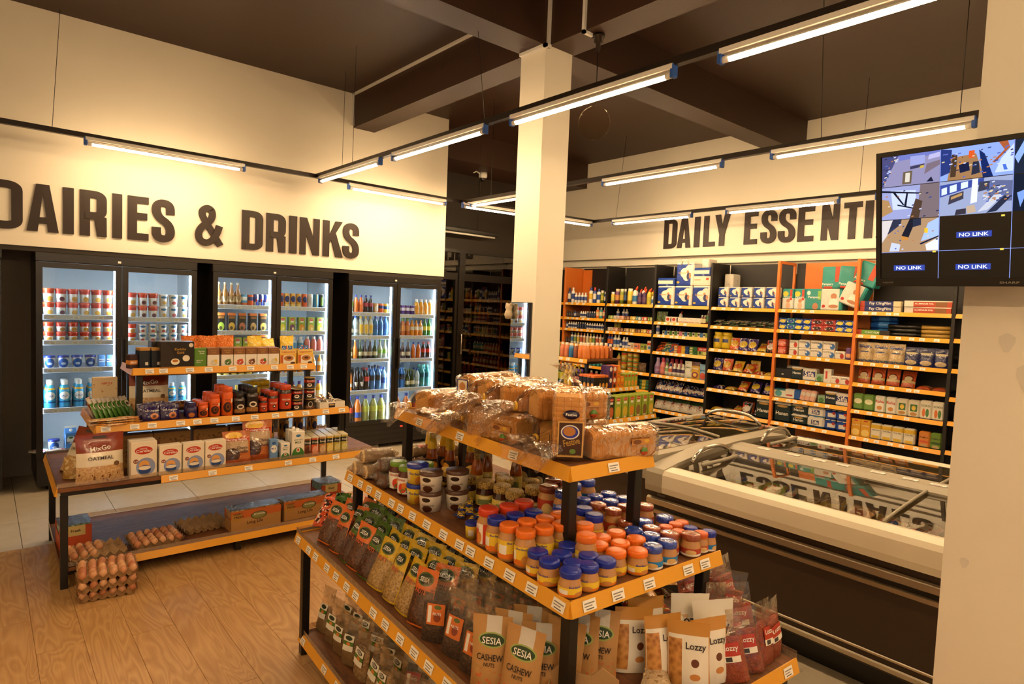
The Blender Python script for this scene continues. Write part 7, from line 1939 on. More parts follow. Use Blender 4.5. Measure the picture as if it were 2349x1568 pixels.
for i, x in enumerate((.158, .43, .70)):
    at3('nappy_pack_blue', x, 0, 'on top shelf of ' + BN[3])
at3('nappy_pack_blue_flat', .15, .256, 'at left end of blue nappy bay', 3)
at3('nappy_pack_blue_tall', .44, .256, 'in middle of blue nappy bay')
at3('nappy_pack_white_flat', .70, .256, 'at right of blue nappy bay')
at3('nappy_pack_blue_flat', .70, .382, 'stacked highest at right of blue nappy bay', -4)
at3('nappy_pack_white', .62, .42, 'behind the tall nappy pack', 0, .29)
h_ = [w_ for w_ in WAIT if w_[1].startswith('tallest blue')][0][0]
ob('carry_handle', MB().tube([(-.06, -.101, .27), (-.04, -.104, .33), (.03, -.104, .33), (.05, -.101, .27)], .011, 6).mesh('handle', M('white_strap', 'e2dccf', .5)), h_)
pouchk('leafy_bag', 'dark green printed bag', 'bag', .1, .14, .06, pm('leafy_print', '2a4020', ('n', 40, .55, '5a7a34'), ('n', 60, .64, 'c8623a'), rough=.35, wr=.5), seeds=(1, 2))
boxk('soap_carton_red', 'white and red soap carton', 'soap box', .115, .055, .075, pm('soapcarton_red', 'ddd4c4', ('d', .35, .55, .22, .28, 'b83a24'), ('d', .82, .5, .13, .42, '4a3a3a'), rough=.4))
boxk('soap_carton_white', 'white soap carton', 'soap box', .1, .055, .07, pm('soapcarton_white', 'e0d8c8', ('n', 40, .64, '7aa0b8'), ('r', .1, .8, .1, .25, 'c89060'), rough=.4))
lot('amber_bottle', 'amber antiseptic bottle, white cap', .024, .115, '5a3216', 'e0dcd2', 'd8d0a8', l0=.15, l1=.6)
lot('amber_bottle_large', 'large amber antiseptic bottle, white cap', .032, .175, '5a3216', 'e0dcd2', '4a7a4a', l0=.2, l1=.65)
ws(3, 1, [('leafy_bag', 2), ('soap_carton_red', 2), ('soap_carton_white', 4), ('amber_bottle', 2), ('amber_bottle_large', 1)], tight=True)
ws(3, 1, [('toilet_cleaner_small', 1)], a=.3, b=.36, dep=.1, note='behind on ')
for nm, c in (('green', '4f7a34'), ('pink', 'c87a8a'), ('blue', '3a6a9a'), ('lime', '8aa040')):
    boxk('soap_small_' + nm, 'small %s and white soap box' % nm, 'soap box', .074, .05, .058, pm('soapsmall_' + nm, 'd8d0bc', ('r', .45, 1, 0, 1, c), ('d', .25, .6, .18, .25, '26301c'), rough=.4))
ws(3, 2, [('lotion_bottle', 1), ('gap', .06)] + [('soap_small_' + c, 1) for c in 'blue green green pink blue green lime blue lime'.split()])
ws(3, 2, [('tiny_bottle_dark', 5)], a=.1, b=.36, dep=.1, note='behind on ')
for nm, c1, c2 in (('orange', 'cf5a24', '3a2a20'), ('teal', '2f6a6a', 'c8b878'), ('blue', '2a5a9c', 'cf5a24')):
    boxk('toothpaste_' + nm, nm + ' toothbrush card leaning', 'toothbrush', .1, .02, .16, pm('tp_' + nm, c1, ('n', 30, .55, c2), ('r', .1, .9, .7, .85, c2), rough=.35))
ws(3, 3, [('toothpaste_orange', 1, 1, (-40, 0)), ('toothpaste_teal', 1, 1, (-40, 0)), ('toothpaste_blue', 1, 1, (-40, 0)), ('gap', .5)], tight=True, dep=.03)
for nm, c in (('tan', 'b8824a'), ('red', 'c4502c'), ('yellow', 'd0a838'), ('navy', '20407c'), ('lime', '6a8a34'), ('green', '2c5a2a')):
    boxk('paste_stack_' + nm, nm + ' toothpaste carton', 'toothpaste', .056, .15, .033, pm('paste_' + nm, c, ('r', .2, .8, .3, .7, 'd8c8a8') if nm in ('tan', 'lime') else ('n', 30, .7, 'd8c8a8'), rough=.35))
ws(3, 3, [('paste_stack_' + c, 1, 3) for c in 'tan red yellow navy lime green'.split()], a=.33, b=.68, tight=True)
boxk('offer_pack', 'soap multipack with red offer band', 'soap box', .15, .08, .1, pm('offer_print', '8a9a4a', ('r', 0, 1, .55, 1, 'b83a28'), ('d', .25, .35, .1, .2, '2a3a1c'), ('d', .7, .3, .2, .2, 'c8c878'), rough=.4), [('25% OFF', .1, 0, .078, 'w')])
ws(3, 3, [('offer_pack', 1)], a=.68, b=.845)
def jugk(name, desc, c, cap, lab):
    lot(name, desc, .046, .225, c, cap, lab, 'jug', l0=.1, l1=.5)
jugk('softener_purple', 'lilac fabric softener jug', 'a08ab8', 'b8a8d0', '8a6a90'); jugk('softener_pink', 'pink fabric softener jug', 'd8828a', 'c83a5a', 'c87a6a')
lot('softener_green_cap', 'white softener bottle, green cap', .03, .17, 'dcd8c8', '6a9a34', '8aa87a', 'jug'); lot('softener_blue_cap', 'white softener bottle, blue cap', .03, .165, 'dcd8d4', '26387c', 'c86a4a', 'jug')
lot('softener_white', 'white softener bottle', .034, .17, 'dad6ca', 'e0dcd2', '4a3a5a', 'jug')
pouchk('softener_pouch_white', 'white softener refill pouch', 'pouch', .11, .22, .05, pm('soft_white', 'd8d8cc', ('n', 25, .6, 'a8b890'), rough=.25, wr=.3, coat=.4), [('Downy', .07, 0, .14, 'k')], seeds=(1,))
pouchk('softener_pouch_gold', 'gold softener refill pouch', 'pouch', .13, .22, .05, pm('soft_gold', 'c8a038', ('r', 0, 1, .76, 1, '6a4a3a'), ('d', .5, .25, .35, .18, '8a4a5a'), ('d', .5, .25, .2, .1, 'e8c050'), rough=.25, wr=.3, coat=.4), [('Downy', .09, 0, .135, 'w')], seeds=(1,))
pouchk('softener_pouch_blue', 'light blue softener refill pouch', 'pouch', .11, .2, .05, pm('soft_blue', '7aa8c8', ('d', .5, .25, .35, .22, 'c85a4a'), rough=.25, wr=.3, coat=.4), [('Downy', .08, 0, .12, 'b')], seeds=(1,))
ws(3, 4, [('softener_purple', 1), ('softener_pink', 1), ('softener_green_cap', 1), ('softener_blue_cap', 1), ('softener_white', 3), ('softener_pouch_white', 1), ('softener_pouch_gold', 1), ('softener_pouch_blue', 1)])
ws(3, 4, [('softener_purple', 2), ('softener_pink', 3)], a=.03, b=.4, dep=.1, note='behind on ')
pouchk('detergent_bag_white', 'white and navy detergent bag', 'detergent bag', .15, .17, .08, pm('det_white', 'd8d0c4', ('n', 22, .52, '1c2c66'), ('n', 30, .62, 'c85a34'), ('r', 0, 1, 0, .14, '1c2c66'), rough=.25, wr=.5, coat=.5), [('OMO', .07, 0, .11, 'b')], seeds=(1, 2), wob=.01)
ws(3, 5, [('detergent_bag_white', 1, 1, (-25, 0)), ('detergent_bag_white.1', 1, 1, (-25, 0)), ('detergent_bag_white', 1, 1, (-25, 0)), ('detergent_bag_white.1', 1, 1, (-45, 0)), ('detergent_bag_white', 1, 1, (-50, 0)), ('detergent_bag_white.1', 1, 1, (-40, 0))], dep=.03)
pouchk('seed_bag_white', 'white bag with green top', 'bag', .14, .16, .07, pm('seed_white', 'ddd4c6', ('r', 0, 1, .72, 1, '4a6a34'), ('n', 30, .58, 'b84a34', .3, .7), ('n', 22, .6, '3a6a9a', .7, 1), rough=.3, wr=.5), seeds=(1, 2), wob=.012)
ws(3, 6, [('seed_bag_white', 1, 1, (-15, 0)), ('seed_bag_white.1', 1, 1, (-15, 0)), ('seed_bag_white', 1, 1, (-18, 0)), ('seed_bag_white.1', 1, 1, (-15, 0)), ('seed_bag_white', 1, 1, (-20, 0)), ('seed_bag_white.1', 1, 1, (-15, 0))], dep=.03)
ws(3, 7, [('leafy_bag', 1), ('leafy_bag.1', 1), ('gap', .05), ('leafy_bag', 2), ('leafy_bag.1', 1)])
# detergent bay
pack('nappy_pack_small', 'small blue nappy pack with white heart', .135, .12, .125, SCM, b=.01, cat='nappy pack')
pack('nappy_roll_white', 'white nappy pack at left', .12, .2, .21, pm('nappy_white2_print', 'e2dccf'), cat='nappy pack')
ws(4, 0, [('nappy_pack_small', 5, 2)], a=.06, dep=.02)
ws(4, 0, [('nappy_roll_white', 1, 2)], a=.03, b=.16, dep=.2, note='behind on ')
pouchk('wipes_pouch', 'flat printed sachet', 'sachet', .1, .15, .014, pm('wipes_print', '3a5a34', ('n', 30, .52, 'd8d0c0'), ('n', 45, .6, 'b84a34'), ('n', 20, .62, '4a86b0'), rough=.3, wr=.4), stand=False, seeds=(1, 2, 3), wob=.004)
for i in range(21):
    put(('wipes_pouch', 'wipes_pouch.1', 'wipes_pouch.2')[i % 3], (SX + .03 + .02 * (i % 2), UPY[4] - .09 - (i // 3) * .112, SZ[4][1] + .012 + .018 * (i % 3)), -90 + rnd.uniform(-15, 15), ('lower', 'middle', 'upper')[i % 3] + ' layer, second shelf of ' + BN[4], (-78, 0))
lathek('bleach_jug_yellow', 'big yellow washing powder jar', 'jar', [('body', [(0, 0), (.06, .002), (.066, .02), (.066, .15), (.045, .175)], pm('yellow_jug', 'd8b828', ('r', .2, .8, .4, .6, '2a3a7a'), rough=.35)), ('lid', [(.055, .17), (.055, .205), (0, .207)], M('yellow_jar_lid', 'e0c030', .4))], 16)
def dbag(name, desc, c, c2, c3, w_=.13, h=.15):
    pouchk(name, desc, 'detergent bag', w_, h, .07, pm(name + '_p', c, ('d', .5, .5, .38, .28, c2), ('n', 30, .6, c3), rough=.25, wr=.5, coat=.5), seeds=(1, 2), wob=.01)
dbag('detergent_bag_orange', 'orange detergent bag', 'cf5428', 'd8a838', 'e8d8b8'); dbag('detergent_bag_purple', 'purple detergent bag', '3a2a72', 'd8b83a', 'c8c0d8'); dbag('detergent_bag_yellow', 'yellow detergent bag', 'd8b030', 'c8682a', 'ead898'); dbag('detergent_bag_black', 'black and white detergent bag', '20222c', 'd8d0c4', 'c84a34')
L1 = (-12, 0); LY = (-84, 0)
ws(4, 2, [('bleach_jug_yellow', 2), ('detergent_bag_orange', 1, 1, L1), ('detergent_bag_purple', 2, 1, L1), ('detergent_bag_yellow', 1, 1, (-50, 0)), ('detergent_bag_black', 1, 1, L1)], dep=.02)
ws(4, 3, [('detergent_bag_purple', 1, 1, L1), ('detergent_bag_orange', 1, 1, L1), ('detergent_bag_yellow', 1, 1, (-30, 0)), ('detergent_bag_orange.1', 1, 1, (-45, 0)), ('detergent_bag_orange', 1, 1, LY), ('detergent_bag_yellow', 1, 1, LY)], dep=.03)
ws(4, 3, [('detergent_bag_orange', 1), ('gap', .2), ('detergent_bag_yellow', 1)], a=.1, b=.6, dep=.16, note='behind on ')
ws(4, 4, [('detergent_bag_purple', 1, 1, LY), ('detergent_bag_yellow', 1, 1, LY), ('detergent_bag_orange', 1, 1, (-40, 0)), ('detergent_bag_purple.1', 1, 1, (-30, 0)), ('detergent_bag_purple', 1, 1, (-30, 0))], dep=.05)
ws(4, 5, [('detergent_bag_yellow', 1, 1, LY), ('detergent_bag_purple', 1, 1, LY), ('detergent_bag_orange', 1, 1, (-60, 0)), ('detergent_bag_black', 1, 1, L1), ('detergent_bag_black.1', 1, 1, (-50, 0))], dep=.05, b=.7)
ws(4, 5, [('detergent_bag_orange', 1)], a=.42, b=.56, dep=.14, note='behind on ')
# orange bay: nappies, pads, tissue
PMM = pm('nappy_green_print', '2f8f88', ('r', 0, 1, 0, .55, 'd8dcd4'), ('d', .55, .42, .16, .1, 'c08a68'), ('d', .55, .2, .2, .16, 'd8b090'), ('r', .68, .88, .45, .95, 'c8402c'), ('d', .3, .75, .25, .12, 'd8c83a'), rough=.3, wr=.25, wscale=14)
PMG = pm('nappy_green_print2', '36908a', ('d', .6, .18, .16, .16, 'b8805c'), ('r', .72, .9, .5, .9, '8ab84a'), ('d', .2, .8, .1, .1, 'dfe4dc'), rough=.3, wr=.25, wscale=14)
pack('nappy_pack_green_small', 'small green nappy pack with baby', .13, .13, .235, PMM, [('Pampers', .09, 0, .14, 'w')], cat='nappy pack')
pack('nappy_pack_green_square', 'square green nappy pack', .19, .15, .235, PMG, [('Pampers', .12, 0, .14, 'w')], cat='nappy pack')
pack('nappy_pack_green_large', 'large green and white nappy pack', .225, .17, .235, pm('nappy_green_print3', 'd8d4c8', ('d', .6, .66, .14, .13, 'b8805c'), ('d', .6, .36, .2, .2, 'efe9dc'), ('d', .6, .2, .22, .08, 'b8805c'), ('r', .85, 1, 0, 1, '2f8f88'), ('d', .15, .2, .08, .07, 'b83a2c'), rough=.3, wr=.25, wscale=14), cat='nappy pack')
pack('nappy_pack_green_upright', 'large green nappy pack stacked on top', .225, .17, .235, pm('nappy_green_print4', '2f8f88', ('r', .6, .85, .3, 1, 'b8482c'), ('r', .1, .5, 0, .1, 'c84a34'), rough=.3, wr=.25, wscale=14), [('Pampers', .11, -.05, .045, 'w')], cat='nappy pack')
ya = UPY[5]
for kd, x, z, rz, tl, n in (('nappy_pack_green_small', .09, 0, 0, None, 'at left end of orange bay'), ('nappy_pack_green_small', .225, 0, 0, None, 'second from left in orange bay'), ('nappy_pack_green_square', .385, 0, 0, None, 'in orange bay'), ('nappy_pack_green_large', .575, 0, 0, None, 'in orange bay'), ('nappy_pack_green_upright', .575, .236, 0, None, 'in orange bay'),
                            ('nappy_pack_green_upright', .72, .236, 20, (0, 4), 'leaning second in orange bay')):
    put(kd, (SX + .12, ya - x, SZ[5][0] + .0005 + z), -90 + rz, n, tl)
put('nappy_pack_green_large', (SX + .11, ya - .745, SZ[5][0] + .06), -90, 'leaning over in orange bay', (0, 22), desc='tilted green and white nappy pack')
put('nappy_pack_green_upright', (SX + .13, ya - .87, SZ[5][0] + .275), -90, 'above the tilted pack', (0, 22), desc='tilted green nappy pack')
def pad(name, desc, c, c2, w_=.1, h=.066):
    pack(name, desc, w_, .09, h, pm(name + '_p', c, ('d', .5, .5, .32, .3, c2), ('n', 45, .62, 'd8d4c8'), rough=.3, wr=.3, wscale=25), b=.01)
pad('pads_blue', 'blue pads pack', '1f48a4', 'd8c83a'); pad('pads_teal', 'teal pads pack', '2a7a84', '1f48a4'); pad('pads_red', 'red pads pack with yellow tie', 'a83a34', '3a2424', .14)
ws(5, 1, [('pads_blue', 1, 2), ('pads_teal', 1, 2), ('pads_blue', 2, 2), ('pads_red', 1, 2), ('pads_red', 1, 2), ('pads_blue', 2, 2)])
pad('pads_pink', 'coral pads pack', 'cf5a44', 'dc8a78', .09, .085)
KOT = pm('kotex_print', 'dcd4c6', ('d', .78, .4, .2, .34, '3a68a8'), ('d', .68, .5, .08, .12, 'cfd8e0'), rough=.35, wr=.2)
KOTR = pm('kotex_red_print', 'dcd4c6', ('d', .7, .4, .2, .32, 'b83a2c'), rough=.35, wr=.2)
pack('pads_white_blue', 'white pads pack with blue swirl', .125, .09, .09, KOT, [('KOTEX', .075, -.012, .066, 'k')], b=.006)
pack('pads_white_red', 'white pads pack with red heart', .1, .09, .085, KOTR, [('KOTEX', .06, -.008, .062, 'k')], b=.006)
pack('pads_purple', 'purple pads carton', .06, .06, .13, pm('pads_purple_p', '6a4a86', ('r', 0, 1, .2, .5, 'd8a070'), rough=.35))
ws(5, 2, [('pads_pink', 1, 2), ('gap', .04), ('pads_white_red', 1, 2), ('pads_white_blue', 3, 2), ('pads_white_red', 1), ('pads_purple', 1)])
HN = pm('tissue_black_print', '17262a', ('d', .5, .85, .4, .08, 'b89a5a'), ('r', 0, 1, .9, 1, 'e2dccf'), rough=.35, wr=.2)
pack('tissue_box_black', 'black tissue box', .19, .12, .11, pm('tissue_box_p', '1c1e20', ('d', .45, .4, .08, .08, 'b8b0a0'), rough=.4), b=.005, cat='tissue')
pack('tissue_pack_black', 'black tissue pack, white top', .135, .1, .14, HN, [('Hanan', .09, 0, .075, 'w')], cat='tissue')
pack('tissue_pack_sifa', 'white tissue pack with blue panel', .15, .1, .135, pm('sifa_p', 'dcd4c8', ('r', .08, .92, .35, .78, '22316e'), ('r', 0, 1, .0, .12, 'b8c8d8'), rough=.35, wr=.2), [('Sifa', .1, 0, .078, 'w')], cat='tissue')
pack('tissue_green', 'small green tissue box', .09, .08, .09, pm('tissue_green_p', '8aa88a', ('d', .5, .4, .3, .3, '4a7a44'), rough=.4), cat='tissue')
pack('liner_box', 'white and red liner carton', .08, .06, .15, pm('liner_p', 'dcd4c6', ('r', .25, .5, .3, .85, 'c8442c'), rough=.4), b=.003)
ws(5, 3, [('tissue_box_black', 1), ('tissue_pack_black', 1), ('tissue_pack_sifa', 1), ('tissue_green', 1), ('liner_box', 1), ('pads_white_red', 2)])
ws(5, 3, [('tissue_pack_sifa', 1)], a=.06, b=.22, dep=.16, note='behind on ')
pack('wipes_pack', 'white and aqua wipes pack', .16, .1, .1, pm('wipes_p', 'd8dcd0', ('d', .4, .5, .25, .35, '5aa0a8'), ('r', 0, 1, .85, 1, '3a7a8a'), rough=.3, wr=.2), b=.012)
pack('wipes_pack_blue', 'white and blue wipes pack', .18, .1, .11, pm('wipesb_p', 'dcd8d0', ('r', .6, 1, 0, 1, '2a5aa8'), ('r', .1, .5, .3, .45, 'b84a3c'), rough=.3, wr=.2), b=.012)
pack('liner_pink', 'pink and white liner pack leaning', .065, .06, .125, pm('linerp_p', 'd8a898', ('r', 0, 1, .5, .8, 'dcd4c8'), rough=.35))
ws(5, 4, [('wipes_pack', 1), ('wipes_pack_blue', 1), ('liner_pink', 3, 1, (0, 12)), ('gap', .05), ('tissue_green', 1), ('tissue_pack_black', 1), ('tissue_pack_sifa', 1)])
def rollpack(name, desc, w_, h, mat, L=()):
    m = MB(); r = w_ / 4
    m.cbox(-w_ / 2, w_ / 2, -r, r, 0, h, .02)
    parts = [('wrap', m.mesh(name, mat))] + texts(L, -r - .0012)
    for s in (-1, 1):
        parts.append(('roll_top', MB().lathe([(.015, h - .002), (r * .85, h - .001), (r * .8, h + .006), (.016, h + .006)], 14, cx=s * w_ / 4).mesh('roll', M('tissue_white', 'e6e0d2', .8))))
    kind(name, desc, 'tissue', parts)
rollpack('roll_pack_black_big', 'big black toilet roll pack', .2, .225, pm('roll_black_p', '162a2e', ('d', .5, .8, .3, .06, 'b08a4a'), ('r', 0, 1, .88, 1, 'e2dccf'), rough=.3, wr=.25), [('Hanan', .14, 0, .1, 'w')])
rollpack('roll_pack_black', 'black toilet roll pack', .19, .112, pm('roll_black_p2', '162a2e', ('d', .5, .72, .25, .1, 'b08a4a'), ('r', 0, 1, .85, 1, 'e2dccf'), rough=.3, wr=.25), [('Hanan', .11, 0, .055, 'w')])
rollpack('roll_pack_sifa', 'white and blue toilet roll pack', .19, .112, pm('roll_sifa_p', 'dcd6ca', ('r', .28, .72, .3, .72, '22316e'), ('r', 0, 1, 0, .2, '3a7ab8'), rough=.3, wr=.25), [('Sifa', .07, 0, .058, 'w')])
rollpack('roll_pack_blue', 'blue toilet roll pack', .12, .105, pm('roll_blue_p', '23489c', ('r', .3, .95, .3, .7, 'dcd6ca'), ('d', .8, .7, .12, .14, 'b83a34'), rough=.3, wr=.25))
ws(5, 5, [('roll_pack_black_big', 1), ('roll_pack_black', 1, 2), ('roll_pack_sifa', 1, 2), ('roll_pack_blue', 2, 2)], dep=.01)
ws(5, 6, [('gap', .3), ('roll_pack_black_big', 2), ('roll_pack_sifa', 1)])
ws(4, 5, [('roll_pack_black_big', 1)], a=.68, b=.83)
# flour bay
boxk('cling_box_blue', 'long navy cling film box', 'film box', .38, .06, .055, pm('cling_blue_p', '22306e', ('r', 0, .12, .0, 1, 'b8442c'), ('r', .82, 1, 0, 1, 'd8c8a0'), rough=.35), [('Fay ClingFilm', .2, .0, .03, 'w')])
boxk('foil_box_red', 'long red and white foil box', 'foil box', .4, .06, .06, pm('foil_p', 'b8482c', ('r', 0, .2, 0, 1, 'dcd4c6'), ('r', .66, .9, .1, .9, '8a5a34'), ('r', 0, 1, .85, 1, 'dcd4c6'), rough=.35), [('ALUMINIUM FOIL', .16, -.03, .032, 'w')])
ws(6, 0, [('cling_box_blue', 1, 2), ('gap', .02), ('foil_box_red', 1, 2)])
lathek('sugar_box_round', 'x', 'tub', [('body', [(0, 0), (.02, 0)], WHITEP)], 6) if False else None
boxk('cling_box_green', 'long green cling film box', 'film box', .31, .06, .05, pm('cling_green_p', '6a9a3a', ('r', .0, .15, 0, 1, 'b8442c'), ('r', .7, 1, 0, 1, '2a241c'), rough=.35), [('CLING FILM', .13, -.01, .027, 'w')])
rx_ = Matrix.Rotation(RAD(90), 4, 'Y')
def hroll(name, desc, r, l, mat):
    kind(name, desc, 'bin bag roll', [('roll', MB().lathe([(.01, -l / 2), (r, -l / 2), (r, l / 2), (.01, l / 2)], 12).xf(Matrix.Translation((0, 0, r)) @ rx_).mesh(name, mat))])
hroll('bag_roll_blue', 'blue bin bag roll', .035, .24, pm('bagblue', '1f4f9e', ('r', .3, .7, 0, 1, '3a78c0'), rough=.3, wr=.3)); hroll('bag_roll_black', 'black bin bag roll', .02, .29, M('bagblack', '16140f', .25, bump=.4)); hroll('bag_roll_gold', 'gold bin bag roll', .02, .27, M('baggold', 'a8843a', .25, bump=.4))
ws(6, 1, [('cling_box_green', 1), ('bag_roll_black', 1, 3), ('bag_roll_gold', 1, 3)], tight=True)
ws(6, 1, [('bag_roll_blue', 1, 3)], a=.1, b=.36, dep=.09, note='behind on ')
pouchk('pasta_bag_beige', 'clear bag of pale pasta, blue print', 'pasta bag', .155, .205, .07, pm('pasta_p', 'cbb48a', ('r', .1, .9, .7, .86, '34508c'), ('r', 0, 1, 0, .14, '4a5a7a'), ('n', 90, .55, 'b8986a'), ('r', .25, .75, .5, .56, '3a4a7a'), rough=.25, wr=.4, coat=.6), seeds=(1, 2), wob=.006)
pouchk('pasta_bag_navy', 'navy rice bag', 'rice bag', .135, .185, .07, pm('rice_navy_p', '232a5e', ('d', .5, .2, .36, .13, 'c8b088'), ('d', .5, .68, .4, .06, 'd8c898'), ('n', 60, .66, '8a8ab0'), rough=.25, wr=.3, coat=.5), [('RANEE', .08, 0, .12, 'w')], seeds=(1, 2), wob=.006)
ws(6, 2, [('pasta_bag_beige', 1), ('pasta_bag_beige.1', 1), ('pasta_bag_beige', 1), ('pasta_bag_navy', 1), ('pasta_bag_navy.1', 1), ('pasta_bag_navy', 1)], dep=.01)
pouchk('bean_bag_orange', 'orange bag of beans', 'bean bag', .125, .17, .06, pm('bean_o_p', 'c4562a', ('d', .5, .5, .34, .22, '6a2c1c'), ('d', .5, .5, .28, .16, 'c8b088'), ('r', 0, 1, .24, .38, 'c8b078'), rough=.25, wr=.4, coat=.5), seeds=(1, 2), wob=.007)
ws(6, 3, [('bean_bag_orange', 1, 1, L1), ('bean_bag_orange.1', 1, 1, L1), ('bean_bag_orange', 1, 1, L1), ('bean_bag_orange.1', 1, 1, (-20, 0)), ('bean_bag_orange', 1, 1, LY), ('bean_bag_orange.1', 1, 1, LY)], dep=.03)
def flour(name, desc, mat, L=(), w_=.1, h=.17):
    boxk(name, desc, 'flour', w_, .07, h, mat, L, b=.012)
flour('flour_green', 'green flour bag', pm('flour_g', '6a9040', ('d', .5, .55, .38, .16, 'd8d8b0'), ('r', 0, 1, .0, .1, '4a6a2c'), rough=.45))
flour('flour_red', 'white flour bag with red name', pm('flour_r', 'dcd6c8', ('r', 0, .12, 0, 1, '7aa06a'), ('d', .5, .3, .24, .12, 'c88a4a'), rough=.5), [('Raha', .075, 0, .115, 'r')])
flour('flour_white_green', 'white and green flour bag', pm('flour_wg', 'd4ccb4', ('r', .2, .8, .35, .75, '3a6a3a'), ('d', .5, .55, .18, .14, 'd8b84a'), ('d', .5, .2, .3, .1, 'b8864a'), rough=.5))
flour('flour_soko', 'white maize flour bag with figures', pm('flour_s', 'dcd4c0', ('d', .35, .35, .14, .22, 'd0703a'), ('d', .65, .35, .14, .22, '4a7a44'), rough=.5), [('SOKO', .075, 0, .13, 'n')], h=.18)
ws(6, 4, [('flour_green', 2), ('flour_red', 2), ('flour_white_green', 2), ('flour_soko', 2)])
boxk('corn_flour_box', 'yellow corn flour box', 'flour', .09, .06, .18, pm('cornf_p', 'd8a030', ('d', .5, .25, .4, .2, 'e8c870'), ('r', .3, .7, .88, .95, 'b83a24'), rough=.4), [('Corn Flour', .075, 0, .12, 'w')])
flour('flour_yellow', 'white and yellow porridge flour bag', pm('flour_y', 'dcd4c0', ('r', 0, 1, .68, .92, 'd8b030'), ('r', .15, .85, .08, .25, 'd8b030'), rough=.5), [('Toto Afya', .07, 0, .095, 'k')], w_=.098, h=.16)
flour('flour_orange_small', 'orange porridge flour bag', pm('flour_os', 'cf8038', ('r', .1, .9, .3, .45, 'c85a34'), ('d', .5, .12, .3, .12, 'b89a6a'), rough=.5), [('FAMILA', .07, 0, .1, 'k')], w_=.095, h=.155)
flour('flour_green_small', 'green porridge flour bag', pm('flour_gs', '6a8a34', ('r', .1, .9, .3, .45, '3a5424'), ('d', .5, .12, .3, .12, 'b89a6a'), rough=.5), [('FAMILA', .07, 0, .1, 'k')], w_=.095, h=.155)
ws(6, 5, [('corn_flour_box', 2), ('flour_yellow', 4), ('gap', .03), ('flour_orange_small', 1), ('flour_green_small', 1)])
flour('flour_white_plain', 'plain white flour packet lying down', pm('flour_wp', 'd8d2c4', ('r', .3, .7, .4, .6, '8a8a7a'), rough=.5), w_=.19, h=.075)
ws(6, 6, [('gap', .15), ('flour_white_plain', 1, 2), ('bean_bag_orange', 1, 1, LY), ('bean_bag_orange.1', 1, 1, LY), ('gap', .1)], dep=.05)
ws(7, 0, [('bean_bag_orange', 3)]); ws(7, 1, [('bean_bag_orange', 1, 1, L1), ('detergent_bag_yellow', 2, 1, L1)], dep=.03); ws(7, 2, [('flour_white_plain', 2, 3)]); ws(7, 3, [('pasta_bag_navy', 4)]); ws(7, 4, [('flour_white_green', 5)]); ws(7, 5, [('corn_flour_box', 5)])
# ------------------------------------------------------------------ far island behind the column
G3F = (G3C, G3A)
def g3(items, a, b, y, z, where, side='f', rows=1, jit=4, tight=False):
    """side f: along the long front; side r: along the near short end (y is then the local x of the row front)"""
    def pl(x, d, dz):
        if side == 'f':
            p = Vector((x, y + d, z + dz)); rz = 0
        else:
            p = Vector((y - d, x, z + dz)); rz = 90
        an = RAD(G3A)
        return (G3C[0] + p.x * math.cos(an) - p.y * math.sin(an), G3C[1] + p.x * math.sin(an) + p.y * math.cos(an), p.z), rz + G3A
    stock(items, a, b, pl, where, jit, rows, tight)
botk('pet_juice_green', 'pale green juice bottle', .03, .17, '9ab878', 'ece4d8', None, 'juice'); botk('pet_juice_pink', 'pink juice bottle', .03, .17, 'd8805a', 'ece4d8', None, 'juice'); botk('pet_juice_blue', 'blue sports drink bottle', .032, .165, '2a78b8', 'ece4d8', None, 'juice'); botk('pet_juice_brown', 'brown malt drink bottle', .03, .165, '8a4a2c', 'ece4d8', None, 'juice'); botk('pet_juice_orange', 'orange juice drink bottle', .032, .18, 'e0823a', 'f0dcc8', None, 'juice')
botk('pet_orange_tall', 'orange squash bottle, green cap', .032, .24, 'c8541c', '5a9a2c', 'e0903a', 'soda'); botk('pet_green_tall', 'dark green soda bottle', .032, .235, '2a4a1c', 'dcd8c8', 'b8b03a', 'soda'); botk('pet_yellow', 'yellow soda bottle', .031, .22, 'd8c03a', 'e0c428', 'd8d068', 'soda'); botk('pet_blackcurrant', 'blackcurrant drink bottle, purple cap', .028, .19, '2a1420', '5a3a9a', 'c8707a', 'soda'); botk('pet_blue_bag', 'blue drink bottle', .03, .2, '2a5aa0', '2a3a8a', 'd86a3a', 'soda')
slabk('black_juice_small', 'small black juice carton', '17130f', ('r', 0, 1, .84, 1, 'd8702a'), ('d', .5, .25, .35, .2, 'd8983a'), w_=.05, d=.05, h=.15)
slabk('juice_cube_purple', 'purple juice carton', '4a2a5e', ('d', .5, .7, .35, .2, 'e8dccb'), ('d', .5, .2, .3, .2, '241828'), w_=.062, d=.06, h=.125); slabk('juice_cube_rust', 'rust juice carton', 'b84a22', ('d', .5, .7, .35, .2, 'e8dccb'), ('d', .5, .2, .3, .2, '3a1c18'), w_=.062, d=.06, h=.125); slabk('juice_cube_orange', 'bright orange juice carton', 'e07a20', ('d', .5, .72, .35, .2, 'e8a83a'), ('d', .5, .25, .15, .1, '4a7a2c'), w_=.062, d=.06, h=.125)
for nm, c1 in (('citrus', 'd8a83a'), ('mango', 'e0902a')):
    slabk('green_juice_small_' + nm, 'small green juice carton with ' + nm, '93a83a', ('d', .5, .84, .34, .08, 'c8342a'), ('d', .5, .3, .36, .22, c1), w_=.055, d=.05, h=.15)
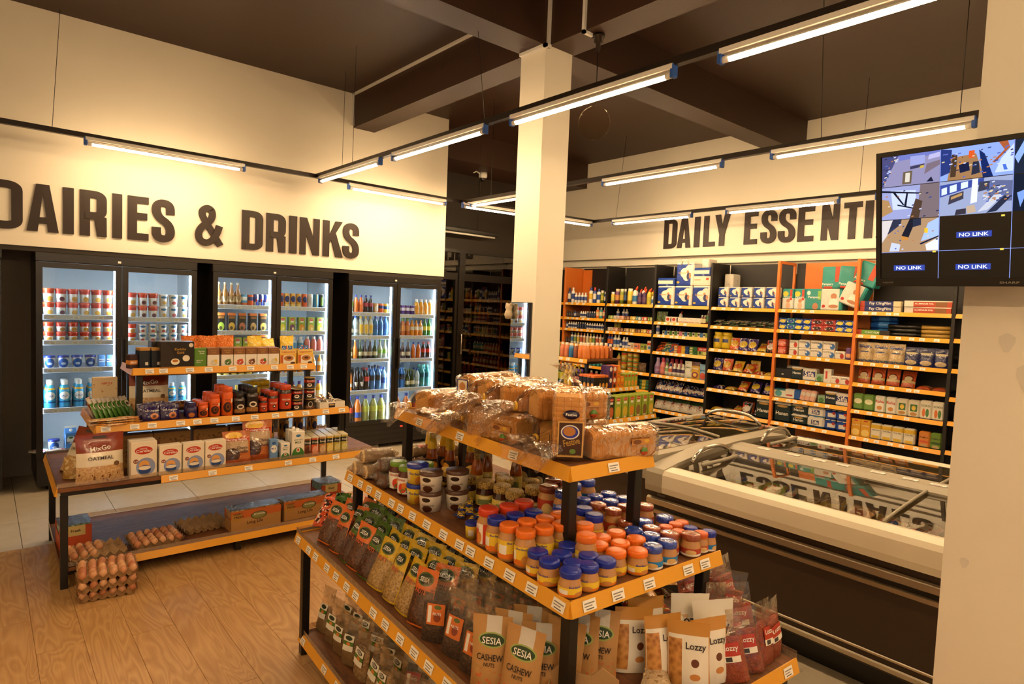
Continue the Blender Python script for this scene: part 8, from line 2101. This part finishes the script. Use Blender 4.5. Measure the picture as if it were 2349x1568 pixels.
for nm, c1, c0 in (('apple', 'c86a3a', '26341c'), ('lemon', 'd8b83a', '9aae3c'), ('mango', 'e0902a', '9aae3c'), ('passion', '8a6a3a', '9aae3c'), ('passionfruit', '7a5a34', '9aae3c'), ('pineapple', 'd8b44a', '9aae3c')):
    slabk('tall_juice_' + nm, 'tall green juice carton with ' + nm, c0, ('d', .5, .86, .34, .07, 'c8342a'), ('r', .25, .75, .66, .76, 'efe8d8'), ('d', .5, .3, .38, .24, c1), ('r', .3, .7, .0, .08, 'e8d8c8'), w_=.095, d=.07, h=.24, L=[('Del Monte', .055, 0, .207, 'w')])
Tz = (.586, .886, 1.191)
FT = 'far island top tier'; FM = 'far island middle tier'; FB = 'far island table tier'
g3([('can_energy_blue', 3), ('can_tall_white', 1), ('pet_juice_green', 1), ('pet_juice_pink', 2), ('pet_juice_blue', 1), ('pet_juice_brown', 1), ('pet_juice_orange', 2)], -.2, .56, -.27, Tz[2], 'front of ' + FT)
g3([('pet_juice_orange', 5), ('pet_juice_brown', 1)], -.26, .20, .57, Tz[2], 'near end of ' + FT, 'r', rows=2)
g3([('pet_blue_bag', 1), ('pet_orange_tall', 3), ('pet_green_tall', 2), ('pet_yellow', 2), ('pet_blackcurrant', 2)], -.1, .56, -.37, Tz[1], 'front of ' + FM, rows=3)
g3([('black_juice_small', 4)], .56, .79, -.37, Tz[1], 'front corner of ' + FM, rows=2)
g3([('black_juice_small', 3), ('juice_cube_purple', 1, 2), ('juice_cube_rust', 1, 2), ('juice_cube_orange', 1, 2), ('juice_cube_orange', 1), ('green_juice_small_citrus', 2), ('green_juice_small_mango', 2)], -.30, .38, .79, Tz[1], 'near end of ' + FM, 'r', rows=2)
g3([('tall_juice_apple', 2), ('tall_juice_lemon', 2), ('tall_juice_mango', 1), ('tall_juice_passion', 1), ('tall_juice_passionfruit', 1), ('tall_juice_pineapple', 1)], -.46, .46, .98, Tz[0], 'near end of ' + FB, 'r', rows=2)
g3([('pet_blackcurrant', 4), ('pet_orange_tall', 3)], -.4, .36, .74, Tz[0], 'second row of ' + FB, 'r')
for i in range(6):
    put('bag_roll_blue', (.9, -.38 + i * .15, .131), 90, 'on bottom shelf of far island', frame=G3F)

# ------------------------------------------------------------------ frozen food inside the freezers
for i, (c, c2, c3) in enumerate((('e0d8c8', '2a4a9a', 'c84a34'), ('c8b04a', '8a6a2a', 'e8dcc0'), ('b84a34', 'e0d4c0', '5a2c20'), ('3a6aa8', 'dcd8d0', '1c3a6a'), ('8aa04a', 'dcd8c8', 'c8602a'), ('d8a878', '8a4a2c', 'efe4d0'))):
    pouchk('frozen_bag_%d' % i, ('white and blue', 'yellow', 'red', 'blue', 'green', 'peach')[i] + ' frozen food packet', 'frozen food', .14, .2, .05, pm('frozen%d' % i, c, ('d', .5, .5, .35, .25, c2), ('n', 35, .6, c3), rough=.35, wr=.4), stand=False, seeds=(1,), wob=.006)
    NAMEOF['frozen_bag_%d' % i] = 'frozen_food_packet'
FZF = ((3.15, 2.30), -90)
for r in range(7):
    for c in range(14):
        y = (.2, .36, .52, .66, .98, 1.16, 1.34)[r]
        put('frozen_bag_%d' % ((c // 3 + r * 2) % 6 if r else (0, 0, 0, 0, 3, 3, 1, 1, 4, 4, 5, 5, 2, 2)[c]), (.17 + c * .155, y, .60 + rnd.uniform(-.02, .02)), rnd.uniform(-12, 12), ('front', 'second', 'third', 'fourth', 'fifth', 'sixth', 'rear')[r] + ' row in long freezer', (-75 + rnd.uniform(-8, 8), 0), frame=FZF) if c * .155 < 1.75 else None
m = MB()
for q in range(7):
    x = .12 + q * .36
    b_ = ob('basket_divider', MB().tube([(x, .13, .5), (x, .13, .74), (x, .68, .74), (x, .68, .5)], .004, 6).mesh('divider', ALU), fz)
for r in range(3):
    for c in range(8):
        put('frozen_bag_%d' % ((c // 2 + r) % 6), (3.36 + c * .195, 2.345 + .16 + r * .19, .62), rnd.uniform(-15, 15), ('near', 'middle', 'far')[r] + ' row in short freezer', (-80, 0))

# ------------------------------------------------------------------ dark store behind the partition
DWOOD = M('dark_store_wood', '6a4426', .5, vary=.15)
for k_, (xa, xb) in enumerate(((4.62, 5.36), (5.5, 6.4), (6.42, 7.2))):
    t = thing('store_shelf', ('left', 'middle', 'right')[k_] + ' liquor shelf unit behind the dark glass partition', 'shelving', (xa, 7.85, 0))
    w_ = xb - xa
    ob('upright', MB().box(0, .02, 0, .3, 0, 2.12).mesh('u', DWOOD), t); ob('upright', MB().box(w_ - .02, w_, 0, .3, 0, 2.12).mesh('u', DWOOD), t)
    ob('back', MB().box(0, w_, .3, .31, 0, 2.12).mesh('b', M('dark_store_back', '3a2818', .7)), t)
    if k_ == 0:
        ob('divider', MB().box(w_ / 2 - .01, w_ / 2 + .01, 0, .3, 0, 2.12).mesh('u', DWOOD), t)
    for j, z in enumerate((.35, .65, .92, 1.2, 1.47, 1.75)):
        ob('shelf', MB().box(.02, w_ - .02, 0, .3, z - .02, z).mesh('s', DWOOD), t)
        n = int((w_ - .06) / .085)
        for q in range(n):
            if rnd.random() < .18:
                continue
            kd = ('brown_glass_bottle', 'green_glass_bottle', 'clear_glass_bottle', 'orange_glass_bottle', 'brown_carton')[(q // 3 + j + k_) % 4]
            put(kd, (xa + .06 + q * .085, 7.93, z), rnd.uniform(0, 90), ORD[j] + ' shelf up, ' + ('left', 'middle', 'right')[k_] + ' liquor unit')
# soft toy hanging beside the mirror
pl = thing('plush_toy', 'small cream plush toy hanging on the mirror corner', 'toy', (3.12, 3.70, 1.70))
PL = M('plush', 'd8c4a4', .95, vary=.1, bump=.8, bscale=150)
ob('body', MB().lathe([(0, -.05), (.025, -.045), (.034, -.015), (.026, .015), (.02, .02), (.03, .04), (.026, .062), (0, .07)], 12).mesh('body', PL), pl)
for s in (-1, 1):
    ob('ear', MB().lathe([(0, 0), (.012, .006), (.01, .018), (0, .022)], 8).mesh('ear', PL), pl, (0, s * .022, .055))
finish_labels()
